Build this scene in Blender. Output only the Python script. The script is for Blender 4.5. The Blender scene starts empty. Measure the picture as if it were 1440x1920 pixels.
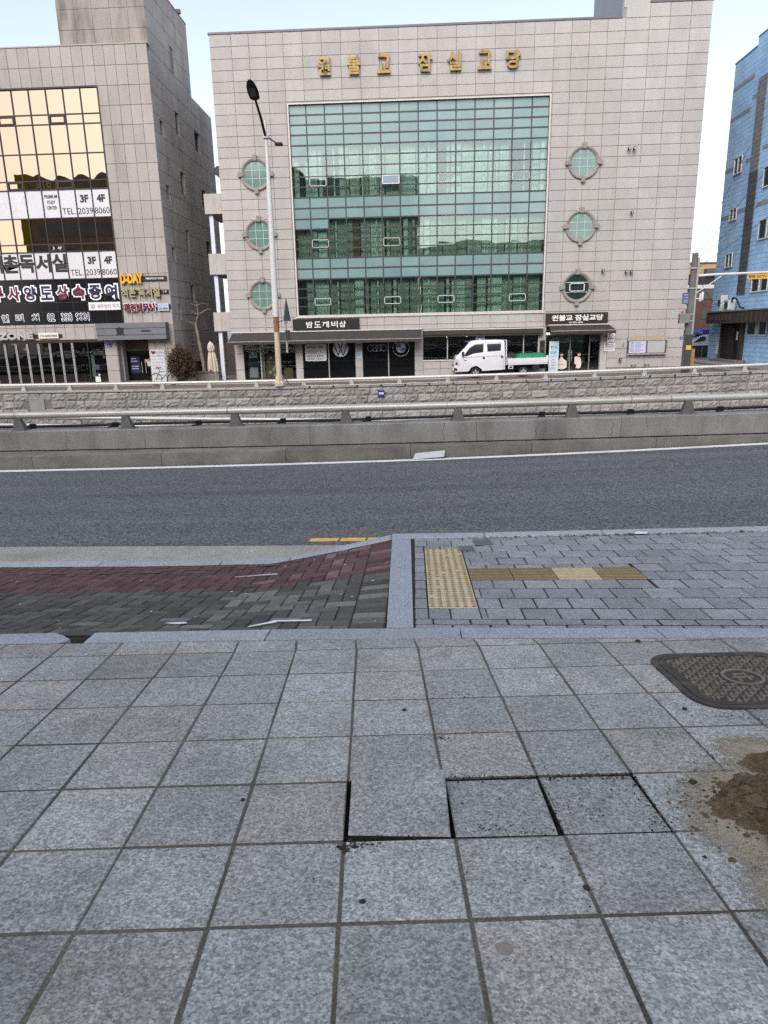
import bpy, bmesh, math, random
from mathutils import Vector, Matrix, noise as mnoise
R = math.radians
rng = random.Random(7)
SC = bpy.context.scene
COL = SC.collection

# ------------------------------------------------------------------ camera, sky, sun, exposure
cam_data = bpy.data.cameras.new('camera')
cam = bpy.data.objects.new('camera', cam_data)
COL.objects.link(cam)
cam_data.sensor_fit = 'AUTO'
cam_data.sensor_width = 36.0
cam_data.lens = 1276.0 / 1920.0 * 36.0
cam_data.clip_start = 0.05
cam_data.clip_end = 4000.0
_p, _r, _y = R(14.78028), R(-1.208118), R(-2.604977)
_cy, _sy, _c, _s, _cr, _sr = math.cos(_y), math.sin(_y), math.cos(_p), math.sin(_p), math.cos(_r), math.sin(_r)
_M = (Matrix(((_cr, -_sr, 0), (_sr, _cr, 0), (0, 0, 1))) @ Matrix(((1, 0, 0), (0, -_s, -_c), (0, _c, -_s)))
      @ Matrix(((_cy, -_sy, 0), (_sy, _cy, 0), (0, 0, 1))))
_rot = Matrix((_M[0], -Vector(_M[1]), -Vector(_M[2]))).transposed()
cam.matrix_world = _rot.to_4x4()          # the eye is the origin: the pavement lies 1.16 m below it
SC.camera = cam

SUN_EL, SUN_AZ = R(40), R(194)            # azimuth clockwise from +Y: behind the camera
world = bpy.data.worlds.new('World')
SC.world = world
world.use_nodes = True
wn = world.node_tree
for n in list(wn.nodes):
    wn.nodes.remove(n)
sky = wn.nodes.new('ShaderNodeTexSky')
sky.sky_type = 'NISHITA'
sky.sun_disc = False
sky.sun_elevation = SUN_EL
sky.sun_rotation = SUN_AZ
sky.air_density = 1.0
sky.dust_density = 2.0
sky.ozone_density = 1.0
hs = wn.nodes.new('ShaderNodeHueSaturation')
hs.inputs['Saturation'].default_value = 0.58
bg = wn.nodes.new('ShaderNodeBackground')
bg.inputs['Strength'].default_value = 0.15
wo = wn.nodes.new('ShaderNodeOutputWorld')
wn.links.new(sky.outputs[0], hs.inputs['Color'])
wn.links.new(hs.outputs[0], bg.inputs['Color'])
wn.links.new(bg.outputs[0], wo.inputs['Surface'])

sun_data = bpy.data.lights.new('sun', 'SUN')
sun_data.energy = 1.1
sun_data.angle = R(40)
sun_data.color = (1.0, 0.94, 0.88)
sun = bpy.data.objects.new('sun', sun_data)
COL.objects.link(sun)
_d = Vector((math.sin(SUN_AZ) * math.cos(SUN_EL), math.cos(SUN_AZ) * math.cos(SUN_EL), math.sin(SUN_EL)))
sun.rotation_euler = _d.to_track_quat('Z', 'Y').to_euler()

SC.view_settings.view_transform = 'Standard'
SC.view_settings.look = 'None'
SC.view_settings.gamma = 1.0
SC.view_settings.use_curve_mapping = False
SC.view_settings.exposure = 1.0
SC.render.engine = 'CYCLES'
SC.cycles.use_denoising = False
SC.cycles.max_bounces = 6
SC.cycles.transparent_max_bounces = 8
SC.cycles.caustics_reflective = False
SC.cycles.caustics_refractive = False

# ------------------------------------------------------------------ materials
MATS = {}
def srgb(r, g, b):
    f = lambda c: (c / 255 / 12.92) if c / 255 <= 0.04045 else ((c / 255 + 0.055) / 1.055) ** 2.4
    return (f(r), f(g), f(b))

def mat(name, col, rough=0.8, var=0.12, scale=3.0, fine=0.0, fscale=220.0, rnd=0.0, bump=0.0, bscale=60.0,
        metal=0.0, spec=0.3, stretch=None, stain=None, stain_scale=1.2, stain_amt=0.0, tint=None, coat=0.0, ndetail=5.0, cells=0.0, cscale=230.0):
    """Principled surface: base colour times world-space noise, fine speckle, a per-object shade, soft stains, fine relief."""
    if name in MATS:
        return MATS[name]
    m = bpy.data.materials.new(name)
    MATS[name] = m
    m.use_nodes = True
    nt = m.node_tree
    N, L = nt.nodes, nt.links
    b = N['Principled BSDF']
    b.inputs['Roughness'].default_value = rough
    b.inputs['Metallic'].default_value = metal
    b.inputs['Specular IOR Level'].default_value = spec
    if coat:
        b.inputs['Coat Weight'].default_value = coat
        b.inputs['Coat Roughness'].default_value = 0.08
    geo = N.new('ShaderNodeNewGeometry')
    pos = geo.outputs['Position']
    if stretch:
        mp = N.new('ShaderNodeMapping')
        mp.inputs['Scale'].default_value = stretch
        L.new(pos, mp.inputs['Vector'])
        spos = mp.outputs[0]
    else:
        spos = pos
    def noisev(sc, det, src):
        t = N.new('ShaderNodeTexNoise')
        t.inputs['Scale'].default_value = sc
        t.inputs['Detail'].default_value = det
        t.inputs['Roughness'].default_value = 0.62
        L.new(src, t.inputs['Vector'])
        return t.outputs['Fac']
    def mrange(src, a, bb, lo=0.25, hi=0.75):
        t = N.new('ShaderNodeMapRange')
        t.inputs['From Min'].default_value = lo
        t.inputs['From Max'].default_value = hi
        t.inputs['To Min'].default_value = a
        t.inputs['To Max'].default_value = bb
        L.new(src, t.inputs['Value'])
        return t.outputs[0]
    def mul(a, c):
        t = N.new('ShaderNodeMath')
        t.operation = 'MULTIPLY'
        L.new(a, t.inputs[0])
        L.new(c, t.inputs[1])
        return t.outputs[0]
    fac = mrange(noisev(scale, ndetail, spos), 1 - var, 1 + var)
    if fine:
        fac = mul(fac, mrange(noisev(fscale, 2.0, pos), 1 - fine, 1 + fine, 0.32, 0.68))
    if cells:                                   # crystals of the stone: every little cell its own shade
        vo = N.new('ShaderNodeTexVoronoi')
        vo.inputs['Scale'].default_value = cscale
        L.new(pos, vo.inputs['Vector'])
        sp = N.new('ShaderNodeSeparateColor')
        L.new(vo.outputs['Color'], sp.inputs[0])
        fac = mul(fac, mrange(sp.outputs[0], 1 - cells, 1 + cells, 0, 1))
    oi = None
    if rnd:
        oi = N.new('ShaderNodeObjectInfo')
        fac = mul(fac, mrange(oi.outputs['Random'], 1 - rnd, 1 + rnd, 0, 1))
    mx = N.new('ShaderNodeVectorMath')
    mx.operation = 'SCALE'
    L.new(fac, mx.inputs['Scale'])
    csrc = None
    if tint and oi is None:
        oi = N.new('ShaderNodeObjectInfo')
    if tint:                                    # some of the pieces lean to a second colour of their own
        ws = N.new('ShaderNodeTexWhiteNoise')
        ws.noise_dimensions = '1D'
        L.new(oi.outputs['Random'], ws.inputs['W'])
        mc = N.new('ShaderNodeMix')
        mc.data_type = 'RGBA'
        mc.inputs[6].default_value = (*col, 1)
        mc.inputs[7].default_value = (*tint, 1)
        L.new(ws.outputs[0], mc.inputs[0])
        csrc = mc.outputs[2]
    if stain:
        mc = N.new('ShaderNodeMix')
        mc.data_type = 'RGBA'
        if csrc:
            L.new(csrc, mc.inputs[6])
        else:
            mc.inputs[6].default_value = (*col, 1)
        mc.inputs[7].default_value = (*stain, 1)
        L.new(mrange(noisev(stain_scale, 6.0, spos), 0, stain_amt, 0.5, 0.72), mc.inputs[0])
        csrc = mc.outputs[2]
    if csrc:
        L.new(csrc, mx.inputs[0])
    else:
        mx.inputs[0].default_value = col
    L.new(mx.outputs[0], b.inputs['Base Color'])
    if bump:
        bp = N.new('ShaderNodeBump')
        bp.inputs['Strength'].default_value = bump
        bp.inputs['Distance'].default_value = 0.01
        L.new(noisev(bscale, 4.0, pos), bp.inputs['Height'])
        L.new(bp.outputs[0], b.inputs['Normal'])
    return m

def glass(name, tint, through, refl=0.12, rough=0.02, refl_col=(1, 1, 1), fres=1.45, wave=0.05):
    """Window glass: part see-through tinted, part mirror that grows with the angle."""
    if name in MATS:
        return MATS[name]
    m = bpy.data.materials.new(name)
    MATS[name] = m
    m.use_nodes = True
    N, L = m.node_tree.nodes, m.node_tree.links
    N.remove(N['Principled BSDF'])
    out = [n for n in N if n.type == 'OUTPUT_MATERIAL'][0]
    tr = N.new('ShaderNodeBsdfTransparent')
    tr.inputs[0].default_value = (*[c * through for c in tint], 1)
    gl = N.new('ShaderNodeBsdfGlossy')
    gl.inputs['Color'].default_value = (*refl_col, 1)
    gl.inputs['Roughness'].default_value = rough
    fr = N.new('ShaderNodeFresnel')
    fr.inputs[0].default_value = fres
    ad = N.new('ShaderNodeMath')
    ad.operation = 'ADD'
    ad.use_clamp = True
    ad.inputs[1].default_value = refl
    L.new(fr.outputs[0], ad.inputs[0])
    mx = N.new('ShaderNodeMixShader')
    L.new(ad.outputs[0], mx.inputs[0])
    L.new(tr.outputs[0], mx.inputs[1])
    L.new(gl.outputs[0], mx.inputs[2])
    # old panes are not flat: a slow wave bends what they mirror
    geo = N.new('ShaderNodeNewGeometry')
    nz = N.new('ShaderNodeTexNoise')
    nz.inputs['Scale'].default_value = 1.3
    nz.inputs['Detail'].default_value = 1.0
    L.new(geo.outputs['Position'], nz.inputs['Vector'])
    bp = N.new('ShaderNodeBump')
    bp.inputs['Strength'].default_value = wave
    bp.inputs['Distance'].default_value = 0.08
    L.new(nz.outputs['Fac'], bp.inputs['Height'])
    L.new(bp.outputs[0], gl.inputs['Normal'])
    L.new(mx.outputs[0], out.inputs['Surface'])
    return m

def lamp_mat(name, col, strength):
    if name in MATS:
        return MATS[name]
    m = bpy.data.materials.new(name)
    MATS[name] = m
    m.use_nodes = True
    b = m.node_tree.nodes['Principled BSDF']
    b.inputs['Base Color'].default_value = (*col, 1)
    b.inputs['Emission Color'].default_value = (*col, 1)
    b.inputs['Emission Strength'].default_value = strength
    return m

# ------------------------------------------------------------------ mesh helpers
def woff(o):
    v = Vector((0, 0, 0))
    while o is not None:
        v = v + o.location
        o = o.parent
    return v

def tag(o, label=None, cat=None, group=None, kind=None):
    if label: o['label'] = label
    if cat: o['category'] = cat
    if group: o['group'] = group
    if kind: o['kind'] = kind
    return o

def thing(name, label, cat, loc=(0, 0, 0), group=None):
    o = bpy.data.objects.new(name, None)
    o.empty_display_size = 0.2
    COL.objects.link(o)
    o.location = loc
    return tag(o, label, cat, group)

class MB:
    def __init__(s):
        s.v, s.f, s.mi = [], [], []
    def face(s, pts, mi=0):
        n = len(s.v)
        s.v += [tuple(p) for p in pts]
        s.f.append(tuple(range(n, n + len(pts))))
        s.mi.append(mi)
        return s
    def raw(s, vs, fs, mi=0):
        n = len(s.v)
        s.v += [tuple(p) for p in vs]
        for f in fs:
            s.f.append(tuple(i + n for i in f))
            s.mi.append(mi)
        return s
    def box(s, x0, x1, y0, y1, z0, z1, mi=0):
        if x0 > x1: x0, x1 = x1, x0
        if y0 > y1: y0, y1 = y1, y0
        if z0 > z1: z0, z1 = z1, z0
        vs = [(x0, y0, z0), (x1, y0, z0), (x1, y1, z0), (x0, y1, z0), (x0, y0, z1), (x1, y0, z1), (x1, y1, z1), (x0, y1, z1)]
        return s.raw(vs, [(0, 3, 2, 1), (4, 5, 6, 7), (0, 1, 5, 4), (1, 2, 6, 5), (2, 3, 7, 6), (3, 0, 4, 7)], mi)
    def hexa(s, bot, top, mi=0):
        return s.raw(list(bot) + list(top), [(0, 3, 2, 1), (4, 5, 6, 7), (0, 1, 5, 4), (1, 2, 6, 5), (2, 3, 7, 6), (3, 0, 4, 7)], mi)
    def slab(s, corners, th, bev=0.004, mi=0):
        """four top corners (counter-clockwise), a small chamfer round the top"""
        c = [Vector(p) for p in corners]
        mid = sum(c, Vector()) / 4
        inn = [p + (mid - p).normalized() * bev * 1.4 for p in c]
        mids = [p - Vector((0, 0, bev)) for p in c]
        bot = [p - Vector((0, 0, th)) for p in c]
        vs = bot + mids + inn
        fs = [(8, 9, 10, 11)]
        for i in range(4):
            j = (i + 1) % 4
            fs += [(i, j, 4 + j, 4 + i), (4 + i, 4 + j, 8 + j, 8 + i)]
        return s.raw(vs, fs, mi)
    def tube(s, pts, r, n=10, mi=0, caps=True):
        pts = [Vector(p) for p in pts]
        rs = r if isinstance(r, (list, tuple)) else [r] * len(pts)
        base = len(s.v)
        up = None
        for i, p in enumerate(pts):
            t = (pts[min(i + 1, len(pts) - 1)] - pts[max(i - 1, 0)]).normalized()
            if up is None or abs(up.dot(t)) > 0.95:
                up = Vector((0, 0, 1)) if abs(t.z) < 0.9 else Vector((1, 0, 0))
            a = t.cross(up).normalized()
            bq = a.cross(t).normalized()
            up = bq
            for k in range(n):
                w = 2 * math.pi * k / n
                s.v.append(tuple(p + (a * math.cos(w) + bq * math.sin(w)) * rs[i]))
        for i in range(len(pts) - 1):
            for k in range(n):
                k2 = (k + 1) % n
                s.f.append((base + i * n + k, base + i * n + k2, base + (i + 1) * n + k2, base + (i + 1) * n + k))
                s.mi.append(mi)
        if caps:
            s.f.append(tuple(base + k for k in range(n))[::-1]); s.mi.append(mi)
            s.f.append(tuple(base + (len(pts) - 1) * n + k for k in range(n))); s.mi.append(mi)
        return s
    def prism(s, poly, a0, a1, axis='y', mi=0, top=None):
        """polygon swept along an axis; poly holds the other two coordinates; 'top' is another polygon for the far end"""
        def P(q, a):
            return (q[0], a, q[1]) if axis == 'y' else ((a, q[0], q[1]) if axis == 'x' else (q[0], q[1], a))
        n = len(poly)
        tp = top or poly
        vs = [P(q, a0) for q in poly] + [P(q, a1) for q in tp]
        fs = [tuple(range(n))[::-1], tuple(range(n, 2 * n))]
        for i in range(n):
            j = (i + 1) % n
            fs.append((i, j, n + j, n + i))
        return s.raw(vs, fs, mi)
    def lathe(s, prof, c, n=20, mi=0, axis='z'):
        base = len(s.v)
        for (r, h) in prof:
            for k in range(n):
                w = 2 * math.pi * k / n
                a, b2 = r * math.cos(w), r * math.sin(w)
                s.v.append((c[0] + a, c[1] + b2, c[2] + h) if axis == 'z' else
                           ((c[0] + a, c[1] + h, c[2] + b2) if axis == 'y' else (c[0] + h, c[1] + a, c[2] + b2)))
        for i in range(len(prof) - 1):
            for k in range(n):
                k2 = (k + 1) % n
                s.f.append((base + i * n + k, base + i * n + k2, base + (i + 1) * n + k2, base + (i + 1) * n + k)); s.mi.append(mi)
        s.f.append(tuple(base + k for k in range(n))[::-1]); s.mi.append(mi)
        s.f.append(tuple(base + (len(prof) - 1) * n + k for k in range(n))); s.mi.append(mi)
        return s
    def build(s, name, mats, parent=None, smooth=False, bevel=0.0, segs=1, loc=None, fixn=True):
        if not isinstance(mats, (list, tuple)):
            mats = [mats]
        off = woff(parent) if parent is not None else Vector(loc or (0, 0, 0))
        me = bpy.data.meshes.new(name)
        me.from_pydata([(x - off.x, y - off.y, z - off.z) for x, y, z in s.v], [], s.f)
        for m in mats:
            me.materials.append(m)
        if len(mats) > 1:
            me.polygons.foreach_set('material_index', s.mi)
        if bevel or fixn:
            bm = bmesh.new()
            bm.from_mesh(me)
            if bevel:
                bmesh.ops.remove_doubles(bm, verts=bm.verts, dist=1e-5)
                ed = [e for e in bm.edges if len(e.link_faces) == 2 and e.calc_face_angle(0) > 0.5]
                bmesh.ops.bevel(bm, geom=ed, offset=bevel, segments=segs, affect='EDGES', profile=0.6, clamp_overlap=True)
            if fixn:
                bmesh.ops.recalc_face_normals(bm, faces=bm.faces)
            bm.to_mesh(me)
            bm.free()
        if smooth:
            me.polygons.foreach_set('use_smooth', [True] * len(me.polygons))
            try:
                me.set_sharp_from_angle(angle=R(40))
            except Exception:
                pass
        me.update()
        o = bpy.data.objects.new(name, me)
        COL.objects.link(o)
        if parent is not None:
            o.parent = parent
        elif loc:
            o.location = loc
        return o

_tc = {}
def text_mesh(body, depth=0.004, offset=0.0, res=3):
    key = (body, depth, offset)
    if key in _tc:
        return _tc[key]
    cu = bpy.data.curves.new('lettering', 'FONT')
    cu.body = body
    cu.extrude = depth / 2
    cu.offset = offset
    cu.resolution_u = res
    o = bpy.data.objects.new('lettering', cu)
    COL.objects.link(o)
    bpy.context.view_layer.update()
    dg = bpy.context.evaluated_depsgraph_get()
    me = bpy.data.meshes.new_from_object(o.evaluated_get(dg))
    bpy.data.objects.remove(o)
    bpy.data.curves.remove(cu)
    vs = [tuple(v.co) for v in me.vertices]
    fs = [tuple(p.vertices) for p in me.polygons]
    bpy.data.meshes.remove(me)
    _tc[key] = (vs, fs)
    return vs, fs

def text(name, body, x0, x1, z0, z1, y, m, parent=None, depth=0.01, bold=0.0, mirror=False, plane='front', label=None):
    """lettering stretched into a rectangle of a wall; 'front' faces -Y, 'left' faces -X (x0,x1 then run along -Y), 'back' faces +Y"""
    vs, fs = text_mesh(body, 1.0, bold)
    xs = [v[0] for v in vs]; ys = [v[1] for v in vs]
    ax, bx, ay, by = min(xs), max(xs), min(ys), max(ys)
    out = []
    for (a, b2, c) in vs:
        u = (a - ax) / max(bx - ax, 1e-6)
        w = z0 + (b2 - ay) / max(by - ay, 1e-6) * (z1 - z0)
        d = (c + 0.5) * depth
        if plane == 'front':
            out.append((x0 + u * (x1 - x0), y - d, w))
        elif plane == 'left':
            out.append((y - d, x0 + u * (x1 - x0), w))
        else:
            out.append((x0 + u * (x1 - x0), y + d, w))
    mb = MB().raw(out, fs)
    o = mb.build(name, m, parent, fixn=False)
    if label: o['label'] = label
    return o

def clampq(a, b, X, lim):
    X2 = max(-lim, min(lim, X))
    return a * X2 + b * X2 * X2 + (a + 2 * b * X2) * (X - X2) * 0.3
def Gr(X): return clampq(0.0155, 0.00085, X, 9)        # the near road rises to the right
def Gw(X): return clampq(0.0105, 0.00050, X, 16)       # so do the barriers and the far street
# ------------------------------------------------------------------ materials of the ground
GRAN = mat('granite_paving', (0.250, 0.260, 0.258), rough=0.75, var=0.15, scale=13.0, fine=0.22, fscale=75, rnd=0.15, bump=0.12, bscale=220, cells=0.42, cscale=190, tint=(0.252, 0.249, 0.232),
           stain=(0.150, 0.150, 0.142), stain_scale=1.7, stain_amt=0.85)
GRAN_OLD = mat('granite_loose_paver', (0.232, 0.239, 0.237), rough=0.8, var=0.16, scale=14.0, fine=0.22, fscale=75, cells=0.42, cscale=190, rnd=0.06, bump=0.25, bscale=240,
               stain=(0.12, 0.11, 0.095), stain_scale=7.0, stain_amt=0.6)
STRIP = mat('granite_strip', (0.245, 0.272, 0.302), cells=0.3, cscale=210, rough=0.75, var=0.10, scale=9.0, fine=0.35, fscale=200, rnd=0.07, bump=0.2, bscale=240)
JOINT = mat('joint_mortar', (0.100, 0.090, 0.074), rough=0.95, var=0.45, scale=1.6, fine=0.35, fscale=150, bump=0.6, bscale=160, stain=(0.032, 0.029, 0.025), stain_scale=0.9, stain_amt=1.0)
DARKJOINT = mat('joint_soil_gap_shade', (0.018, 0.017, 0.015), rough=0.95, var=0.4, scale=6)  # soil of the joints; also the painted gap shade on the loose pavers' sides
BLOCK = mat('block_paver_grey', (0.205, 0.219, 0.232), cells=0.35, cscale=220, rough=0.85, var=0.15, scale=9.0, fine=0.32, fscale=240, rnd=0.13, bump=0.3, bscale=220,
            stain=(0.125, 0.126, 0.12), stain_scale=2.0, stain_amt=0.5)
BRICK_D = mat('brick_charcoal', (0.068, 0.067, 0.060), rough=0.88, var=0.22, scale=12, fine=0.3, fscale=240, rnd=0.32, bump=0.3, bscale=200)
BRICK_L = mat('brick_grey', (0.120, 0.120, 0.110), rough=0.88, var=0.22, scale=12, fine=0.3, fscale=240, rnd=0.28, bump=0.3, bscale=200)
BRICK_R = mat('brick_maroon', (0.080, 0.043, 0.043), rough=0.88, var=0.22, scale=12, fine=0.3, fscale=240, rnd=0.26, bump=0.3, bscale=200)
BRICK_P = mat('brick_faded_pink', (0.135, 0.085, 0.090), rough=0.88, var=0.22, scale=12, fine=0.3, fscale=240, rnd=0.22, bump=0.3, bscale=200)
TACT = mat('tactile_yellow', (0.37, 0.305, 0.185), rough=0.8, var=0.2, scale=9, fine=0.18, fscale=150, rnd=0.10, bump=0.2, stain=(0.36, 0.33, 0.27), stain_scale=5, stain_amt=0.8)
TACT_D = mat('tactile_ochre', (0.19, 0.150, 0.085), rough=0.8, var=0.2, scale=9, fine=0.18, fscale=150, rnd=0.12, bump=0.2)
TACT_L = mat('tactile_pale', (0.38, 0.325, 0.23), rough=0.8, var=0.18, scale=9, fine=0.15, fscale=150, rnd=0.1, bump=0.2)
KERB = mat('granite_kerb', (0.275, 0.298, 0.325), cells=0.25, rough=0.8, var=0.12, scale=6, fine=0.3, fscale=200, rnd=0.06, bump=0.25, bscale=200)
GUTTER = mat('gutter_concrete', (0.275, 0.268, 0.240), cells=.3, cscale=120, rough=0.9, var=0.16, scale=4, fine=0.3, fscale=140, bump=0.5, bscale=140, stain=(0.16, 0.15, 0.13), stain_scale=2, stain_amt=0.6)
ASPH = mat('asphalt', (0.098, 0.101, 0.104), rough=0.88, var=0.16, scale=1.6, fine=0.30, fscale=40, cells=0.62, cscale=62, bump=0.9, bscale=90, stain=(0.062, 0.063, 0.065), stain_scale=0.6, stain_amt=0.8, stretch=(0.07, 1.5, 1))
ASPH_FAR = mat('asphalt_reddish', (0.135, 0.105, 0.10), rough=0.9, var=0.15, scale=1.5, fine=0.3, fscale=60)
WHITE_LINE = mat('road_paint_white', (0.66, 0.66, 0.64), rough=0.7, var=0.15, scale=8, fine=0.15, fscale=120, stain=(0.3, 0.3, 0.3), stain_scale=4, stain_amt=0.5)
YELLOW_LINE = mat('road_paint_yellow', (0.55, 0.34, 0.10), rough=0.7, var=0.15, scale=8, fine=0.15, fscale=120, stain=(0.3, 0.22, 0.1), stain_scale=6, stain_amt=0.6)
CONC = mat('barrier_concrete', (0.20, 0.197, 0.188), rough=0.9, var=0.2, scale=2.0, fine=0.2, fscale=120, bump=0.3, bscale=90, stain=(0.11, 0.107, 0.10), stain_scale=0.9, stain_amt=0.85, stretch=(1.6, 1.6, 0.5))
CONC_D = mat('barrier_kerb_concrete', (0.150, 0.145, 0.133), rough=0.92, var=0.25, scale=2.4, fine=0.2, fscale=120, bump=0.3, bscale=90, rnd=0.12, stain=(0.085, 0.08, 0.072), stain_scale=1.1, stain_amt=0.9)
CONC_TOP = mat('coping_concrete', (0.30, 0.285, 0.265), rough=0.9, var=0.2, scale=2.0, fine=0.15, fscale=100, rnd=0.05)
PIPE = mat('rail_aluminium', (0.40, 0.395, 0.37), rough=0.42, metal=0.25, spec=0.5, var=0.10, scale=2.0, fine=0.08, fscale=90, stain=(0.22, 0.205, 0.18), stain_scale=3, stain_amt=0.55, stretch=(0.4, 1, 1))
POSTM = mat('post_cast_iron', (0.115, 0.113, 0.11), rough=0.7, metal=0.2, var=0.25, scale=9, fine=0.15, fscale=120)
POSTF = mat('post_galvanised', (0.33, 0.315, 0.29), rough=0.7, metal=0.2, var=0.2, scale=5)
BLACKP = mat('black_conduit', (0.012, 0.012, 0.014), rough=0.45, var=0.2, scale=5, spec=0.5)
STONE = mat('rock_faced_stone', (0.245, 0.232, 0.218), rough=0.92, var=0.22, scale=5, fine=0.2, fscale=60, rnd=0.17, bump=0.8, bscale=22, stain=(0.15, 0.142, 0.132), stain_scale=1.4, stain_amt=0.5)
MORTAR = mat('wall_mortar', (0.15, 0.142, 0.132), rough=0.95, var=0.2, scale=4)
SAND = mat('wet_sand', (0.110, 0.085, 0.049), rough=0.95, var=0.35, scale=40, fine=0.35, fscale=400, bump=0.8, bscale=160, stain=(0.045, 0.033, 0.02), stain_scale=16, stain_amt=0.9)
SOIL = mat('dark_soil', (0.030, 0.024, 0.018), rough=0.95, var=0.35, scale=60)
IRON = mat('manhole_iron', (0.050, 0.043, 0.038), rough=0.7, metal=0.3, var=0.25, scale=14, fine=0.2, fscale=200, stain=(0.13, 0.105, 0.075), stain_scale=9, stain_amt=0.8)
PAPER = mat('white_paper', (0.58, 0.59, 0.61), rough=0.8, var=0.05)

# ------------------------------------------------------------------ foreground pavement
def zp(X, Y): return -1.16199 + 0.0047 * X - 0.11017 * Y            # the pavement falls towards the road
TX, TY, TYAW, TS = -0.17914, 1.25553, 0.06028, 0.30
def tile_xy(a, b):                                                    # tile grid -> ground; b counts rows away from the eye
    c, s = math.cos(TYAW), math.sin(TYAW)
    return (TX + TS * (c * a - s * b), TY + TS * (s * a + c * b))
def strip_y0(X): return (3.202 - 0.030 * (-0.16 - X)) if X < -0.16 else 3.202 - 0.0125 * (X + 0.16)
def strip_y1(X): return (3.374 - 0.036 * (-0.16 - X)) if X < -0.16 else 3.374 - 0.030 * min(X + 0.16, 2.2)

g = MB()
PIT = [tile_xy(-0.01, 0.99), tile_xy(3.01, 0.99), tile_xy(3.01, 2.01), tile_xy(-0.01, 2.01)]
_o = [(-9, -4), (9, -4), (9, 3.16), (-9, 3.16)]
for i in range(4):
    k = (i + 1) % 4
    g.face([(x, y, zp(x, y) - 0.0025) for x, y in (_o[i], _o[k], PIT[k], PIT[i])])
pav = tag(g.build('pavement', JOINT), kind='structure')

HOLE = [(0, 1), (1, 1), (2, 1)]
MAN = (1.385, 2.668, 0.315, 0.292)                                    # manhole centre and half sizes
for b in range(-4, 7):
    for a in range(-15, 14):
        if (a, b) in HOLE or ((a < -9 or a > 8) and b < 3):
            continue
        j = lambda: rng.uniform(-0.0016, 0.0016)
        gp, gq_ = 0.0042 / TS, 0.0052 / TS
        cs = []
        for (u, w) in ((a + gp, b + gq_), (a + 1 - gp, b + gq_), (a + 1 - gp, b + 1 - gq_), (a + gp, b + 1 - gq_)):
            x, y = tile_xy(u, w)
            cs.append([x + j(), y + j()])
        # cut against the border strip
        if min(c[1] - strip_y0(c[0]) for c in cs) > -0.03:
            continue
        for c in cs:
            lim = strip_y0(c[0]) - 0.006
            if c[1] > lim:
                c[1] = lim
        if abs(cs[0][0]) > 4.7 or cs[0][1] < -0.2:
            continue
        dz = rng.uniform(-0.0011, 0.0014)
        tx, ty = rng.uniform(-0.004, 0.004), rng.uniform(-0.004, 0.004)
        mx = sum(c[0] for c in cs) / 4; my = sum(c[1] for c in cs) / 4
        pts = [(x, y, zp(x, y) + dz + tx * (x - mx) + ty * (y - my)) for x, y in cs]
        o = MB().slab(pts, 0.05, 0.003).build('granite_paver', GRAN, pav)
        if a == 0 and b == 0:
            o['label'] = 'granite paver with soil spilled along its far edge'
        if a == 1 and b == -1:
            o['label'] = 'granite paver with a round tan stain'
# the three loose pavers: one has ridden up on its neighbour, two have slipped apart
def loose(corners, th, label, m=GRAN_OLD):
    mb = MB().slab(corners, th, 0.0035)
    mb.mi = [0 if k == 0 or k % 2 == 0 else 1 for k in range(len(mb.f))]     # dark side faces: the shade inside the gaps is put into their colour
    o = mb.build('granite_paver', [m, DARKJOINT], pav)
    o['label'] = label
n0 = Vector((-0.190, 1.584, zp(-0.190, 1.584) - 0.001)); n1 = Vector((0.092, 1.577, zp(0.092, 1.577) + 0.002))
f0 = Vector((-0.0937, 0.8683, -0.6163)) * 2.148; f1 = Vector((0.0410, 0.8731, -0.6213)) * 2.134
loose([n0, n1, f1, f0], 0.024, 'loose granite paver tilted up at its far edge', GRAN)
L2 = [(0.107, 1.580), (0.387, 1.594), (0.380, 1.884), (0.092, 1.866)]
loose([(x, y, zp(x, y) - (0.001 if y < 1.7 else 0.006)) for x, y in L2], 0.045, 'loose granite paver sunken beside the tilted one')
L3 = [(0.404, 1.596), (0.698, 1.613), (0.676, 1.898), (0.387, 1.886)]
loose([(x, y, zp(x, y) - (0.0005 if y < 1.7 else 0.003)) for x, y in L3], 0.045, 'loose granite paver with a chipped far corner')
# the pit under the loose pavers
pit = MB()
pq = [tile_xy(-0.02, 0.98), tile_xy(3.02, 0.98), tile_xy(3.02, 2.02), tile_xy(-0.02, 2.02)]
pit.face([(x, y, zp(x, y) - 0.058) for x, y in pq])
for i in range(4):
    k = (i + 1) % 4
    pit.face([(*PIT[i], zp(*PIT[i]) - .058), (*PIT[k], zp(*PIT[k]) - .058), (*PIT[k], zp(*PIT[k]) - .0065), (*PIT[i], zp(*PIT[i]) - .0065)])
tag(pit.build('pavement_bedding', DARKJOINT), kind='structure')

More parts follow.
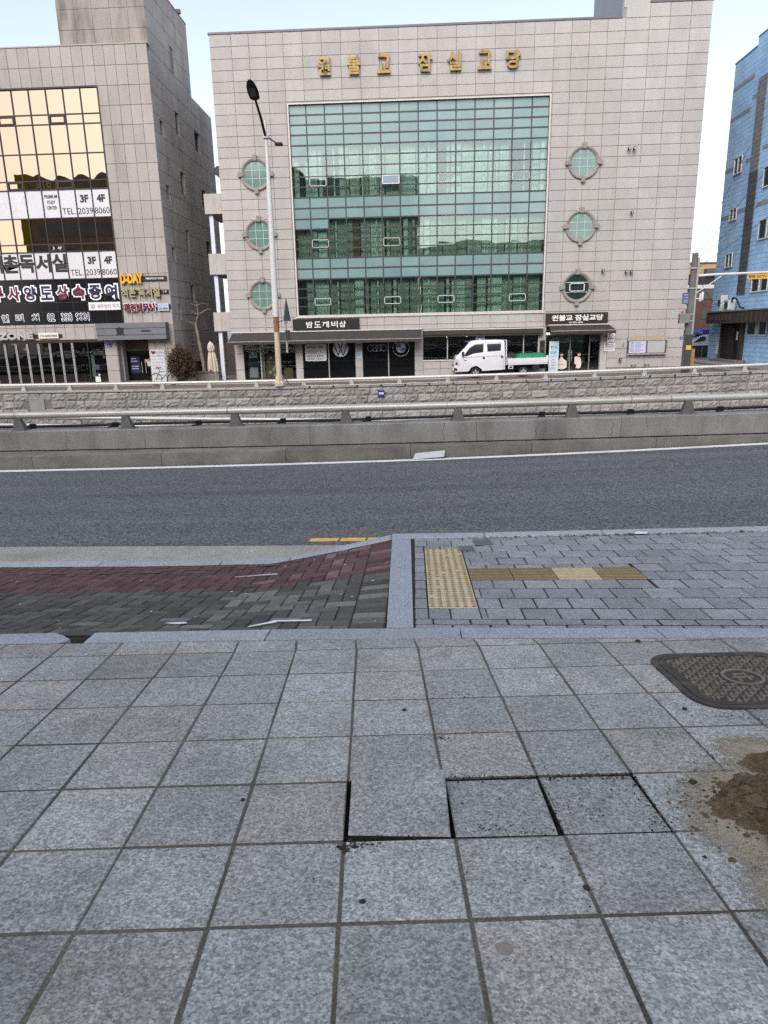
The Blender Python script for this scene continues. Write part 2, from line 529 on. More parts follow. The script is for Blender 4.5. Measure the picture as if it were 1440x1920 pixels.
# soil crumbs and grit lying on the pavement
def crumbs(name, spots, m, seed, parent=None):
    r2 = random.Random(seed)
    mb = MB()
    for (cx, cy, sx, sy, n, s0, s1) in spots:
        for _ in range(n):
            x = cx + r2.gauss(0, sx); y = cy + r2.gauss(0, sy)
            s = s0 * (s1 / s0) ** (r2.random() ** 2.2)
            z = zp(x, y)
            vs = []
            for k in range(5):
                w = k * 1.2566 + r2.uniform(-0.4, 0.4)
                vs.append((x + math.cos(w) * s * r2.uniform(0.7, 1.2), y + math.sin(w) * s * r2.uniform(0.7, 1.2), z - 0.001))
            vs.append((x + r2.uniform(-.3, .3) * s, y, z + s * r2.uniform(0.6, 1.1)))
            mb.raw(vs, [(i, (i + 1) % 5, 5) for i in range(5)])
    o = mb.build(name, m, parent, fixn=False)
    return tag(o, kind='stuff')
def hp(px, py):                                                        # a point of the pavement seen at those picture coordinates
    r_ = Vector(((px - 720) / 1276, (py - 960) / 1276, 1.0))
    d = _M.transposed() @ r_
    t = 1.16199 / (-d.z + 0.0047 * d.x - 0.11017 * d.y)
    return d * t
soil_spots = []
for (px, py, sx, sy, n, s0, s1) in [(676, 1586, .030, .008, 260, .0014, .0065), (657, 1590, .012, .010, 90, .002, .009), (715, 1584, .03, .005, 70, .001, .005),
                                    (820, 1384, .05, .012, 90, .0012, .005), (905, 1555, .03, .02, 30, .001, .004), (1080, 1520, .05, .03, 70, .001, .004), (690, 1443, .03, .008, 60, .001, .004),
                                    (1000, 1560, .06, .012, 60, .001, .0035), (1110, 1457, .09, .008, 90, .001, .0045), (1240, 1545, .02, .03, 60, .0012, .005), (870, 1455, .05, .006, 40, .001, .004),
                                    (1000, 1268, .14, .012, 90, .0010, .0042), (1250, 1290, .05, .03, 90, .001, .0045), (1230, 1375, .07, .02, 60, .001, .004), (1390, 1345, .06, .02, 70, .001, .0045),
                                    (1330, 1500, .05, .04, 160, .001, .005), (1220, 1195, .10, .012, 40, .0012, .005), (1330, 1420, .06, .05, 80, .001, .004), (1010, 1440, .03, .01, 30, .001, .005), (900, 1290, .25, .10, 90, .0012, .0045), (1150, 1500, .25, .15, 160, .0012, .0045), (950, 1640, .3, .08, 80, .0012, .004),
                                    (1300, 1330, .5, .25, 120, .001, .004), (800, 1400, .9, .5, 110, .0009, .003), (1150, 1700, .4, .2, 60, .0009, .0028), (600, 1800, .6, .15, 40, .0008, .0025)]:
    p = hp(px, py)
    soil_spots.append((p.x, p.y, sx, sy, n, s0, s1))
def along(p0, p1, n, sx, s0, s1):
    return [(lerp_(p0[0], p1[0], k / n), lerp_(p0[1], p1[1], k / n), sx, sx, 9, s0, s1) for k in range(n + 1)]
lerp_ = lambda a, b, t: a + (b - a) * t
soil_spots += along((.10, 1.868), (.37, 1.884), 9, .012, .0012, .005) + along((.40, 1.886), (.67, 1.902), 11, .012, .0012, .0055) + along((.69, 1.62), (.68, 1.88), 10, .012, .0012, .005) + along((.397, 1.62), (.385, 1.86), 7, .008, .001, .004) + along((-.19, 1.575), (.09, 1.572), 8, .010, .001, .004)
crumbs('soil_crumbs', soil_spots, SOIL, 3)
for (px, py, s, lab) in [(758, 1332, .009, 'dark clod of soil on the pavers left of centre, above the tilted one'), (680, 1692, .008, 'dark soil clod on the paver in front of the tilted one'),
                         (1298, 1468, .013, 'dark soil clod beside the sand heap'), (1283, 1330, .010, 'small brown stone below the manhole cover'),
                         (455, 1500, .007, 'small dark pebble left of the tilted paver by a dark joint'), (1100, 1665, .008, 'dark pebble caught in the joint at the lower right'),
                         (1322, 1608, .006, 'small dark pebble near the lower edge of the sand film'), (1196, 1203, .012, 'dark clod on the joint by the granite strip')]:
    p = hp(px, py)
    bm = MB()
    vs, fs = [], []
    for i in range(3):
        for k in range(7):
            w = k * 2 * math.pi / 7
            rr = s * (1.0, 1.08, 0.55)[i] * rng.uniform(.75, 1.15)
            vs.append((p.x + rr * math.cos(w), p.y + rr * math.sin(w), p.z - .001 + s * (0, .45, .95)[i]))
    for i in range(2):
        for k in range(7):
            fs.append((i * 7 + k, i * 7 + (k + 1) % 7, i * 7 + 7 + (k + 1) % 7, i * 7 + 7 + k))
    fs.append(tuple(range(14, 21)))
    tag(bm.raw(vs, fs).build('soil_clod', SOIL, loc=(p.x, p.y, p.z)), lab, 'clod', 'clods lying on the pavers')

# sand heap at the right edge, with a thin film washed out of it
def sand_patch(name, cx, cy, rx, ry, h, n, seed, lump, m):
    mb = MB()
    vs, fs = [], []
    for i in range(n + 1):
        for k in range(n * 3):
            w = k * 2 * math.pi / (n * 3)
            t = i / n
            wob = 1 + 0.22 * mnoise.noise(Vector((math.cos(w) * 1.7 + seed, math.sin(w) * 1.7, 0.3))) + 0.10 * mnoise.noise(Vector((math.cos(w) * 7 + seed, math.sin(w) * 7, 1.3)))
            x = cx + rx * t * wob * math.cos(w); y = cy + ry * t * wob * math.sin(w)
            zz = h * (1 - t ** 1.3) + lump * (mnoise.noise(Vector((x * 24, y * 24, seed))) * .55 + mnoise.noise(Vector((x * 70, y * 70, seed))) * .55 + mnoise.noise(Vector((x * 160, y * 160, seed))) * .35) * (1 - t ** 4)
            vs.append((x, y, zp(x, y) + max(0.0012, zz) if i < n else zp(x, y) - 0.004))
    q = n * 3
    for i in range(n):
        for k in range(q):
            fs.append((i * q + k, i * q + (k + 1) % q, i * q + q + (k + 1) % q, i * q + q + k))
    mb.raw(vs, fs)
    return mb.build(name, m, loc=(cx, cy, zp(cx, cy)), fixn=True)
FILM = mat('sand_film', (0.235, 0.212, 0.160), rough=0.95, var=0.15, scale=16, fine=0.4, fscale=260, bump=0.3, bscale=200, stain=(0.165, 0.138, 0.09), stain_scale=7, stain_amt=0.8)
# the film thins out into single grains: its cover is broken up by noise against a per-point thickness
_nt = FILM.node_tree
_at = _nt.nodes.new('ShaderNodeAttribute'); _at.attribute_name = 'thin'
_nz = _nt.nodes.new('ShaderNodeTexNoise'); _nz.inputs['Scale'].default_value = 55; _nz.inputs['Detail'].default_value = 8; _nz.inputs['Roughness'].default_value = .75
_ge = _nt.nodes.new('ShaderNodeNewGeometry'); _nt.links.new(_ge.outputs['Position'], _nz.inputs['Vector'])
_gt = _nt.nodes.new('ShaderNodeMapRange'); _gt.inputs['From Min'].default_value = -.10; _gt.inputs['From Max'].default_value = .10
_sb = _nt.nodes.new('ShaderNodeMath'); _sb.operation = 'SUBTRACT'
_nt.links.new(_nz.outputs['Fac'], _sb.inputs[0]); _nt.links.new(_at.outputs['Fac'], _sb.inputs[1]); _nt.links.new(_sb.outputs[0], _gt.inputs['Value'])
_nt.links.new(_gt.outputs[0], _nt.nodes['Principled BSDF'].inputs['Alpha'])
def sand_film(cx, cy, rx, ry, seed, dens=0.0):
    mb = MB()
    n, q = 16, 48
    vs, fs, th = [], [], []
    for i in range(n + 1):
        for k in range(q):
            w = 2 * math.pi * k / q; t = i / n
            wob = 1 + .25 * mnoise.noise(Vector((math.cos(w) * 1.5 + seed, math.sin(w) * 1.5, .3)))
            x = cx + rx * t * wob * math.cos(w); y = cy + ry * t * wob * math.sin(w)
            vs.append((x, y, zp(x, y) + .0022 + .0006 * math.cos(t * 3))); th.append(.12 + .78 * t ** 1.6 + dens)
    for i in range(n):
        for k in range(q): fs.append((i * q + k, i * q + (k + 1) % q, i * q + q + (k + 1) % q, i * q + q + k))
    o = mb.raw(vs, fs).build('sand_film', FILM, loc=(cx, cy, zp(cx, cy)), fixn=False)
    at = o.data.attributes.new('thin', 'FLOAT', 'POINT')
    at.data.foreach_set('value', th)
    return tag(o, kind='stuff')
sand_film(1.05, 1.62, 0.42, 0.52, 2.0)
sand_film(0.96, 1.30, 0.30, 0.33, 6.0, .06)
sand_film(1.15, 2.05, 0.30, 0.18, 9.0, .14)
tag(sand_patch('sand_heap', 1.19, 1.72, 0.33, 0.175, 0.076, 60, 5.0, 0.052, SAND), 'brown heap of damp sand spilled on the pavers by the right edge', 'sand heap')
tag(sand_patch('sand_heap', 1.24, 1.95, 0.22, 0.085, 0.046, 30, 9.0, 0.036, SAND), 'smaller ridge of damp sand behind the big heap, nearer the manhole', 'sand heap')
crumbs('sand_crumbs', [(0.88, 1.70, .05, .06, 620, .0012, .008), (0.90, 1.80, .05, .04, 400, .0012, .007), (0.98, 1.56, .09, .05, 520, .001, .006), (1.02, 1.94, .07, .06, 340, .001, .006), (1.0, 1.72, .10, .08, 700, .002, .012), (1.0, 1.66, .09, .10, 160, .006, .017), (.80, 1.66, .06, .09, 160, .001, .005)], SAND, 11)
# lumps lying on the heap itself
r2 = random.Random(77)
mb = MB()
for _ in range(1900):
    w = r2.uniform(0, 2 * math.pi); t = r2.random() ** .6 * 1.05
    x = 1.19 + .33 * t * math.cos(w); y = 1.72 + .175 * t * math.sin(w)
    s = .0024 * 11.0 ** (r2.random() ** 1.8)
    z0 = zp(x, y) + max(0, .066 * (1 - t ** 1.3)) - s * .15 + r2.uniform(0, .010) * (1 - min(t, 1))
    vs = []
    for (e, rr) in ((-.5, .8), (.25, 1.0), (.8, .55)):
        for k in range(6):
            a = k * 1.047 + r2.uniform(-.3, .3)
            vs.append((x + s * rr * r2.uniform(.7, 1.2) * math.cos(a), y + s * rr * r2.uniform(.7, 1.2) * math.sin(a), z0 + s * (e + r2.uniform(-.15, .15))))
    fs = [(i * 6 + k, i * 6 + (k + 1) % 6, i * 6 + 6 + (k + 1) % 6, i * 6 + 6 + k) for i in range(2) for k in range(6)] + [tuple(range(12, 18))]
    mb.raw(vs, fs)
tag(mb.build('sand_lumps', SAND, fixn=False), kind='stuff')
wb = MB()
for i in range(7):
    for k in range(10):
        w = k * math.pi / 5; e = -math.pi / 2 + math.pi * i / 6
        rr = 0.055 * math.cos(e) * (1 + .25 * mnoise.noise(Vector((math.cos(w) * 2, math.sin(w) * 2, e * 2)))) + 0.002
        wb.v.append((0.972 + rr * math.cos(w), 1.532 + rr * math.sin(w), zp(.972, 1.532) + .035 + .040 * math.sin(e)))
for i in range(6):
    for k in range(10):
        wb.f.append((i * 10 + k, i * 10 + (k + 1) % 10, i * 10 + 10 + (k + 1) % 10, i * 10 + 10 + k)); wb.mi.append(0)
tag(wb.build('plastic_bag', PAPER, smooth=True, loc=(.972, 1.532, zp(.972, 1.532))), 'crumpled white bag lying at the foot of the sand heap', 'bag')
# a tan stain: a thin smear of dried mud
tag(sand_patch('mud_smear', 0.186, 1.190, 0.021, 0.021, 0.0010, 8, 3.3, 0.0002, mat('dried_mud', (0.185, 0.172, 0.15), var=0.1, scale=30, fine=.2)), kind='stuff')
# soil that has gathered in the corner of the pit in front of the tilted paver

# ------------------------------------------------------------------ manhole cover
mc = thing('manhole_cover', 'rounded rectangular cast iron manhole cover with raised maze pattern, set in the pavers', 'manhole cover', (MAN[0], MAN[1], zp(MAN[0], MAN[1])))
def rrect(hx, hy, r, n=7):
    pts = []
    for (sx, sy, a0) in ((1, 1, 0), (-1, 1, 90), (-1, -1, 180), (1, -1, 270)):
        for k in range(n + 1):
            w = R(a0 + 90 * k / n)
            pts.append((sx * (hx - r) + r * math.cos(w), sy * (hy - r) + r * math.sin(w)))
    return pts
def mpt(u, v, h):
    c, s = math.cos(TYAW), math.sin(TYAW)
    x, y = MAN[0] + c * u - s * v, MAN[1] + s * u + c * v
    return (x, y, zp(x, y) + h)
def mring(mb, o1, o2, h0, h1):
    n = len(o1)
    vs = [mpt(u, v, -0.01) for u, v in o1] + [mpt(u, v, h1) for u, v in o1] + [mpt(u, v, h1) for u, v in o2] + [mpt(u, v, h0) for u, v in o2]
    fs = []
    for i in range(n):
        j = (i + 1) % n
        for q in range(3):
            fs.append((q * n + i, q * n + j, (q + 1) * n + j, (q + 1) * n + i))
    mb.raw(vs, fs)
fr = MB(); mring(fr, rrect(MAN[2], MAN[3], .13), rrect(MAN[2] - .028, MAN[3] - .028, .11), 0.001, 0.007)
fr.build('frame', IRON, mc)
ld = MB()
o3 = rrect(MAN[2] - .032, MAN[3] - .032, .108)
ld.face([mpt(u, v, 0.0035) for u, v in o3])
mring(ld, o3, rrect(MAN[2] - .048, MAN[3] - .048, .095), 0.0035, 0.0075)
ld.build('lid', IRON, mc)
mz = MB()
def rib(u0, u1, v0, v1):
    if u0 > u1: u0, u1 = u1, u0
    if v0 > v1: v0, v1 = v1, v0
    b_ = [mpt(u0, v0, .003), mpt(u1, v0, .003), mpt(u1, v1, .003), mpt(u0, v1, .003)]
    e = .0015
    t_ = [mpt(u0 + e, v0 + e, .0095), mpt(u1 - e, v0 + e, .0095), mpt(u1 - e, v1 - e, .0095), mpt(u0 + e, v1 - e, .0095)]
    mz.hexa(b_, t_)
st = 0.030
for iu in range(-9, 9):
    for iv in range(-8, 9):
        u, v = iu * st, iv * st
        cu, cv = u + st / 2, v + st / 2
        if math.hypot(cu, cv) < 0.105 or abs(cu) > MAN[2] - .062 or abs(cv) > MAN[3] - .062 or math.hypot(max(0, abs(cu) - .17), max(0, abs(cv) - .15)) > .075:
            continue
        w = 0.0085
        if (iu + iv) % 2 == 0:
            rib(u, u + st * .92, v + st * .55, v + st * .55 + w); rib(u, u + w, v, v + st * .55)
        else:
            rib(u + st * .4, u + st * .4 + w, v, v + st * .92)
            if iu % 2: rib(u, u + st * .4, v, v + w)
IRON_W = mat('manhole_worn_iron', (0.165, 0.142, 0.12), rough=0.6, metal=0.3, var=0.3, scale=14, fine=.2, fscale=200)
mz.build('raised_pattern', IRON_W, mc)
em = MB()
cir = [(0.085 * math.cos(k * math.pi / 14), 0.085 * math.sin(k * math.pi / 14)) for k in range(28)]
cir2 = [(u * .84, v * .84) for u, v in cir]
mring(em, cir, cir2, .003, .0105)
sv = mz; mz = em
for q in ((-.045, .045, -.006, .006), (-.03, -.018, -.04, .04), (.015, .027, -.03, .045), (-.03, .03, .028, .038)):
    rib(*q)
mz = sv
em.build('emblem', IRON_W, mc)

# ------------------------------------------------------------------ granite strip between pavement and the kerbside zones
strip_xs = [-9.0, -7.9, -6.85, -5.8, -4.75, -3.75, -2.75, -1.76, -0.775, 0.238, 1.255, 2.26, 3.26, 4.3, 5.3, 6.3, 7.3, 9.0]
sb = tag(MB().raw([(-9, 3.0, -1.55), (9, 3.0, -1.47), (9, 3.40, -1.56), (-9, 3.40, -1.66)], [(0, 1, 2, 3)]).build('strip_bedding', DARKJOINT), kind='structure')
for i in range(len(strip_xs) - 1):
    x0, x1 = strip_xs[i] + .003, strip_xs[i + 1] - .003
    cs = [(x0, strip_y0(x0)), (x1, strip_y0(x1)), (x1, strip_y1(x1)), (x0, strip_y1(x0))]
    pts = [(x, y, zp(x, y) + .002) for x, y in cs]
    if i == 6:        # broken end: the corner has gone
        xe = x1 - .02
        top = [(x0, strip_y0(x0)), (xe - .055, strip_y0(xe)), (xe - .02, strip_y0(xe) + .05), (xe - .10, strip_y0(xe) + .125), (xe - .16, strip_y1(xe)), (x0, strip_y1(x0))]
        mb = MB()
        n = len(top)
        vs = [(x, y, zp(x, y) - .14) for x, y in top] + [(x, y, zp(x, y) + .002) for x, y in top]
        mb.raw(vs, [tuple(range(n, 2 * n))] + [(k, (k + 1) % n, n + (k + 1) % n, n + k) for k in range(n)])
        o = mb.build('strip_stone', STRIP, sb); o['label'] = 'strip stone with a broken right end'
    elif i == 7:
        pts[0] = (x0 + .045, pts[0][1], pts[0][2]); pts[3] = (x0 + .03, pts[3][1], pts[3][2])
        MB().slab(pts, .14, .003).build('strip_stone', STRIP, sb)
    else:
        MB().slab(pts, .14, .003).build('strip_stone', STRIP, sb)

# ------------------------------------------------------------------ right-hand kerbside zone: grey block paving with tactile tiles
def zs(X, Y): return -1.31923 - 0.00585 * X - 0.075326 * Y + (0.0146 * max(0, X - 0.3) if X < 6 else 0.0146 * 5.7) * max(0, (Y - 3.47)) / 2.3
XS0, XS1 = -0.160, 9.0
YS0, YS1 = 3.40, 5.70
def kerb_y(X): return 5.700 + 0.030 * max(0.0, X)                    # back edge of the kerb, slightly skew
mb = MB()
vs, fs = [], []
nx, ny = 24, 8
for j in range(ny + 1):
    for i in range(nx + 1):
        X = XS0 + (XS1 - XS0) * (i / nx) ** 1.4; Y = YS0 + (kerb_y(X) + .02 - YS0) * j / ny
        vs.append((X, Y, zs(X, Y) - .0045))
for j in range(ny):
    for i in range(nx):
        fs.append((j * (nx + 1) + i, j * (nx + 1) + i + 1, (j + 1) * (nx + 1) + i + 1, (j + 1) * (nx + 1) + i))
side = tag(mb.raw(vs, fs).build('sidewalk', DARKJOINT), kind='structure')

def flat_piece(poly, zf, th, name, m, parent, dz=0.0, bev=.003):
    """a paving piece with an arbitrary outline, chamfered top"""
    n = len(poly)
    mx = sum(p[0] for p in poly) / n; my = sum(p[1] for p in poly) / n
    def ins(p, d):
        v = Vector((mx - p[0], my - p[1])); l = max(v.length, 1e-6)
        return (p[0] + v.x / l * d, p[1] + v.y / l * d)
    inn = [ins(p, bev * 1.3) for p in poly]
    vs = [(x, y, zf(x, y) + dz - th) for x, y in poly] + [(x, y, zf(x, y) + dz - bev) for x, y in poly] + [(x, y, zf(x, y) + dz) for x, y in inn]
    fs = [tuple(range(2 * n, 3 * n))]
    for i in range(n):
        j = (i + 1) % n
        fs += [(i, j, n + j, n + i), (n + i, n + j, 2 * n + j, 2 * n + i)]
    return MB().raw(vs, fs).build(name, m, parent, fixn=False)
def rect_sub(rects, cut):
    """axis-aligned rectangles minus a rectangle"""
    out = []
    cx0, cx1, cy0, cy1 = cut
    for (x0, x1, y0, y1) in rects:
        if x1 <= cx0 or x0 >= cx1 or y1 <= cy0 or y0 >= cy1:
            out.append((x0, x1, y0, y1)); continue
        if x0 < cx0: out.append((x0, cx0, y0, y1))
        if x1 > cx1: out.append((cx1, x1, y0, y1))
        a, b2 = max(x0, cx0), min(x1, cx1)
        if y0 < cy0: out.append((a, b2, y0, cy0))
        if y1 > cy1: out.append((a, b2, cy1, y1))
    return [r for r in out if r[1] - r[0] > .02 and r[3] - r[2] > .02]

# the separating granite strip (runs towards the road)
for (y0, y1) in ((3.475, 4.60), (4.604, 5.68)):
    def xx(Y, e): return (-0.157 - .016 * (Y - 3.475), -0.009 - .009 * (Y - 3.475))[e]
    poly = [(xx(y0, 0), y0), (xx(y0, 1), y0), (xx(y1, 1), y1), (xx(y1, 0), y1)]
    flat_piece(poly, zs, .12, 'separator_stone', STRIP, side, .004)
TACT_DOT = mat('tactile_worn_stud', (0.215, 0.165, 0.088), rough=.85, var=.25, scale=40, fine=.2)
TACT_BAR = {'tactile_ochre': mat('tactile_bar_dark', (0.15, 0.112, 0.055), rough=.85, var=.2, scale=30), 'tactile_pale': mat('tactile_bar_pale', (0.33, 0.265, 0.16), rough=.85, var=.2, scale=30)}
TA0, TB0 = 0.0815, 3.815                                               # tactile column: left edge, near edge
tact = []
def tactile(x0, y0, dots, m):
    x1, y1 = x0 + .3, y0 + .3
    mb = MB()
    gp = .003
    cs = [(x0 + gp, y0 + gp), (x1 - gp, y0 + gp), (x1 - gp, y1 - gp), (x0 + gp, y1 - gp)]
    mb.slab([(x, y, zs(x, y) + .001) for x, y in cs], .05, .003)
    if dots:
        for i in range(6):
            for j in range(6):
                if rng.random() < .04: continue
                cx, cy = x0 + .025 + .05 * i, y0 + .025 + .05 * j
                b_, t_ = [], []
                for k in range(8):
                    w = k * math.pi / 4
                    b_.append((cx + .0165 * math.cos(w), cy + .0165 * math.sin(w), zs(cx, cy) + .0005))
                    t_.append((cx + .010 * math.cos(w), cy + .010 * math.sin(w), zs(cx, cy) + .0065))
                mb.raw(b_ + t_, [(k, (k + 1) % 8, 8 + (k + 1) % 8, 8 + k) for k in range(8)] + [tuple(range(8, 16))], 1)
    else:
        for j in range(4):
            cy = y0 + .0375 + .075 * j
            b_ = [(x0 + .012, cy - .017, 0), (x1 - .012, cy - .017, 0), (x1 - .012, cy + .017, 0), (x0 + .012, cy + .017, 0)]
            t_ = [(x0 + .018, cy - .010, 0), (x1 - .018, cy - .010, 0), (x1 - .018, cy + .010, 0), (x0 + .018, cy + .010, 0)]
            mb.hexa([(x, y, zs(x, y) + .0005) for x, y, _ in b_], [(x, y, zs(x, y) + .0065) for x, y, _ in t_], 1)
    o = mb.build('tactile_tile', [m, TACT_DOT if dots else TACT_BAR[m.name]], side)
    return o
for i in range(5):
    m_ = (TACT_L, TACT_L, TACT, TACT, TACT)[i]
    tactile(TA0, TB0 + .3 * i, True, m_)
for i in range(4):
    o = tactile(TA0 + .303 + .3 * i, TB0 + .6, False, (TACT_D, TACT_D, TACT_L, TACT_D)[i])
    if i == 2: o['label'] = 'pale beige guiding tile between darker ones'
cuts = [(TA0 - .003, TA0 + .303, TB0 - .003, TB0 + 1.503), (TA0 + .303, TA0 + 1.506, TB0 + .597, TB0 + .903)]
rows = []
y = YS0 + .02
first = True
k = 0
ys = [3.40, 3.53, 3.625] + [3.815 + .2 * i - .0 for i in range(0, 11)]
blocks = []
for j in range(len(ys) - 1):
    y0, y1 = ys[j], ys[j + 1]
    xo = 0.0 + (.105 if j % 2 else 0.0)
    x = 0.0 - .21 + xo
    while x < 6.6:
        blocks.append((max(x, 0.0), x + .21, y0, y1))
        x += .21
big = [b for b in blocks if b[1] - b[0] > .03]
# nearest pieces are objects of their own, the far right beyond the frame is one piece of paving
cnt = 0
rest = MB()
for (x0, x1, y0, y1) in big:
    rs = [(x0, x1, y0, min(y1, kerb_y((x0 + x1) / 2) - .004))]
    for c in cuts:
        rs = rect_sub(rs, c)
    for (a, b2, c, d) in rs:
        if d - c < .03: continue
        gq = .0019
        sk = 0.0
        jj = lambda: rng.uniform(-.0022, .0022)
        gy_ = .0080
        poly = [(a + gq + jj(), c + gy_ + jj()), (b2 - gq + jj(), c + gy_ + jj()), (b2 - gq + jj(), d - gy_ + jj()), (a + gq + jj(), d - gy_ + jj())]
        dz = rng.uniform(-.0012, .002)
        if cnt < 290 and a < 3.6:
            flat_piece(poly, zs, .05, 'block_paver', BLOCK, side, dz, .007)
            cnt += 1
        else:
            rest.raw([(x, y, zs(x, y) + dz) for x, y in poly], [(0, 1, 2, 3)])
tag(rest.build('block_paver_field', BLOCK, side, fixn=False), kind='stuff')
cap = [(0.36, .49, 5.22, 5.40), (0.50, 0.66, 5.42, 5.64)]
mb = MB()
for (x0, x1, y0, y1) in cap:
    poly = [(x0 + rng.uniform(-.02, .02), y0 + rng.uniform(-.02, .02)), (x1, y0 + rng.uniform(-.02, .02)), (x1 + rng.uniform(-.02, .02), y1), (x0, y1)]
    mb.face([(x, y, zs(x, y) + .0045) for x, y in poly])
tag(mb.build('mortar_patch', mat('patch_mortar', (0.10, 0.105, 0.11), var=.2, scale=9, fine=.2), side), kind='stuff')

# ------------------------------------------------------------------ left-hand crossing ramp: herringbone bricks, maroon by the road
def lerp(a, b, t): return a + (b - a) * t
def zfar(X):
    if X > -0.185: return -1.748
    if X > -1.25: return lerp(-1.748, -1.972, ((-0.185 - X) / 1.065) ** .92)
    return lerp(-1.972, -1.990, min(1, (-1.25 - X) / 1.2))
def zr(X, Y):
    t = max(0.0, min(1.0, (Y - 3.44) / 2.26))
    return lerp(-1.578, zfar(X), t ** 0.78)
XR0, XR1, YR0, YR1 = -6.6, -0.165, 3.38, 5.70
mb = MB()
vs, fs = [], []
nx, ny = 40, 10
for j in range(ny + 1):
    for i in range(nx + 1):
        X = XR1 + (XR0 - XR1) * (i / nx) ** 1.3; Y = YR0 + (YR1 + .01 - YR0) * j / ny
        vs.append((X, Y, zr(X, Y) - .0050))
for j in range(ny):
    for i in range(nx):
        fs.append((j * (nx + 1) + i, j * (nx + 1) + i + 1, (j + 1) * (nx + 1) + i + 1, (j + 1) * (nx + 1) + i))
ramp = tag(mb.raw(vs, fs).build('driveway_ramp', DARKJOINT), kind='structure')
W = .1
bricks = []
XB = XR1 - .205
for j in range(-2, 30):
    for i in range(-70, 4):
        rr = (i - j) % 4
        x0, y0 = XB + i * W, 3.36 + j * W
        if rr == 0: q = [x0, x0 + 2 * W, y0, y0 + W]
        elif rr == 3: q = [x0, x0 + W, y0, y0 + 2 * W]
        else: continue
        q = [max(q[0], XR0), min(q[1], XB), max(q[2], YR0), min(q[3], YR1)]
        if q[1] - q[0] > .025 and q[3] - q[2] > .025: bricks.append(tuple(q))
for j in range(24):
    q = (XB, XR1 - .003 , YR0 + .005 + j * W, min(YR1, YR0 + .005 + (j + 1) * W))
    if q[3] - q[2] > .02: bricks.append(q)
def bkey(q):
    X, Y = (q[0] + q[1]) / 2, (q[2] + q[3]) / 2
    vis = abs(X + 0.0) < 0.62 * Y + .2
    return (0 if vis else 1, Y + 0.15 * abs(X))
bricks.sort(key=bkey)
restd, restr = MB(), MB()
for n_, q in enumerate(bricks):
    X, Y = (q[0] + q[1]) / 2, (q[2] + q[3]) / 2
    red = Y > 4.66
    worn = X > -1.1 - .5 * rng.random() and rng.random() < .45 or rng.random() < .035
    m_ = (BRICK_P if worn and rng.random() < .5 else BRICK_R) if red else (BRICK_L if worn else BRICK_D)
    gq = .0034
    j_ = lambda: rng.uniform(-.0018, .0018)
    poly = [(q[0] + gq + j_(), q[2] + gq * 1.5 + j_()), (q[1] - gq + j_(), q[2] + gq * 1.5 + j_()), (q[1] - gq + j_(), q[3] - gq * 1.5 + j_()), (q[0] + gq + j_(), q[3] - gq * 1.5 + j_())]
    dz = rng.uniform(-.0012, .002)
    if n_ < 298:
        o = flat_piece(poly, zr, .05, 'brick', m_, ramp, dz, .006)
        # the material is told by the object, so alike meshes stay cheap
    else:
        (restr if red else restd).raw([(x, y, zr(x, y) + dz) for x, y in poly], [(0, 1, 2, 3)])
tag(restr.build('maroon_brick_field', BRICK_R, ramp, fixn=False), kind='stuff')
tag(restd.build('charcoal_brick_field', BRICK_D, ramp, fixn=False), kind='stuff')

# ------------------------------------------------------------------ kerb stones, gutter, road
kbed = tag(MB().box(-16, 16, 5.715, 5.86, -2.6, -2.12).build('kerb_foundation', CONC_D), kind='structure')
def kerb_stone(x0, x1, za, zb, drop=0.0):
    ya0, yb0 = kerb_y(x0), kerb_y(x1)
    b_ = [(x0, ya0 + .004, za - .45), (x1, yb0 + .004, zb - .45), (x1, yb0 + .155, zb - .45), (x0, ya0 + .155, za - .45)]
    t_ = [(x0, ya0 + .004, za), (x1, yb0 + .004, zb), (x1, yb0 + .148, zb - .003), (x0, ya0 + .148, za - .003)]
    MB().hexa(b_, t_).build('kerb_stone', KERB, kbed, bevel=.008)
kx = [-12.2, -10.2, -8.2, -6.2, -4.1, -2.86, -1.75, -1.12]
for i in range(len(kx) - 1):
    kerb_stone(kx[i] + .003, kx[i + 1] - .003, -1.984 if kx[i] < -1.3 else -1.975, -1.982 if kx[i + 1] < -1.3 else -1.955)
kerb_stone(-1.114, -.205, -1.953, -1.752)
kx = [-.200, .62, 1.66, 3.0, 4.2, 5.4, 6.6, 8.2, 10.2]
for i in range(len(kx) - 1):
    kerb_stone(kx[i] + .003, kx[i + 1] - .003, zs(kx[i], kerb_y(kx[i])) + .006, zs(kx[i + 1], kerb_y(kx[i + 1])) + .006)

def gut_z(X, Y): return -2.016 - 0.055 * (Y - 5.86) + (Gr(X) if X > 0 else 0.25 * Gr(X))
def sheet(name, xs, yf0, yf1, zf, m, ny=2, kind='structure'):
    vs, fs = [], []
    for j in range(ny + 1):
        for X in xs:
            Y = lerp(yf0(X), yf1(X), j / ny)
            vs.append((X, Y, zf(X, Y)))
    n = len(xs)
    for j in range(ny):
        for i in range(n - 1):
            fs.append((j * n + i, j * n + i + 1, (j + 1) * n + i + 1, (j + 1) * n + i))
    return tag(MB().raw(vs, fs).build(name, m, fixn=False), kind=kind)
XSR = [-60, -40, -25, -18, -14, -11, -9, -7, -5, -3.5, -2.5, -1.5, -.5, .5, 1.5, 2.5, 3.5, 5, 7, 9, 11, 14, 18, 25, 40, 60]
gy1 = lambda X: 6.47 + (0.02 * min(-X, 6) if X < 0 else 0.03 * min(X, 9))
def road_z(X, Y): return gut_z(X, gy1(X)) - .003 - (Y - gy1(X)) * 0.0265 + (Gr(X) * (1 if X > 0 else .75)) * min(1.0, max(0.0, (Y - 6.5) / 3.0)) * (0.35 if X > 0 else 1.0)
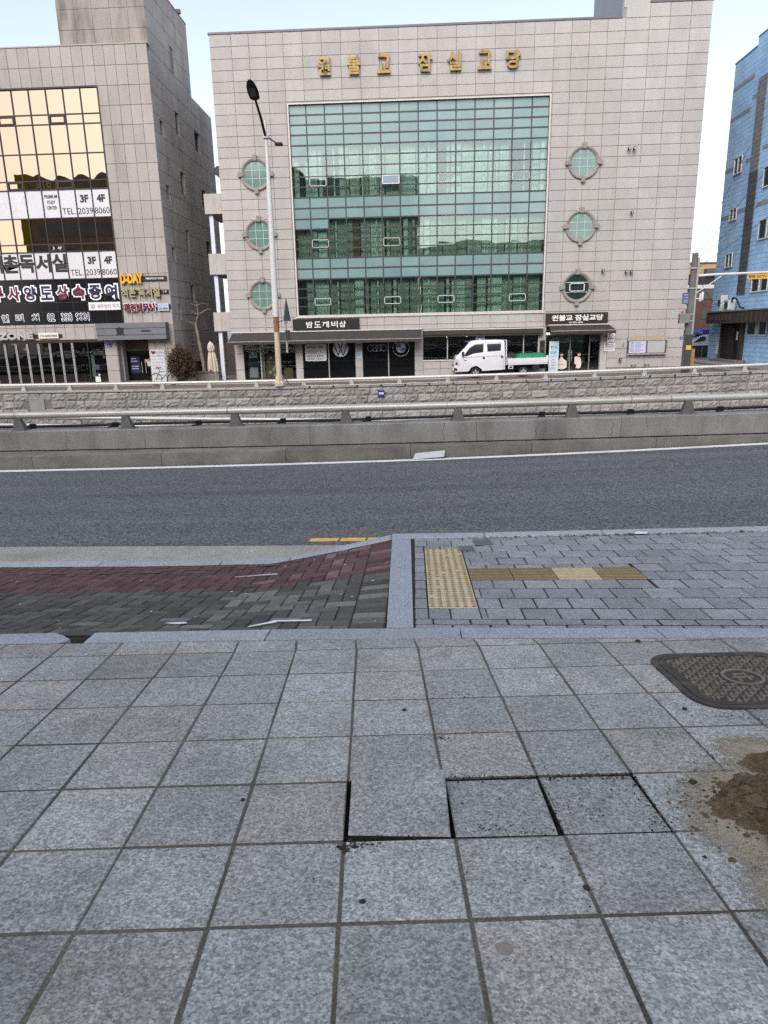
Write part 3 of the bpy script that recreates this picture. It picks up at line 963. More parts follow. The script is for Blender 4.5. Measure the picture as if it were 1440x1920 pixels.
sheet('gutter', XSR, lambda X: kerb_y(X) + .14, gy1, gut_z, GUTTER, 2)
ROAD_Y1 = lambda X: 12.08 + 0.045 * max(-3, min(9, X)) if X > 0 else 12.08 + 0.030 * max(-9, X)
sheet('road', XSR, gy1, lambda X: ROAD_Y1(X) + .03, road_z, ASPH, 10)
sheet('road_marking', XSR, lambda X: ROAD_Y1(X) - .30, lambda X: ROAD_Y1(X) - .10, lambda X, Y: road_z(X, Y) + .004, WHITE_LINE, 1)
for (a, b2) in ((-1.09, -.78), (-.775, -.50), (-.495, -.17), (-.165, .3)):
    mb = MB()
    z_ = lambda X, Y: road_z(X, Y) + .004
    mb.face([(a + .01, 6.63, z_(a, 6.63)), (b2 - .004, 6.63, z_(b2, 6.63)), (b2 + .004, 6.76, z_(b2, 6.76)), (a + .02, 6.76, z_(a, 6.76))])
    tag(mb.build('road_marking', YELLOW_LINE, fixn=False), kind='structure')
# litter
def flat_litter(name, poly, zf, label, cat, m=PAPER, th=.003, lift=.006, group=None):
    n = len(poly)
    vs = [(x, y, zf(x, y) + lift + rng.uniform(0, .006)) for x, y in poly]
    vs = vs + [(x, y, z + th) for x, y, z in vs]
    mb = MB().raw(vs, [tuple(range(n))[::-1], tuple(range(n, 2 * n))] + [(i, (i + 1) % n, n + (i + 1) % n, n + i) for i in range(n)])
    return tag(mb.build(name, m, loc=vs[0]), label, cat, group)
flat_litter('paper_strip', [(-.95, 3.53), (-.93, 3.525), (-.80, 3.63), (-.82, 3.645)], zr, 'slanting white paper strip on the dark bricks by the granite strip', 'paper', group='paper litter')
flat_litter('paper_strip', [(-.82, 3.635), (-.60, 3.63), (-.60, 3.65), (-.83, 3.655)], zr, 'straight white paper strip, right of the slanting one, on the dark bricks', 'paper', group='paper litter')
flat_litter('paper_scrap', [(-1.47, 3.65), (-1.40, 3.64), (-1.34, 3.655), (-1.36, 3.68), (-1.44, 3.675)], zr, 'small white paper scrap alone on the dark bricks', 'paper', group='paper litter')
flat_litter('paper_scrap', [(1.90, 5.70), (2.0, 5.70), (2.03, 5.76), (1.94, 5.775), (1.91, 5.74)], zs, 'crumpled white paper on the grey blocks by the right kerb', 'paper', group='paper litter', lift=.012)
flat_litter('straw', [(-1.45, 5.12), (-1.10, 5.11), (-1.10, 5.118), (-1.45, 5.128)], zr, 'thin pale stick on the maroon bricks', 'stick')
bits = MB()
r2 = random.Random(5)
for _ in range(30):
    X, Y = -r2.uniform(.2, 3.4), r2.uniform(3.5, 5.6)
    s = r2.uniform(.004, .011)
    z_ = zr(X, Y) + .006
    bits.face([(X - s, Y - s * .4, z_), (X + s, Y - s * .2, z_ + .003), (X + s * .6, Y + s * .5, z_ + .004), (X - s * .7, Y + s * .4, z_)])
tag(bits.build('litter_flecks', PAPER, fixn=False), kind='stuff')
bits = MB()
LEAF_L = mat('dead_leaf', (0.17, 0.10, 0.045), var=.4, scale=30)
for _ in range(420):
    if r2.random() < .55:
        X = r2.gauss(r2.choice((4.4, 2.4, -.2, 1.6)), .35); Y = ROAD_Y1(X) - .015 - abs(r2.gauss(0, .035)); z_ = road_z(X, Y) + .008
    else:
        X = r2.gauss(2.0, .7); Y = kerb_y(X) - .02 - abs(r2.gauss(0, .02)); z_ = zs(X, Y) + .006
    s = r2.uniform(.008, .024)
    a = r2.uniform(0, 6.28)
    bits.face([(X + s * math.cos(a + k * 1.57) * (1, .45)[k % 2], Y + s * math.sin(a + k * 1.57) * (1, .45)[k % 2], z_ + r2.uniform(0, .012)) for k in range(4)])
tag(bits.build('leaf_litter', LEAF_L, fixn=False), kind='stuff')

# ------------------------------------------------------------------ near barrier: kerb, concrete wall, pipe rail, black conduit
def zw_top(X): return -1.612 + Gw(X)
BARR_Y = 12.42
nb = thing('concrete_barrier', 'low grey concrete barrier wall along the far side of the road', 'barrier', (0, BARR_Y, -2.2))
segs = [-60, -40, -26, -18, -13.5, -9.6, -6.9, -4.55, -2.3, -.05, 2.12, 4.35, 6.5, 9, 12.5, 17, 25, 40, 60]
for i in range(len(segs) - 1):
    x0, x1 = segs[i] + .004, segs[i + 1] - .004
    mb = MB()
    n = 4
    for q in range(n):
        a, b2 = lerp(x0, x1, q / n), lerp(x0, x1, (q + 1) / n)
        sec = lambda X: [(X, ROAD_Y1(X) , -3.2), (X, BARR_Y + .03, -3.2), (X, BARR_Y + .03, -1.985 + Gw(X)), (X, BARR_Y - .03, -1.985 + Gw(X)), (X, ROAD_Y1(X) + .015, -1.995 + Gw(X))]
        A, B = sec(a), sec(b2)
        fs = [(k, (k + 1) % 5, 5 + (k + 1) % 5, 5 + k) for k in range(5)]
        if q == 0: fs.append((0, 1, 2, 3, 4)[::-1])
        if q == n - 1: fs.append((5, 6, 7, 8, 9))
        mb.raw(A + B, fs)
    mb.build('barrier_kerb', CONC_D, nb, bevel=0)
wsegs = [-60, -40, -26, -18.5, -13.1, -8.2, -5.0, -1.9, 1.15, 3.75, 6.55, 10.5, 16, 26, 40, 60]
for i in range(len(wsegs) - 1):
    x0, x1 = wsegs[i] + .003, wsegs[i + 1] - .003
    mb = MB()
    n = 4
    for q in range(n):
        a, b2 = lerp(x0, x1, q / n), lerp(x0, x1, (q + 1) / n)
        sec = lambda X: [(X, BARR_Y + .055, -3.2), (X, BARR_Y + .42, -6.5), (X, BARR_Y + .42, zw_top(X) + .010), (X, BARR_Y + .015, zw_top(X) + .010), (X, BARR_Y, zw_top(X) - .005), (X, BARR_Y, zw_top(X) - .35), (X, BARR_Y + .055, zw_top(X) - .37)]
        A, B = sec(a), sec(b2)
        fs = [(k, (k + 1) % 7, 7 + (k + 1) % 7, 7 + k) for k in range(7)]
        if q == 0: fs.append(tuple(range(7))[::-1])
        if q == n - 1: fs.append(tuple(range(7, 14)))
        mb.raw(A + B, fs)
    mb.build('barrier_wall', CONC, nb)
# cracks and rain streaks have a shape of their own: thin dark recess lines
ck = MB()
for X0, l_ in ((-6.5, .30), (-4.3, .22), (.58, .26), (2.3, .30), (3.55, .34), (4.2, .2), (-2.6, .24), (5.6, .2)):
    x, z = X0, zw_top(X0) - .012
    zend = z - l_
    while z > zend:
        x2, z2 = x + rng.uniform(-.03, .03), z - rng.uniform(.02, .05)
        ck.face([(x - .003, BARR_Y - .0015, z), (x + .003, BARR_Y - .0015, z), (x2 + .003, BARR_Y - .0015, z2), (x2 - .003, BARR_Y - .0015, z2)])
        x, z = x2, z2
ck.build('crack', mat('crack_dark', (.03, .03, .028)), nb, fixn=False)
gr = thing('guard_rail', 'round grey pipe rail on short tapered posts over the concrete barrier', 'guard rail', (0, BARR_Y + .2, -1.59))
RZ = lambda X: -1.316 + Gw(X)
rj = [-60, -40, -26, -17.5, -11.4, -7.45, -3.42, .615, 3.92, 4.62, 8.6, 12.7, 20, 40, 60]
for i in range(len(rj) - 1):
    a, b2 = rj[i] + .006, rj[i + 1] - .006
    pts = [(lerp(a, b2, q / 5), BARR_Y + .10, RZ(lerp(a, b2, q / 5))) for q in range(6)]
    MB().tube(pts, .060, 16).build('rail_pipe', PIPE, gr, smooth=True)
PX0 = -1.228
for k in range(-18, 19):
    X = PX0 + 2.06 * k
    zb, zt = zw_top(X) + .008, RZ(X) - .045
    y_ = BARR_Y + .10
    mb = MB()
    b_ = [(X - .115, y_ - .045, zb), (X + .115, y_ - .045, zb), (X + .115, y_ + .14, zb), (X - .115, y_ + .14, zb)]
    t_ = [(X - .075, y_ - .035, zt), (X + .045, y_ - .035, zt), (X + .045, y_ + .04, zt), (X - .075, y_ + .04, zt)]
    mb.hexa(b_, t_)
    mb.box(X - .145, X + .145, y_ - .06, y_ + .16, zb - .006, zb + .016)
    mb.build('rail_post', POSTM, gr, bevel=.008)
cd = thing('conduit_pipe', 'thin black conduit pipe clamped along the back of the near barrier top', 'pipe', (0, BARR_Y + .40, -1.56))
MB().tube([(X, BARR_Y + .40, zw_top(X) + .055 + .010 * math.sin(X * 1.1)) for X in [x * 0.8 for x in range(-40, 41)]], .026, 8).build('pipe', BLACKP, cd, smooth=True)
for k in range(-8, 9):
    X = .78 + 1.62 * k
    mb = MB().box(X - .05, X + .05, BARR_Y + .36, BARR_Y + .44, zw_top(X), zw_top(X) + .10)
    mb.tube([(X, BARR_Y + .36, zw_top(X) + .03), (X - .10, BARR_Y + .27, zw_top(X) + .022)], .014, 6)
    mb.build('clamp', BLACKP, cd)
# foam board dropped by the kerb
mb = MB()
fz = lambda X: road_z(X, 11.98)
P0 = [(-.01, 11.90, fz(0) + .012), (.545, 11.93, fz(.5) + .035), (.565, 12.02, fz(.5) + .125), (.03, 12.04, fz(0) + .085)]
mb.hexa(P0, [(x, y + .03, z + .012) for x, y, z in P0])
tag(mb.build('foam_board', mat('foam_white', (.38, .40, .43), var=.2, scale=9, rough=.7), loc=(.27, 11.95, -2.15), bevel=.004), 'white ribbed foam board leaning on the far kerb of the road', 'board')

# ------------------------------------------------------------------ underpass between the barrier and the retaining wall
sheet('underpass_road', [-60, -30, -10, 0, 10, 30, 60], lambda X: BARR_Y + .4, lambda X: 29.6, lambda X, Y: -4.3 - .03 * max(-12, min(12, X)), ASPH, 2)
ir = thing('guard_rail', 'double pipe guard rail in the underpass, seen low behind the near barrier at left', 'guard rail', (-8, 22, -4))
irz = lambda X: -2.46 - .0245 * (X + 13.1)
for dz, nm in ((0, 'rail_pipe'), (-.26, 'rail_pipe')):
    MB().tube([(X, 22, irz(X) + dz) for X in (-30, -20, -10, 0, 6)], .065, 10).build(nm, PIPE, ir, smooth=True)
for k in range(18):
    X = -29 + 2 * k
    MB().box(X - .06, X + .06, 22.0, 22.12, irz(X) - .62, irz(X) + .02).build('rail_post', POSTF, ir)
mb = MB()
for a, b2 in ((-30, -15), (-15, 0), (0, 8)):
    mb.hexa([(a, 21.8, -5), (b2, 21.8, -5), (b2, 22.3, -5), (a, 22.3, -5)], [(a, 21.85, irz(a) - .62), (b2, 21.85, irz(b2) - .62), (b2, 22.25, irz(b2) - .62), (a, 22.25, irz(a) - .62)])
mb.build('concrete_base', CONC_TOP, ir)

# ------------------------------------------------------------------ retaining wall of rock-faced stone, with its own rail
WY = 29.35
def zc_top(X): return -2.135 + Gw(X)
rw = thing('retaining_wall', 'retaining wall of grey rock faced stone blocks below the far street', 'wall', (0, WY, -4.6))
mb = MB()
xs = [-70, -45, -30, -22, -16, -10, -4, 2, 8, 14, 20, 30, 45, 70]
for i in range(len(xs) - 1):
    a, b2 = xs[i], xs[i + 1]
    mb.hexa([(a, WY + .02, -6.5), (b2, WY + .02, -6.5), (b2, WY + .6, -6.5), (a, WY + .6, -6.5)],
            [(a, WY + .02, zc_top(a) - .07), (b2, WY + .02, zc_top(b2) - .07), (b2, WY + .6, zc_top(b2) - .07), (a, WY + .6, zc_top(a) - .07)])
mb.build('backing', MORTAR, rw)
xc = -40.0
while xc < 40:
    x1 = xc + 4.0
    mb = MB()
    mb.hexa([(xc + .01, WY - .06, zc_top(xc) - .075), (x1 - .01, WY - .06, zc_top(x1) - .075), (x1 - .01, WY + .62, zc_top(x1) - .075), (xc + .01, WY + .62, zc_top(xc) - .075)],
            [(xc + .01, WY - .06, zc_top(xc)), (x1 - .01, WY - .06, zc_top(x1)), (x1 - .01, WY + .62, zc_top(x1)), (xc + .01, WY + .62, zc_top(xc))])
    mb.build('coping', CONC_TOP, rw, bevel=.012)
    xc = x1
variants = []
for k in range(14):
    r3 = random.Random(100 + k)
    vs, fs = [], []
    nu, nv = 6, 4
    for j in range(nv + 1):
        for i in range(nu + 1):
            edge = i in (0, nu) or j in (0, nv)
            d = -.012 if edge else -(.022 + r3.uniform(0, .06))
            vs.append((i / nu + (0 if edge else r3.uniform(-.05, .05)), d, j / nv + (0 if edge else r3.uniform(-.07, .07))))
    for j in range(nv):
        for i in range(nu):
            a = j * (nu + 1) + i
            fs.append((a, a + 1, a + nu + 2, a + nu + 1))
    ring = [i for i in range(nu + 1)] + [j * (nu + 1) + nu for j in range(1, nv + 1)] + [nv * (nu + 1) + i for i in range(nu - 1, -1, -1)] + [j * (nu + 1) for j in range(nv - 1, 0, -1)]
    base = len(vs)
    for i in ring: vs.append((vs[i][0], .03, vs[i][2]))
    for q in range(len(ring)):
        q2 = (q + 1) % len(ring)
        fs.append((ring[q2], ring[q], base + q, base + q2))
    me = bpy.data.meshes.new('stone')
    me.from_pydata(vs, [], fs); me.materials.append(STONE); me.update()
    variants.append((me, vs, fs))
nst = 0
rest = MB()
rh = .345
for row in range(8):
    x = -36 + rng.uniform(0, .5)
    while x < 36:
        w = rng.choice((.38, .46, .52, .56, .62, .70)) * rng.uniform(.92, 1.08)
        zt = zc_top(x + w / 2) - .078 - row * rh
        me, vs, fs = rng.choice(variants)
        inview = -18.9 < x < 15.6 and row < 4
        skip = (-16.75 < x + w / 2 < -16.05 and zt < -2.35 and row < 3)
        if not skip:
            if inview and nst < 298:
                o = bpy.data.objects.new('stone', me)
                COL.objects.link(o)
                o.parent = rw
                o.location = (x + .009 - 0, WY - WY + .02, zt - rh + .008 + 4.6)
                o.scale = (w - .018, 1, rh - .016)
                nst += 1
            else:
                rest.raw([(x + .009 + v[0] * (w - .018), WY + .02 + v[1], zt - rh + .008 + v[2] * (rh - .016)) for v in vs], fs)
        x += w
tag(rest.build('stone_courses', STONE, rw, fixn=False), kind='stuff')
MB().box(-16.74, -16.08, WY - .03, WY + .03, -3.35, -2.42).build('access_plate', mat('plate_grey', (.23, .22, .21), var=.15, scale=3), rw, bevel=.008)
ns = thing('number_sign', 'small blue number plate on the stone retaining wall', 'sign', (-1.34, WY - .1, -2.5))
MB().box(-1.48, -1.20, WY - .13, WY - .10, -2.64, -2.37).build('plate', mat('sign_blue', (.025, .03, .17), rough=.5, var=.08), ns, bevel=.01)
SIGNW = mat('sign_white', (.72, .73, .75), rough=.6, var=.04)
MB().box(-1.44, -1.24, WY - .136, WY - .128, -2.545, -2.455).build('lettering', mat('sign_pale_blue', (.45, .47, .6), var=.3, scale=40), ns)
fr_ = thing('guard_rail', 'pale pipe rail on short posts along the top of the stone retaining wall', 'guard rail', (0, WY + .25, -2.1))
FZ = lambda X: -1.875 + Gw(X)
a = -42.4
while a < 42:
    if not (a < -5.7 < a + 6.1):
        pass
    pts = [(a + .01 + 1.016 * q * 1.0, WY + .2, FZ(a + 1.016 * q)) for q in range(7)]
    MB().tube(pts, .062, 12).build('rail_pipe', mat('rail_pale', (.52, .50, .46), rough=.4, metal=.25, spec=.5, var=.12, scale=1.5, stretch=(.5, 1, 1)), fr_, smooth=True)
    a += 6.1
for k in range(-20, 21):
    X = -.56 + 2.055 * k
    zb, zt = zc_top(X), FZ(X) - .04
    mb = MB().hexa([(X - .11, WY + .10, zb), (X + .11, WY + .10, zb), (X + .11, WY + .32, zb), (X - .11, WY + .32, zb)], [(X - .055, WY + .14, zt), (X + .055, WY + .14, zt), (X + .055, WY + .26, zt), (X - .055, WY + .26, zt)])
    mb.build('rail_post', POSTF, fr_, bevel=.006)
wc = thing('cable', 'thin white cable sagging along the coping in front of the far rail', 'cable', (0, WY - .09, -2.1))
MB().tube([(-4.9 + .55 * k, WY - .085, zc_top(-4.9 + .55 * k) + .02 + (.03 if k % 2 else 0)) for k in range(48)], .016, 6).build('wire', PIPE, wc, smooth=True)
for k in range(22):
    X = -4.4 + 1.02 * k
    MB().box(X - .03, X + .03, WY - .10, WY - .05, zc_top(X) - .04, zc_top(X) + .03).build('clip', BLACKP, wc)

# ------------------------------------------------------------------ far street, ground
def fz_(X, Y):
    prof = [(29.9, -2.34), (33.5, -2.47), (37.6, -2.515), (37.62, -2.43), (39.0, -2.385), (44, -2.38), (80, -2.30)]
    for (y0, z0), (y1, z1) in zip(prof, prof[1:]):
        if Y <= y1:
            return lerp(z0, z1, max(0, (Y - y0) / (y1 - y0))) + Gw(X)
    return prof[-1][1] + Gw(X)
XF = [-60, -40, -30, -22, -16, -12, -8, -4, 0, 4, 8, 12, 16, 20, 28, 40, 60]
def band(name, y0, y1, m, ny=2):
    return sheet(name, XF, lambda X: y0, lambda X: y1, fz_, m, ny)
band('far_street', 29.93, 37.6, ASPH_FAR, 6)
mb = MB()
for i in range(len(XF) - 1):
    a, b2 = XF[i], XF[i + 1]
    mb.face([(a, 37.6, fz_(a, 37.6)), (b2, 37.6, fz_(b2, 37.6)), (b2, 37.63, fz_(b2, 37.63)), (a, 37.63, fz_(a, 37.63))])
tag(mb.build('far_kerb', CONC_TOP, fixn=False), kind='structure')
band('far_pavement', 37.63, 46, mat('far_paving', (.20, .17, .16), var=.15, scale=2, fine=.2, fscale=40), 3)
band('side_street', 46.0, 120, mat('side_asphalt', (.10, .10, .105), var=.15, scale=1.0, fine=.2, fscale=40), 4)
tag(MB().face([(-1500, -1500, -7), (1500, -1500, -7), (1500, 1500, -7), (-1500, 1500, -7)]).build('ground', mat('earth', (.12, .11, .10), var=.2, scale=.05), fixn=False), kind='structure')
# ------------------------------------------------------------------ materials of the buildings
PANEL = mat('facade_granite', (0.372, 0.350, 0.334), rough=0.8, var=0.07, scale=1.3, fine=0.20, fscale=34, rnd=0.055, bump=0.12, bscale=60,
            stain=(0.265, 0.24, 0.222), stain_scale=0.55, stain_amt=0.35, stretch=(1.5, 1, 0.45))
PANEL_GAP = mat('facade_joint', (0.25, 0.23, 0.216), rough=0.95, var=0.15, scale=2)
COPING = mat('coping_metal', (0.115, 0.11, 0.12), rough=0.5, metal=0.3, var=0.1)
FRAME_W = mat('frame_pale', (0.54, 0.505, 0.485), rough=0.5, var=0.06)
MULL = mat('mullion_dark', (0.028, 0.036, 0.036), rough=0.5, var=0.1, spec=0.4)
VGLASS = glass('teal_glass', (0.68, 0.86, 0.79), 0.95, refl=0.15, rough=0.015, refl_col=(0.72, 0.86, 0.82), wave=.02)
SPANDREL = mat('spandrel_glass', (0.175, 0.262, 0.246), rough=0.12, var=0.10, scale=0.8, spec=0.6, rnd=0.06, stain=(0.12, 0.22, 0.24), stain_scale=0.5, stain_amt=0.6)
ROUNDG = mat('round_window_glass', (0.125, 0.205, 0.178), rough=0.07, var=0.18, scale=1.5, spec=0.7)
RING = mat('ring_stone', (0.245, 0.222, 0.20), rough=0.9, var=0.22, scale=8, fine=.15, fscale=60, stain=(0.17, .15, .13), stain_scale=4, stain_amt=.6)
ROOM = mat('room_plaster', (0.42, 0.45, 0.38), rough=0.9, var=0.2, scale=.7)
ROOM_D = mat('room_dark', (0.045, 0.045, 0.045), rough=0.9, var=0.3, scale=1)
CURT_A = mat('curtain_cream', (0.60, 0.62, 0.50), rough=0.9, var=0.18, scale=9, stretch=(1, 1, .05))
CURT_B = mat('curtain_green', (0.44, 0.47, 0.37), rough=0.9, var=0.25, scale=9, stretch=(1, 1, .05))
CURT_C = mat('curtain_white', (0.72, 0.76, 0.68), rough=0.9, var=0.12, scale=9, stretch=(1, 1, .05))
CURT_D = mat('curtain_brown', (0.22, 0.13, 0.05), rough=0.9, var=0.2, scale=9)
BRASS = mat('letter_brass', (0.27, 0.175, 0.055), rough=0.5, metal=0.35, spec=0.5, var=0.5, scale=6, stain=(0.06, 0.044, 0.03), stain_scale=3.2, stain_amt=1.0)
SIGN_K = mat('sign_black', (0.014, 0.014, 0.015), rough=0.4, var=0.1, spec=0.4)
SIGN_DB = mat('sign_dark_brown', (0.024, 0.019, 0.017), rough=0.5, var=0.15)
LETTER_W = mat('letter_cream', (0.66, 0.64, 0.58), rough=0.5, var=0.05)
LETTER_PW = mat('letter_white', (0.78, 0.78, 0.80), rough=0.5, var=0.03)
AWN = mat('awning_grey_brown', (0.042, 0.038, 0.035), rough=0.85, var=0.15, scale=3, fine=.15, fscale=60)
AWN_B = mat('awning_dark_brown', (0.040, 0.031, 0.028), rough=0.85, var=0.15, scale=3, fine=.15, fscale=60)
BLACKG = mat('black_film_glass', (0.006, 0.007, 0.008), rough=0.04, var=0.1, spec=0.2)
SHOPG = glass('shop_glass', (0.75, 0.85, 0.80), 0.85, refl=0.03, rough=0.01)
DOORG = glass('door_glass', (0.80, 0.90, 0.78), 0.80, refl=0.03, rough=0.01)
ALU = mat('aluminium_frame', (0.40, 0.39, 0.37), rough=0.4, metal=0.4, var=0.08)
STEEL = mat('steel_grey', (0.22, 0.22, 0.22), rough=0.5, metal=0.4, var=0.1)
CONCW = mat('weathered_concrete', (0.285, 0.252, 0.225), rough=0.92, var=0.16, scale=1.5, fine=.16, fscale=34, rnd=.05, stain=(0.125, 0.108, 0.095), stain_scale=0.8, stain_amt=0.9, stretch=(1.6, 1.6, .35))
SIDEW = mat('weathered_side_stone', (0.45, 0.41, 0.375), rough=0.92, var=0.18, scale=1.2, fine=.15, fscale=34, rnd=.07, stain=(0.23, 0.20, 0.178), stain_scale=0.5, stain_amt=0.85, stretch=(1, 1.2, .5))
BALC = mat('balcony_concrete', (0.385, 0.36, 0.33), rough=0.9, var=0.12, scale=2, fine=.15, fscale=50, stain=(0.24, .22, .20), stain_scale=1.6, stain_amt=.6, stretch=(3, 3, .5))
DARKWALL = mat('alley_wall', (0.10, 0.092, 0.085), rough=0.95, var=0.25, scale=1.5)
FY = 39.0

# ------------------------------------------------------------------ main building
mbld = thing('office_building', 'wide five storey building clad in pinkish grey granite with a big teal glass wall', 'building', (2.3, FY, -2.4))
XL, XRT = -10.13, 14.80
core = MB()
YB = FY + .032
core.box(XL, -6.42, YB, FY + .5, .10, 14.70)                       # left of the glass
core.box(7.24, XRT, YB, FY + .5, .25, 14.70); core.box(11.80, XRT, YB + .01, FY + .5, 14.6, 15.28)                       # right of it
core.box(-6.42, 7.24, YB, FY + .5, 11.50, 14.70)                   # above
core.box(-6.42, 7.24, YB, FY + .5, .12, .90)                       # below
core.box(10.72, XRT, YB, FY + .5, -3.2, .25)                       # right of the door
core.box(XL, XL + .3, FY + .5, 52, -3.2, 14.70)
core.box(XRT - .3, XRT, FY + .5, 52, -3.2, 14.7)
core.box(XL, XRT, 51.7, 52, -3.2, 14.7)
core.box(XL + .02, XRT - .02, FY + .35, 51.9, 14.35, 14.62)
core.build('wall_core', PANEL_GAP, mbld)
ins = MB()
ins.box(-6.42, 7.24, 42.2, 42.4, .9, 11.5)                         # room backs
for z0, z1 in ((.78, .92), (3.0, 3.95), (6.0, 7.0), (9.6, 11.48)):   # floors behind the spandrels
    ins.box(-6.40, 7.22, FY + .30, 42.2, z0, z1)
ins.box(-6.42, -6.40, FY + .3, 42.2, .9, 11.5); ins.box(7.22, 7.24, FY + .3, 42.2, .9, 11.5)
ins.build('interior', ROOM, mbld)
gi = MB()
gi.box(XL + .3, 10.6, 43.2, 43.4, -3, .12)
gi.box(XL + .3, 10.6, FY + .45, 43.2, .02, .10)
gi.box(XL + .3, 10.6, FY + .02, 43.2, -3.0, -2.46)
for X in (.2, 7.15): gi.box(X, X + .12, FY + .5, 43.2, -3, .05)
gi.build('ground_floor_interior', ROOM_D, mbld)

def clip_rects(r, cuts):
    rs = [r]
    for c in cuts: rs = rect_sub(rs, c)
    return rs
def panels(cols, rows, cuts, parent, m, y0=FY, th=.030, gap=.009, limit=300, name='stone_panel', kind_rest='stone_panel_field', axis='y', skip=None, jit=.003):
    allp = []
    for j in range(len(rows) - 1):
        for i in range(len(cols) - 1):
            for q in clip_rects((cols[i], cols[i + 1], rows[j + 1], rows[j]), cuts):
                if q[1] - q[0] > .05 and q[3] - q[2] > .05:
                    allp.append(q)
    allp.sort(key=lambda q: -(q[1] - q[0]) * (q[3] - q[2]))
    rest = MB()
    for n_, q in enumerate(allp):
        d = rng.uniform(0, jit)
        x0, x1, z0, z1 = q[0] + gap, q[1] - gap, q[2] + gap, q[3] - gap
        e = .006
        if axis == 'y':
            f = [(x0 + e, y0 - d, z0 + e), (x1 - e, y0 - d, z0 + e), (x1 - e, y0 - d, z1 - e), (x0 + e, y0 - d, z1 - e)]
            k = [(x0, y0 - d + e, z0), (x1, y0 - d + e, z0), (x1, y0 - d + e, z1), (x0, y0 - d + e, z1)]
            b_ = [(x0, y0 + th, z0), (x1, y0 + th, z0), (x1, y0 + th, z1), (x0, y0 + th, z1)]
        else:       # wall facing +X; columns run along Y
            f = [(y0 + d, x0 + e, z0 + e), (y0 + d, x1 - e, z0 + e), (y0 + d, x1 - e, z1 - e), (y0 + d, x0 + e, z1 - e)]
            k = [(y0 + d - e, x0, z0), (y0 + d - e, x1, z0), (y0 + d - e, x1, z1), (y0 + d - e, x0, z1)]
            b_ = [(y0 - th, x0, z0), (y0 - th, x1, z0), (y0 - th, x1, z1), (y0 - th, x0, z1)]
        fs = [(8, 9, 10, 11)]
        for i in range(4):
            jn = (i + 1) % 4
            fs += [(i, jn, 4 + jn, 4 + i), (4 + i, 4 + jn, 8 + jn, 8 + i)]
        tgt = MB() if n_ < limit else rest
        tgt.raw(b_ + k + f, fs)
        if n_ < limit:
            tgt.build(name, m, parent, fixn=False)
    if rest.v:
        tag(rest.build(kind_rest, m, parent, fixn=False), kind='stuff')
prow = [14.70, 14.15, 13.60, 13.08] + [12.57 - .5075 * i for i in range(30)]
prow = [z for z in prow if z > -2.6]
pcol = [XL, -9.02, -8.13, -7.25, -6.38, -5.41, -4.44, -3.47, -2.49, -1.53, -.56, .41, 1.38, 2.35, 3.32, 4.28, 5.26, 6.22, 7.19, 8.05, 8.92, 9.79, 10.65, 11.81, 12.79, 13.79, XRT]
GX0, GX1, GZ0, GZ1 = -6.25, 7.07, 1.01, 11.41
cuts = [(GX0 - .13, GX1 + .13, GZ0 - .13, GZ1 + .13), (XL - .1, 10.72, -3, .12)]
panels(pcol, prow, cuts, mbld, PANEL)
# raised part of the parapet at the right
panels([10.65, 11.81, 12.79, 13.79, XRT], [15.31, 14.70 + .0], [], mbld, PANEL)
hb = MB(); hb.box(10.50, 11.80, FY + .03, 45, 14.65, 18.2); hb.build('stair_tower', PANEL_GAP, mbld)
panels([10.52, 11.78], [18.2 - .51 * i for i in range(7)][:7], [], mbld, PANEL, y0=FY + .002)
sd = MB()
for i in range(5): sd.box(10.465, 10.497, FY + .04 + i * 1.2, FY + .04 + (i + 1) * 1.2 - .02, 14.75, 18.2)
sd.build('tower_side_cladding', mat('tower_side_blue_grey', (.24, .27, .31), var=.1), mbld)
cp = MB(); cp.box(XL - .05, 10.46, FY - .03, FY + .55, 14.705, 14.80); cp.build('coping', COPING, mbld)
cp = MB(); cp.box(11.81, XRT + .05, FY - .03, FY + .55, 15.315, 15.42); cp.build('coping', COPING, mbld)
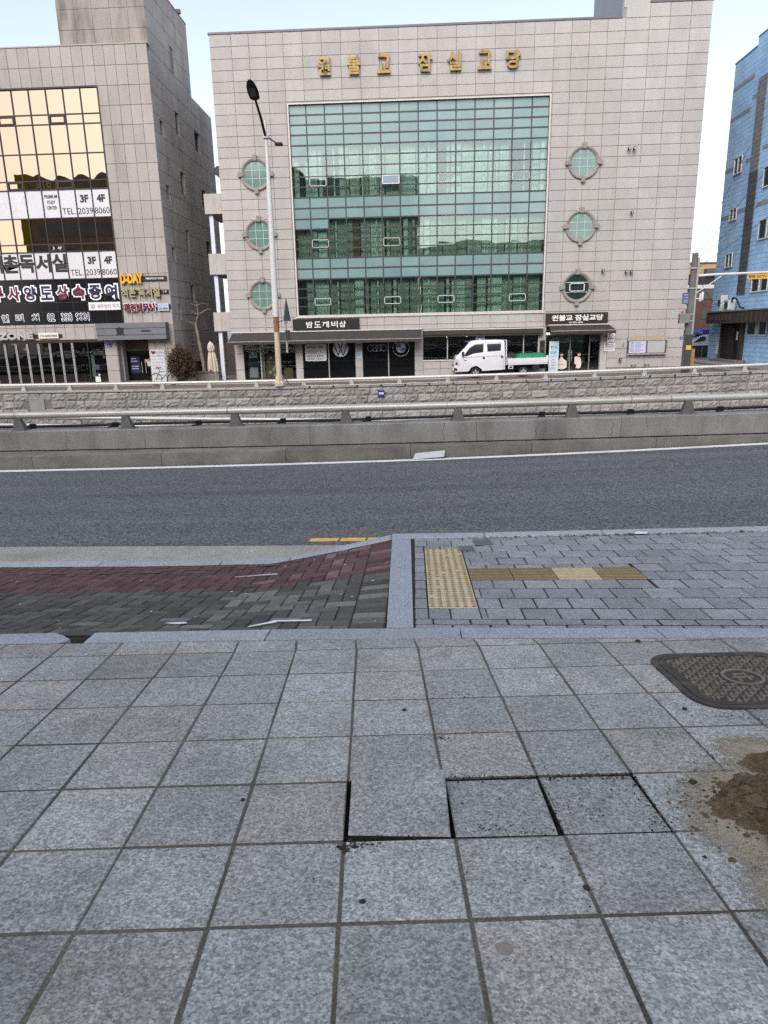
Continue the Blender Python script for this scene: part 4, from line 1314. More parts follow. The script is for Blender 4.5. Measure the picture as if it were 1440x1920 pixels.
# curtain wall
gcols = [-6.25, -5.39, -4.43, -3.47, -2.50, -1.54, -.57, .41, 1.38, 2.35, 3.32, 4.29, 5.25, 6.22, 7.07]
grows = [11.41, 10.96, 10.50, 10.03, 9.53, 9.02, 8.52, 8.03, 7.53, 7.02, 6.49, 5.96, 5.45, 4.95, 4.47, 3.97, 3.43, 2.90, 2.40, 1.93, 1.48, 1.01]
VIS = set(list(range(4, 9)) + list(range(11, 15)) + list(range(17, 21)))
VENT = {(c, r) for c in (1, 5, 8, 12) for r in (7, 13, 19)}
GY = FY + .13
for c in range(14):
    for r in range(21):
        x0, x1, z1, z0 = gcols[c], gcols[c + 1], grows[r], grows[r + 1]
        v = r in VIS and not (r == 4 and c == 0) and not (r == 11 and c < 2)
        tx, tz = rng.uniform(-.0010, .0010), rng.uniform(-.0007, .0007)
        mb = MB()
        f = [(x0, GY - tx - tz, z0), (x1, GY + tx - tz, z0), (x1, GY + tx + tz, z1), (x0, GY - tx + tz, z1)]
        if v:
            mb.face(f)
        else:
            mb.hexa([(p[0], p[1], p[2]) for p in f], [(p[0], p[1] + .012, p[2]) for p in f])
        if (c, r) == (5, 7):      # this vent is tilted open
            f = [(x0 + .05, GY - .02 - .05, z0 + .06), (x1 - .05, GY - .02 - .05, z0 + .06), (x1 - .05, GY - .02, z1 - .04), (x0 + .05, GY - .02, z1 - .04)]
            mb = MB().face(f)
        mb.build('glass_pane', mat('vent_glass_blue', (.13, .20, .24), rough=.25, spec=.25) if (c, r) == (5, 7) else VGLASS if v else SPANDREL, mbld, fixn=False)
        if (c, r) in VENT:
            fm = MB()
            o_ = (lambda x, z: (x, GY - .03 - (.05 * (z1 - z) / (z1 - z0) if (c, r) == (5, 7) else 0), z))
            a0, a1, b0, b1 = x0 + .03, x1 - .03, z0 + .03, z1 - .03
            for (p, q, s_, t_) in ((a0, a1, b0, b0 + .035), (a0, a1, b1 - .035, b1), (a0, a0 + .035, b0, b1), (a1 - .035, a1, b0, b1)):
                y_ = GY - .035
                if (c, r) == (5, 7):
                    fm.hexa([o_(p, s_), o_(q, s_), o_(q, t_), o_(p, t_)], [(X_, Y_ + .03, Z_) for X_, Y_, Z_ in (o_(p, s_), o_(q, s_), o_(q, t_), o_(p, t_))])
                else:
                    fm.box(p, q, y_, y_ + .03, s_, t_)
            fm.build('vent_frame', ALU if r != 19 else mat('vent_pale', (.42, .52, .47), rough=.5), mbld, fixn=True)
for c in range(1, 14):
    MB().box(gcols[c] - .030, gcols[c] + .030, GY - .022, GY + .06, GZ0, GZ1).build('mullion', MULL, mbld)
for r in range(1, 21):
    d = .034 if (r - 1 not in VIS or r not in VIS) else .028
    MB().box(GX0, GX1, GY - .018, GY + .055, grows[r] - d, grows[r] + d).build('transom', MULL, mbld)
ef = MB()
for (a, b2, c, d) in ((GX0 - .12, GX0 - .015, GZ0 - .12, GZ1 + .12), (GX1 + .015, GX1 + .12, GZ0 - .12, GZ1 + .12)):
    ef.box(a, b2, FY - .012, FY + .30, c, d)
for (c, d) in ((GZ0 - .12, GZ0 - .015), (GZ1 + .015, GZ1 + .12)):
    ef.box(GX0 - .015, GX1 + .015, FY - .010, FY + .30, c, d)
ef.build('window_surround', mat('surround_brown', (.36, .31, .285), var=.15, scale=3, stain=(.2, .165, .14), stain_scale=1.5, stain_amt=.7), mbld)
ef = MB()
ef.box(GX0 - .075, GX0 - .02, FY - .022, FY + .14, GZ0 - .07, GZ1 + .07); ef.box(GX1 + .02, GX1 + .075, FY - .022, FY + .14, GZ0 - .07, GZ1 + .07)
ef.box(GX0 - .018, GX1 + .018, FY - .022, FY + .14, GZ0 - .07, GZ0 - .02); ef.box(GX0 - .018, GX1 + .018, FY - .022, FY + .14, GZ1 + .02, GZ1 + .07)
ef.build('window_frame', FRAME_W, mbld)
ef = MB(); ef.box(GX0 - .18, GX1 + .18, FY - .07, FY - .014, GZ0 - .155, GZ0 - .085); ef.build('window_sill', FRAME_W, mbld)
# curtains hanging behind the glass, one piece each
floors = [(6.99, 9.50), (3.96, 5.95), (.95, 2.95)]
r4 = random.Random(21)
for fi, (z0, z1) in enumerate(floors):
    x = GX0 + .05
    while x < GX1 - .2:
        w = r4.choice((.18, .25, .35, .5, .62, .75))
        w = min(w, GX1 - .05 - x)
        k = r4.random()
        m_ = (CURT_C if k < .45 else (CURT_A if k < .9 else None)) if fi == 0 else (CURT_C if (k < .2) else (CURT_A if k < .42 else (CURT_B if k < .93 else None)))
        if fi == 1 and -3.35 < x < -3.0: m_ = CURT_D
        if m_ is not None and w > .1:
            mb = MB()
            n = max(3, int(w / .07))
            yb = FY + .30 + r4.uniform(0, .35)
            vs = []
            for q in range(n + 1):
                yy = yb + (.03 if q % 2 else -.03)
                vs += [(x + w * q / n, yy, z0 + .02), (x + w * q / n, yy, z1 - .02)]
            mb.raw(vs, [(2 * q, 2 * q + 2, 2 * q + 3, 2 * q + 1) for q in range(n)])
            mb.build('curtain', m_, mbld, fixn=False)
        x += w + r4.uniform(0, .12)
    for X in (-4.1, -1.9, .9, 3.8, 5.9):          # window posts of the inner wall
        MB().box(X, X + .07, FY + .36, FY + .42, z0, z1).build('inner_post', CURT_C, mbld)
# round windows
for n_, (cx, cz) in enumerate(((-8.17, 8.19), (-8.16, 5.22), (-8.17, 2.12), (8.93, 8.27), (8.94, 5.20), (8.90, 2.14))):
    ring = MB()
    N_ = 40
    prof = [(.80, 0), (.80, .075), (.76, .10), (.69, .085), (.655, .045), (.625, .012)]
    vs, fs = [], []
    for (rr, h) in prof:
        for k in range(N_):
            w = 2 * math.pi * k / N_
            vs.append((cx + rr * math.cos(w), FY - .004 - h, cz + rr * math.sin(w)))
    for i in range(len(prof) - 1):
        for k in range(N_):
            fs.append((i * N_ + k, i * N_ + (k + 1) % N_, (i + 1) * N_ + (k + 1) % N_, (i + 1) * N_ + k))
    ring.raw(vs, fs)
    rwin = ring.build('round_window', RING, mbld, smooth=True)
    g_ = MB(); g_.face([(cx + .63 * math.cos(2 * math.pi * k / N_), FY - .014, cz + .63 * math.sin(2 * math.pi * k / N_)) for k in range(N_)])
    g_.build('pane', ROUNDG if n_ != 5 else mat('round_window_dark', (.018, .035, .032), rough=.08, spec=.5), rwin, fixn=False)
    for k in range(4):
        w = math.pi / 2 * k
        ca, sa = math.cos(w), math.sin(w)
        pts = []
        for (u, v_) in ((.66, -.075), (.93, -.105), (.93, .105), (.66, .075)):
            pts.append((cx + u * ca - v_ * sa, cz + u * sa + v_ * ca))
        kb = MB()
        vs = [(p[0], FY, p[1]) for p in pts] + [(p[0], FY - .15, p[1]) for p in pts]
        kb.raw(vs, [(0, 1, 2, 3), (7, 6, 5, 4)] + [(i, (i + 1) % 4, 4 + (i + 1) % 4, 4 + i) for i in range(4)])
        kb.build('keystone', RING, rwin, bevel=.01)
    bars = MB()
    if n_ != 5:
        for u in (-.2, .2):
            h = math.sqrt(.625 ** 2 - u * u)
            bars.box(cx + u - .011, cx + u + .011, FY - .030, FY - .016, cz - h, cz + h)
            bars.box(cx - h, cx + h, FY - .031, FY - .0165, cz + u - .011, cz + u + .011)
        tag(bars.build('glazing_bars', mat('bar_pale', (.45, .52, .46), rough=.5), rwin), kind='stuff')
    else:
        bars.box(cx - .56, cx + .56, FY - .035, FY - .016, cz + .24, cz + .27); bars.box(cx - .56, cx + .56, FY - .035, FY - .016, cz - .27, cz - .24)
        for (a, b2, c, d) in ((-.42, .40, .17, .22), (-.42, .40, -.22, -.17), (-.42, -.37, -.22, .22), (.35, .40, -.22, .22)):
            bars.box(cx + a, cx + b2, FY - .10, FY - .03, cz + c, cz + d)
        bars.build('hopper_frame', FRAME_W, rwin)
    # drip pipe
    if n_ > 2:
        MB().tube([(cx + .80, FY, cz + .03), (cx + .98, FY - .10, cz + .02)], .012, 6).build('drip_pipe', BLACKP, rwin)
# balconies on the left flank
for (z0, z1) in ((6.36, 7.37), (3.27, 4.35), (.25, 1.27)):
    bb = MB()
    bb.box(-11.10, -10.16, FY + .18, FY + .30, z0, z1); bb.box(-11.10, -10.99, FY + .30, 42.3, z0, z1); bb.box(-10.99, -10.14, FY + .30, 42.3, z0, z0 + .15)
    bb.build('balcony', BALC, mbld)
col_ = MB(); col_.box(-10.93, -10.72, FY + .33, FY + .55, -2.6, 6.3); col_.build('balcony_column', mat('column_white', (.55, .58, .62), var=.1), mbld)
dm = MB()
dm.prism([(-10.13, 8.70), (-10.25, 8.68), (-10.36, 8.60), (-10.44, 8.50), (-10.49, 8.38), (-10.30, 8.22), (-10.13, 8.08)], FY + .05, FY + .5)
dm.build('vent_hood', SIGN_K, mbld, bevel=.02)

# ------------------------------------------------------------------ ground floor of the main building
for (a, b2) in ((-9.98, -9.50), (-6.57, -6.15), (-3.20, -2.78), (.12, .60), (6.92, 7.36)):
    zb = -2.6
    zt = .1
    cuts_ = [zb, -1.9, -1.0, -.62, zt] if a < 0 else [zb, -2.1, -1.3, -.6, zt]
    MB().box(a + .02, b2 - .02, FY + .03, FY + .42, zb, zt).build('pillar', PANEL_GAP, mbld)
    panels([a, b2], cuts_[::-1], [], mbld, PANEL, y0=FY + .001, th=.027)
pv = MB(); pv.box(3.5, 4.0, FY - .03, FY + .3, -1.56, .02); pv.build('pillar', mat('pillar_painted', (.42, .41, .40), var=.08), mbld)
# parapet below the two big windows
MB().box(.60, 6.92, FY + .031, FY + .3, -3, -1.56).build('window_parapet', PANEL_GAP, mbld)
panels([.60, 1.55, 2.5, 3.5, 4.45, 5.4, 6.2, 6.92], [-1.56, -2.03, -2.6], [], mbld, PANEL)
MB().box(.58, 6.92, FY - .05, FY + .28, -1.60, -1.545).build('window_sill', FRAME_W, mbld)
def shopwin(x0, x1, z0, z1, m, mulls=(), y=FY + .12, fm=ALU, wd=.035, parent=mbld):
    MB().face([(x0, y, z0), (x1, y, z0), (x1, y, z1), (x0, y, z1)]).build('shop_glass', m, parent, fixn=False)
    for a, b2, c, d in ((x0, x1, z0, z0 + wd), (x0, x1, z1 - wd, z1), (x0, x0 + wd, z0 + wd, z1 - wd), (x1 - wd, x1, z0 + wd, z1 - wd)):
        MB().box(a, b2, y - .03, y + .03, c, d).build('frame_bar', fm, parent)
    for u in mulls:
        MB().box(u - .03, u + .03, y - .045, y + .03, z0 + wd, z1 - wd).build('mullion', ALU, parent)
SMULL = mat('frame_black', (.02, .02, .022), rough=.4)
shopwin(.60, 3.50, -1.545, -.02, SHOPG, (1.95,), fm=SMULL)
shopwin(4.0, 6.92, -1.545, -.02, SHOPG, (6.15,), fm=SMULL)
shopwin(-9.50, -6.57, -2.46, -.10, SHOPG, (-8.55,), fm=SMULL, y=FY + .10)
shopwin(-6.15, -3.20, -2.46, -.02, BLACKG, (-4.70,), fm=SMULL)
shopwin(-2.78, .12, -2.46, -.02, BLACKG, (-1.34,), fm=SMULL)
shopwin(7.36, 10.36, -2.36, -.05, DOORG, (), fm=STEEL, y=FY + .16)
for X in (8.72, 9.78): MB().box(X - .028, X + .028, FY + .12, FY + .20, -2.36, -.30).build('door_stile', STEEL, mbld)
MB().box(7.36, 10.36, FY + .12, FY + .20, -.36, -.30).build('door_transom', STEEL, mbld)
for X in (8.63, 8.81): MB().tube([(X, FY + .08, -1.75), (X, FY + .08, -1.15)], .016, 8).build('door_handle', ALU, mbld)
MB().box(10.36, 10.73, FY + .05, FY + .3, -2.6, .2).build('door_jamb', PANEL, mbld)
MB().box(7.36, 10.70, FY - .9, FY + .2, -2.5, -2.355).build('door_step', CONC_TOP, mbld)
MB().box(7.9, 9.7, FY - .95, FY - .2, -2.354, -2.345).build('door_mat', mat('mat_yellow', (.45, .34, .12), var=.2), mbld)
LIT = lamp_mat('tube_lamp', (.85, 1.0, .82), 2.2)
for (a, b2) in ((7.45, 7.95), (8.55, 9.6), (9.85, 10.25)):
    MB().box(a, b2, 41.0, 41.12, -.30, -.22).build('ceiling_lamp', LIT, mbld)
inn = MB(); inn.box(7.4, 10.3, 42.9, 43.0, -2.4, 0)
inn.build('hall_back', mat('hall_back_olive', (.13, .14, .085), var=.3, scale=1.2), mbld)
for X, Z, w, h in ((9.85, -1.55, .5, .08), (8.05, -1.50, .6, .05), (9.7, -1.95, .45, .3)):
    MB().box(X, X + w, 41.6, 41.9, Z, Z + h).build('counter', mat('counter_pale', (.5, .52, .5)), mbld)
# things behind the left shop window
for lab, (x0, x1, y0, y1, z0, z1) in {'tall stack of brown cartons, its upper part, in the left shop window': (-8.35, -7.72, 39.5, 40.0, -1.72, -.98),
                                      'brown carton carrying the tall stack in the left shop window': (-8.40, -7.70, 39.45, 40.0, -2.455, -1.725),
                                      'low brown carton right of the stack in the left shop window': (-7.35, -6.85, 39.5, 39.9, -2.455, -1.85)}.items():
    tag(MB().box(x0, x1, y0, y1, z0, z1).build('cardboard_box', mat('cardboard', (.22, .15, .085), var=.2, scale=3), bevel=.01, loc=((x0 + x1) / 2, y0, z0)), lab, 'box', 'cartons in the shop window')
mb = MB()
for X, Z in ((-8.12, -1.35), (-8.0, -2.0), (-8.2, -2.15), (-7.95, -2.30), (-7.9, -1.85)):
    mb.box(X, X + .14, 39.44, 39.449, Z, Z + .16)
tag(mb.build('carton_labels', PAPER), kind='stuff')
ap = thing('poster_stand', 'dark display stand with pale printed sheets inside the left shop window', 'stand', (-9.0, 39.3, -2.46))
MB().box(-9.38, -8.75, 39.35, 39.42, -2.455, -.40).build('panel', mat('stand_dark', (.03, .03, .04), var=.2), ap)
for (z0, z1) in ((-1.25, -.98), (-2.35, -1.80)):
    sh = MB().box(-9.30, -8.82, 39.335, 39.348, z0, z1).build('printed_sheet', mat('sheet_pale', (.50, .53, .58), var=.3, scale=6), ap)
MB().box(-8.62, -8.40, 39.3, 39.5, -2.455, -.50).build('side_post', mat('post_pale', (.42, .42, .34), var=.1), ap)
# pale interior of the two big windows: blinds and a few small lamps
for X, Z, m_ in ((1.95, -.32, LIT), (3.05, -.30, lamp_mat('spot_orange', (1, .5, .2), 2.0)), (-4.15, -.12, lamp_mat('spot_white', (.9, .95, 1), 6.0)), (-2.95, -.12, lamp_mat('spot_blue', (.6, .85, 1), 6.0))):
    l_ = thing('spot_lamp', {1.95: 'small lit ceiling spot behind the left big window', 3.05: 'small orange lit lamp in the left big window', -4.15: 'tiny white spot lamp under the long awning by the white price board', -2.95: 'tiny bluish spot lamp under the long awning over the round logo'}[X], 'lamp', (X, FY - .1 if X < 0 else FY + .6, Z))
    y_ = FY - .12 if X < 0 else FY + .6
    MB().lathe([(.012, 0), (.035, .01), (.04, .035), (.02, .06)], (X, y_, Z - .03), 10).build('bulb', m_, l_)
    MB().box(X - .012, X + .012, y_ - .012, y_ + .012, Z + .03, Z + .24).build('stem', SIGN_K, l_)

# awnings
def awning(name, label, x0, x1, zt, zf, yf, m, valance=.10, flare=0.0, top_bar=True):
    t = thing(name, label, 'awning', ((x0 + x1) / 2, FY, zt))
    sh = MB()
    n = 12
    vs, fs = [], []
    for i in range(n + 1):
        u = i / n
        vs += [(lerp(x0, x1, u), FY - .06, zt), (lerp(x0 - flare * 0, x1 + flare, u), yf, zf), (lerp(x0, x1 + flare, u), yf + .02, zf - .02), (lerp(x0, x1, u), FY - .06, zt - .03)]
    for i in range(n):
        for k in range(4):
            fs.append((i * 4 + k, i * 4 + (k + 1) % 4, i * 4 + 4 + (k + 1) % 4, i * 4 + 4 + k))
    fs += [(0, 1, 2, 3)[::-1], tuple(n * 4 + k for k in range(4))]
    sh.raw(vs, fs)
    sh.build('canopy', m, t)
    MB().box(x0, x1 + flare, yf - .02, yf - .005, zf - valance - .02, zf - .022).build('valance', m, t)
    MB().box(x0 - .02, x1 + flare + .02, yf - .045, yf + .03, zf - .02, zf + .015).build('front_bar', mat('bar_grey', (.35, .34, .33), rough=.4, metal=.3), t)
    MB().box(x0 - .03, x1 + .03, FY - .12, FY - .015, zt + .004, zt + .055).build('roller_case', FRAME_W, t)
    for X in (x0 + .4, (x0 + x1) / 2, x1 - .4):
        MB().tube([(X, FY - .03, zt - .35), (X, (FY + yf) / 2, (zt + zf) / 2 - .18), (X, yf + .04, zf - .03)], .018, 6).build('folding_arm', STEEL, t)
    return t
awning('awning', 'long grey brown awning over the black shop windows at left', -10.05, .50, .12, -.345, 37.95, AWN, .14)
awning('awning', 'short dark brown awning over the glass door', 7.45, 10.72, .17, -.12, 38.15, AWN_B, .15, .18)
t_ = thing('awning', 'rolled in dark awning in a white case over the two big windows', 'awning', (3.8, FY, .1))
MB().box(.60, 7.16, FY - .26, FY - .012, .045, .10).build('roller_case', FRAME_W, t_)
MB().box(.62, 7.14, FY - .24, FY - .012, -.22, .044).build('fabric_roll', AWN, t_, bevel=.03)
MB().box(.62, 7.14, FY - .25, FY - .20, -.30, -.23).build('valance', AWN_B, t_)

# sign boards and lettering on the main building
LX = [(-4.67, -4.02), (-3.14, -2.50), (-1.65, -.98), (.41, 1.13), (1.88, 2.58), (3.40, 4.09), (4.81, 5.54)]
lt = thing('sign_lettering', 'row of seven weathered golden Korean letters high on the granite front', 'lettering', (.4, FY, 12.65))
for ch, (a, b2) in zip('원불교잠실교당', LX):
    text('letter', ch, a, b2, 12.66, 13.51, FY - .05, BRASS, lt, depth=.11, bold=.028)
def board(name, label, x0, x1, z0, z1, m, d=.10, cat='sign', y=FY, bev=.008):
    t = thing(name, label, cat, ((x0 + x1) / 2, y, z0))
    MB().box(x0, x1, y - .015 - d, y - .015, z0, z1).build('board', m, t, bevel=bev)
    return t, y - .015 - d
b_, y_ = board('sign_board', 'black sign board with cream Korean letters over the long awning', -6.61, -2.91, .185, .80, SIGN_K)
for ch, a in zip('밤도깨비샵', (-5.86, -5.41, -4.96, -4.47, -4.03)):
    text('letter', ch, a, a + .37, .33, .66, y_ - .001, LETTER_W, b_, depth=.03, bold=.022)
b_, y_ = board('sign_board', 'dark brown sign board with white Korean letters and a phone number over the glass door', 7.28, 10.62, .235, .82, SIGN_DB)
text('lettering', '원불교 잠실교당', 7.60, 10.36, .41, .72, y_ - .001, LETTER_W, b_, depth=.03, bold=.035)
text('phone_number', '02-423-3645', 8.55, 9.28, .275, .365, y_ - .001, LETTER_W, b_, depth=.012, bold=.02)
# price board on the black glass
yb = FY + .075
b_ = thing('price_board', 'white rounded board with black print on the black shop glass', 'sign', (-5.45, yb, -1.55))
mb = MB()
pr = [(u + -5.42, v - 1.02) for u, v in rrect(.60, .46, .09, 4)]
mb.prism(pr, yb - .02, yb, 'y').build('board', mat('board_pale', (.62, .61, .60), var=.05), b_)
for (tx_, a, b2, c, d, w) in (('네비게이션  블랙박스', -5.92, -4.98, -1.27, -1.15, .01), ('후방카메라  보조배터리', -5.92, -4.98, -1.43, -1.31, .01), ('신차패키지  상담', -5.92, -5.05, -.80, -.66, .01)):
    text('print', tx_, a, b2, c, d, yb - .021, SIGN_K, b_, depth=.003, bold=.01)
mb = MB(); 
for q in ((-5.92, -5.15, -1.085, -1.075), (-5.92, -5.15, -.905, -.895), (-5.92, -5.91, -1.075, -.905), (-5.16, -5.15, -1.075, -.905)): mb.box(q[0], q[1], yb - .024, yb - .0205, q[2], q[3])
mb.build('box_outline', SIGN_K, b_)
text('print', '썬팅·블박', -5.85, -5.35, -1.04, -.94, yb - .021, SIGN_K, b_, depth=.003)
# emblems on the black glass
def disc(cx, cz, r, n=32): return [(cx + r * math.cos(2 * math.pi * k / n), cz + r * math.sin(2 * math.pi * k / n)) for k in range(n)]
def ringmb(cx, cz, r0, r1, y, d=.004, n=36):
    mb = MB()
    a, b2 = disc(cx, cz, r0, n), disc(cx, cz, r1, n)
    vs = [(p[0], y - d, p[1]) for p in a] + [(p[0], y - d, p[1]) for p in b2] + [(p[0], y, p[1]) for p in a] + [(p[0], y, p[1]) for p in b2]
    fs = []
    for k in range(n):
        k2 = (k + 1) % n
        fs += [(k, k2, n + k2, n + k), (2 * n + k, 2 * n + k2, k2, k), (n + k, n + k2, 3 * n + k2, 3 * n + k)]
    return mb.raw(vs, fs)
yg = FY + .118
EM = mat('emblem_silver', (.55, .55, .57), rough=.5, var=.08)
e_ = thing('wall_emblem', 'round silver emblem of a V over a W on the black shop glass', 'emblem', (-4.02, yg, -1.0))
EX, EZ, ER = -4.02, -.84, .44
MB().prism(disc(EX, EZ, ER), yg - .004, yg, 'y').build('disc', EM, e_)
def stroke(mb, pts, w, y, d=.003):
    for (x0, z0), (x1, z1) in zip(pts, pts[1:]):
        L_ = math.hypot(x1 - x0, z1 - z0); nx_, nz_ = -(z1 - z0) / L_ * w, (x1 - x0) / L_ * w
        mb.hexa([(x0 - nx_, y, z0 - nz_), (x1 - nx_, y, z1 - nz_), (x1 + nx_, y, z1 + nz_), (x0 + nx_, y, z0 + nz_)], [(x0 - nx_, y - d, z0 - nz_), (x1 - nx_, y - d, z1 - nz_), (x1 + nx_, y - d, z1 + nz_), (x0 + nx_, y - d, z0 + nz_)])
mb = MB()
stroke(mb, [(EX - .17, EZ + .41), (EX - .005, EZ + .03), (EX + .005, EZ + .03), (EX + .17, EZ + .41)], .026, yg - .0045)
stroke(mb, [(EX - .37, EZ + .24), (EX - .15, EZ - .36), (EX - .012, EZ - .03), (EX + .012, EZ - .03), (EX + .15, EZ - .36), (EX + .37, EZ + .24)], .026, yg - .0045)
mb.build('letter_lines', SIGN_K, e_)
e_ = thing('wall_emblem', 'four thin interlocked silver rings on the black shop glass', 'emblem', (-1.98, yg, -1.0))
for k in range(4):
    cx = -2.335 + .235 * k
    ringmb(cx, -.83, .168, .185, yg - .0008 * k).build('ring', EM, e_)
e_ = thing('wall_emblem', 'round emblem with white and blue quarters and a black ring on the black shop glass', 'emblem', (-.65, yg, -1.0))
EX, EZ = -.64, -.85
ringmb(EX, EZ, .445, .465, yg).build('outer_ring', EM, e_)
ringmb(EX, EZ, .255, .272, yg).build('inner_ring', EM, e_)
BLUE_Q = mat('emblem_blue', (.14, .19, .30), var=.05)
for k in range(4):
    pts = [(EX, EZ)] + [(EX + .253 * math.cos(R(90 * k + 90 * q / 8)), EZ + .253 * math.sin(R(90 * k + 90 * q / 8))) for q in range(9)]
    MB().prism(pts, yg - .004, yg, 'y').build('quarter', EM if k % 2 == 0 else BLUE_Q, e_)
for ch, a in zip('BMW', (135, 90, 45)):
    cx, cz = EX + .36 * math.cos(R(a)), EZ + .36 * math.sin(R(a))
    text('letter', ch, cx - .05, cx + .05, cz - .05, cz + .05, yg - .001, EM, e_, depth=.004, bold=.01)
# small stickers and plates
def plate(name, label, cat, x0, x1, z0, z1, m, y=FY, d=.012, lines=0, lm=None, texts=(), part='plate'):
    t = thing(name, label, cat, ((x0 + x1) / 2, y, z0))
    MB().box(x0, x1, y - .006 - d, y - .006, z0, z1).build(part, m, t, bevel=.003)
    yy = y - .006 - d
    if lines:
        mb = MB()
        r5 = random.Random(sum(map(ord, label)))
        for k in range(lines):
            zz = lerp(z1, z0, (k + 1) / (lines + 1))
            h = (z1 - z0) / (lines + 1) * .22
            x = x0 + (x1 - x0) * .10
            while x < x1 - (x1 - x0) * .14:
                w = (x1 - x0) * r5.uniform(.05, .14)
                mb.box(x, min(x + w, x1 - .02), yy - .003, yy - .0005, zz - h, zz + h)
                x += w + (x1 - x0) * .04
        tag(mb.build('small_print', lm or SIGN_K, t), kind='stuff')
    for (s_, a, b2, c, d2, m2) in texts:
        text('print', s_, a, b2, c, d2, yy - .0005, m2, t, depth=.004, bold=.012)
    return t
GREYP = mat('print_grey', (.25, .25, .27))
REDP = mat('print_red', (.45, .07, .07))
BLUEP = mat('print_blue', (.10, .22, .48))
TEALP = mat('print_teal', (.04, .26, .36))
PINKP = mat('print_pink', (.55, .18, .27))
WHITEB = mat('board_white', (.66, .64, .64), var=.04)
t = plate('hanging_sign', 'small white square sign with a ring emblem beside the door awning', 'sign', 10.66, 11.06, -.76, -.25, WHITEB, d=.08, texts=[('원불교', 10.70, 11.02, -.62, -.52, SIGN_K)])
ringmb(10.86, -.40, .085, .105, FY - .087).build('ring', mat('print_brown', (.22, .13, .09)), t)
t = plate('wall_plaque', 'white plaque with red print below the small square sign', 'plaque', 10.54, 11.13, -1.26, -.79, WHITEB, lines=3, lm=GREYP)
MB().prism(disc(10.65, -.87, .06, 16), FY - .022, FY - .018, 'y').build('red_dot', REDP, t)
text('print', '한국관광품질인증', 10.58, 11.08, -1.03, -.96, FY - .018, REDP, t, depth=.003)
t = plate('number_plate', 'blue house number plate at the right end of the granite front', 'sign', 14.60, 14.79, -.70, -.555, mat('plate_blue', (.02, .04, .24), rough=.5), texts=[('34', 14.65, 14.75, -.67, -.60, LETTER_PW)])
t = thing('security_sign', 'round blue security sign on the painted pillar between the big windows', 'sign', (3.75, FY - .05, -.6))
MB().prism(disc(3.74, -.47, .17, 28), FY - .045, FY - .034, 'y').build('plate', mat('sign_badge_blue', (.12, .17, .36)), t)
text('lettering', 'ADT', 3.62, 3.86, -.51, -.42, FY - .046, LETTER_PW, t, depth=.004, bold=.03)
t = plate('wall_notice', 'small stack of pale and orange notices on the granite pillar between shop windows', 'notice', -3.16, -2.83, -1.37, -.92, mat('notice_pale', (.55, .58, .63)), lines=4, lm=BLUEP)
MB().box(-3.15, -2.85, FY - .03, FY - .02, -.90, -.71).build('orange_notice', mat('notice_orange', (.50, .36, .24), var=.3, scale=20), t)
# notice board
nbd = thing('notice_board', 'glazed notice board with a pale printed sheet and an empty grey side', 'notice board', (12.8, FY, -1.42))
MB().box(11.78, 13.87, FY - .16, FY - .01, -1.42, -.50).build('case', mat('case_brown', (.075, .066, .058), rough=.5, var=.15), nbd, bevel=.01)
MB().box(11.76, 13.89, FY - .19, FY - .16, -.72, -.50).build('header', mat('header_beige', (.33, .29, .22), var=.2, scale=5), nbd)
MB().box(11.85, 12.76, FY - .168, FY - .161, -1.37, -.74).build('printed_sheet', mat('sheet_lilac', (.52, .47, .56), var=.05), nbd)
MB().box(12.84, 13.78, FY - .168, FY - .161, -1.37, -.74).build('grey_sheet', mat('sheet_grey', (.36, .37, .36), var=.05), nbd)
MB().box(11.76, 13.89, FY - .20, FY - .16, -1.47, -1.40).build('ledge', ALU, nbd)
text('header_lettering', '원불교잠실교당', 12.03, 12.55, -.68, -.54, FY - .19, mat('letter_gold', (.55, .36, .12)), nbd, depth=.004, bold=.015)
text('header_lettering', '법회안내', 13.0, 13.55, -.67, -.55, FY - .19, mat('letter_gold', (.5, .4, .1)), nbd, depth=.004)
mb = MB()
for k in range(9):
    z = -.80 - .06 * k
    mb.box(11.92, 12.10, FY - .172, FY - .1685, z - .013, z + .013)
    mb.box(12.16, 12.16 + .30 + .05 * ((k * 7) % 5), FY - .172, FY - .1685, z - .010, z + .010)
tag(mb.build('small_print', BLUEP, nbd), kind='stuff')
# banner stand and two robed figure cut-outs behind the door glass
t = thing('banner_stand', 'tall pale blue banner stand with teal Korean letters left of the glass door', 'banner', (7.74, FY - .25, -2.36))
MB().box(7.50, 8.02, FY - .27, FY - .262, -2.28, -.66).build('banner', mat('banner_pale', (.50, .56, .64), var=.06, scale=1), t)
MB().tube([(7.76, FY - .24, -2.355), (7.76, FY - .24, -.62)], .012, 6).build('pole', ALU, t)
MB().box(7.55, 7.97, FY - .40, FY - .12, -2.355, -2.33).build('foot', SIGN_K, t)
for s_, a, b2, c, d, m2 in (('천지', 7.57, 7.93, -1.10, -.88, TEALP), ('보은', 7.57, 7.93, -1.36, -1.14, TEALP), ('법회안내', 7.60, 7.92, -1.50, -1.41, PINKP)):
    text('lettering', s_, a, b2, c, d, FY - .2725, m2, t, depth=.004, bold=.03)
mb = MB()
for k in range(4):
    for q in range(2):
        z = -1.62 - .15 * k - .05 * q
        mb.box(7.65, 7.65 + .18 + .03 * ((k + q) % 3), FY - .276, FY - .2725, z - .009, z + .009)
tag(mb.build('small_print', GREYP, t), kind='stuff')
SKIN_ = mat('print_skin', (.50, .38, .28)); ROBE = mat('print_robe', (.62, .57, .46), var=.05)
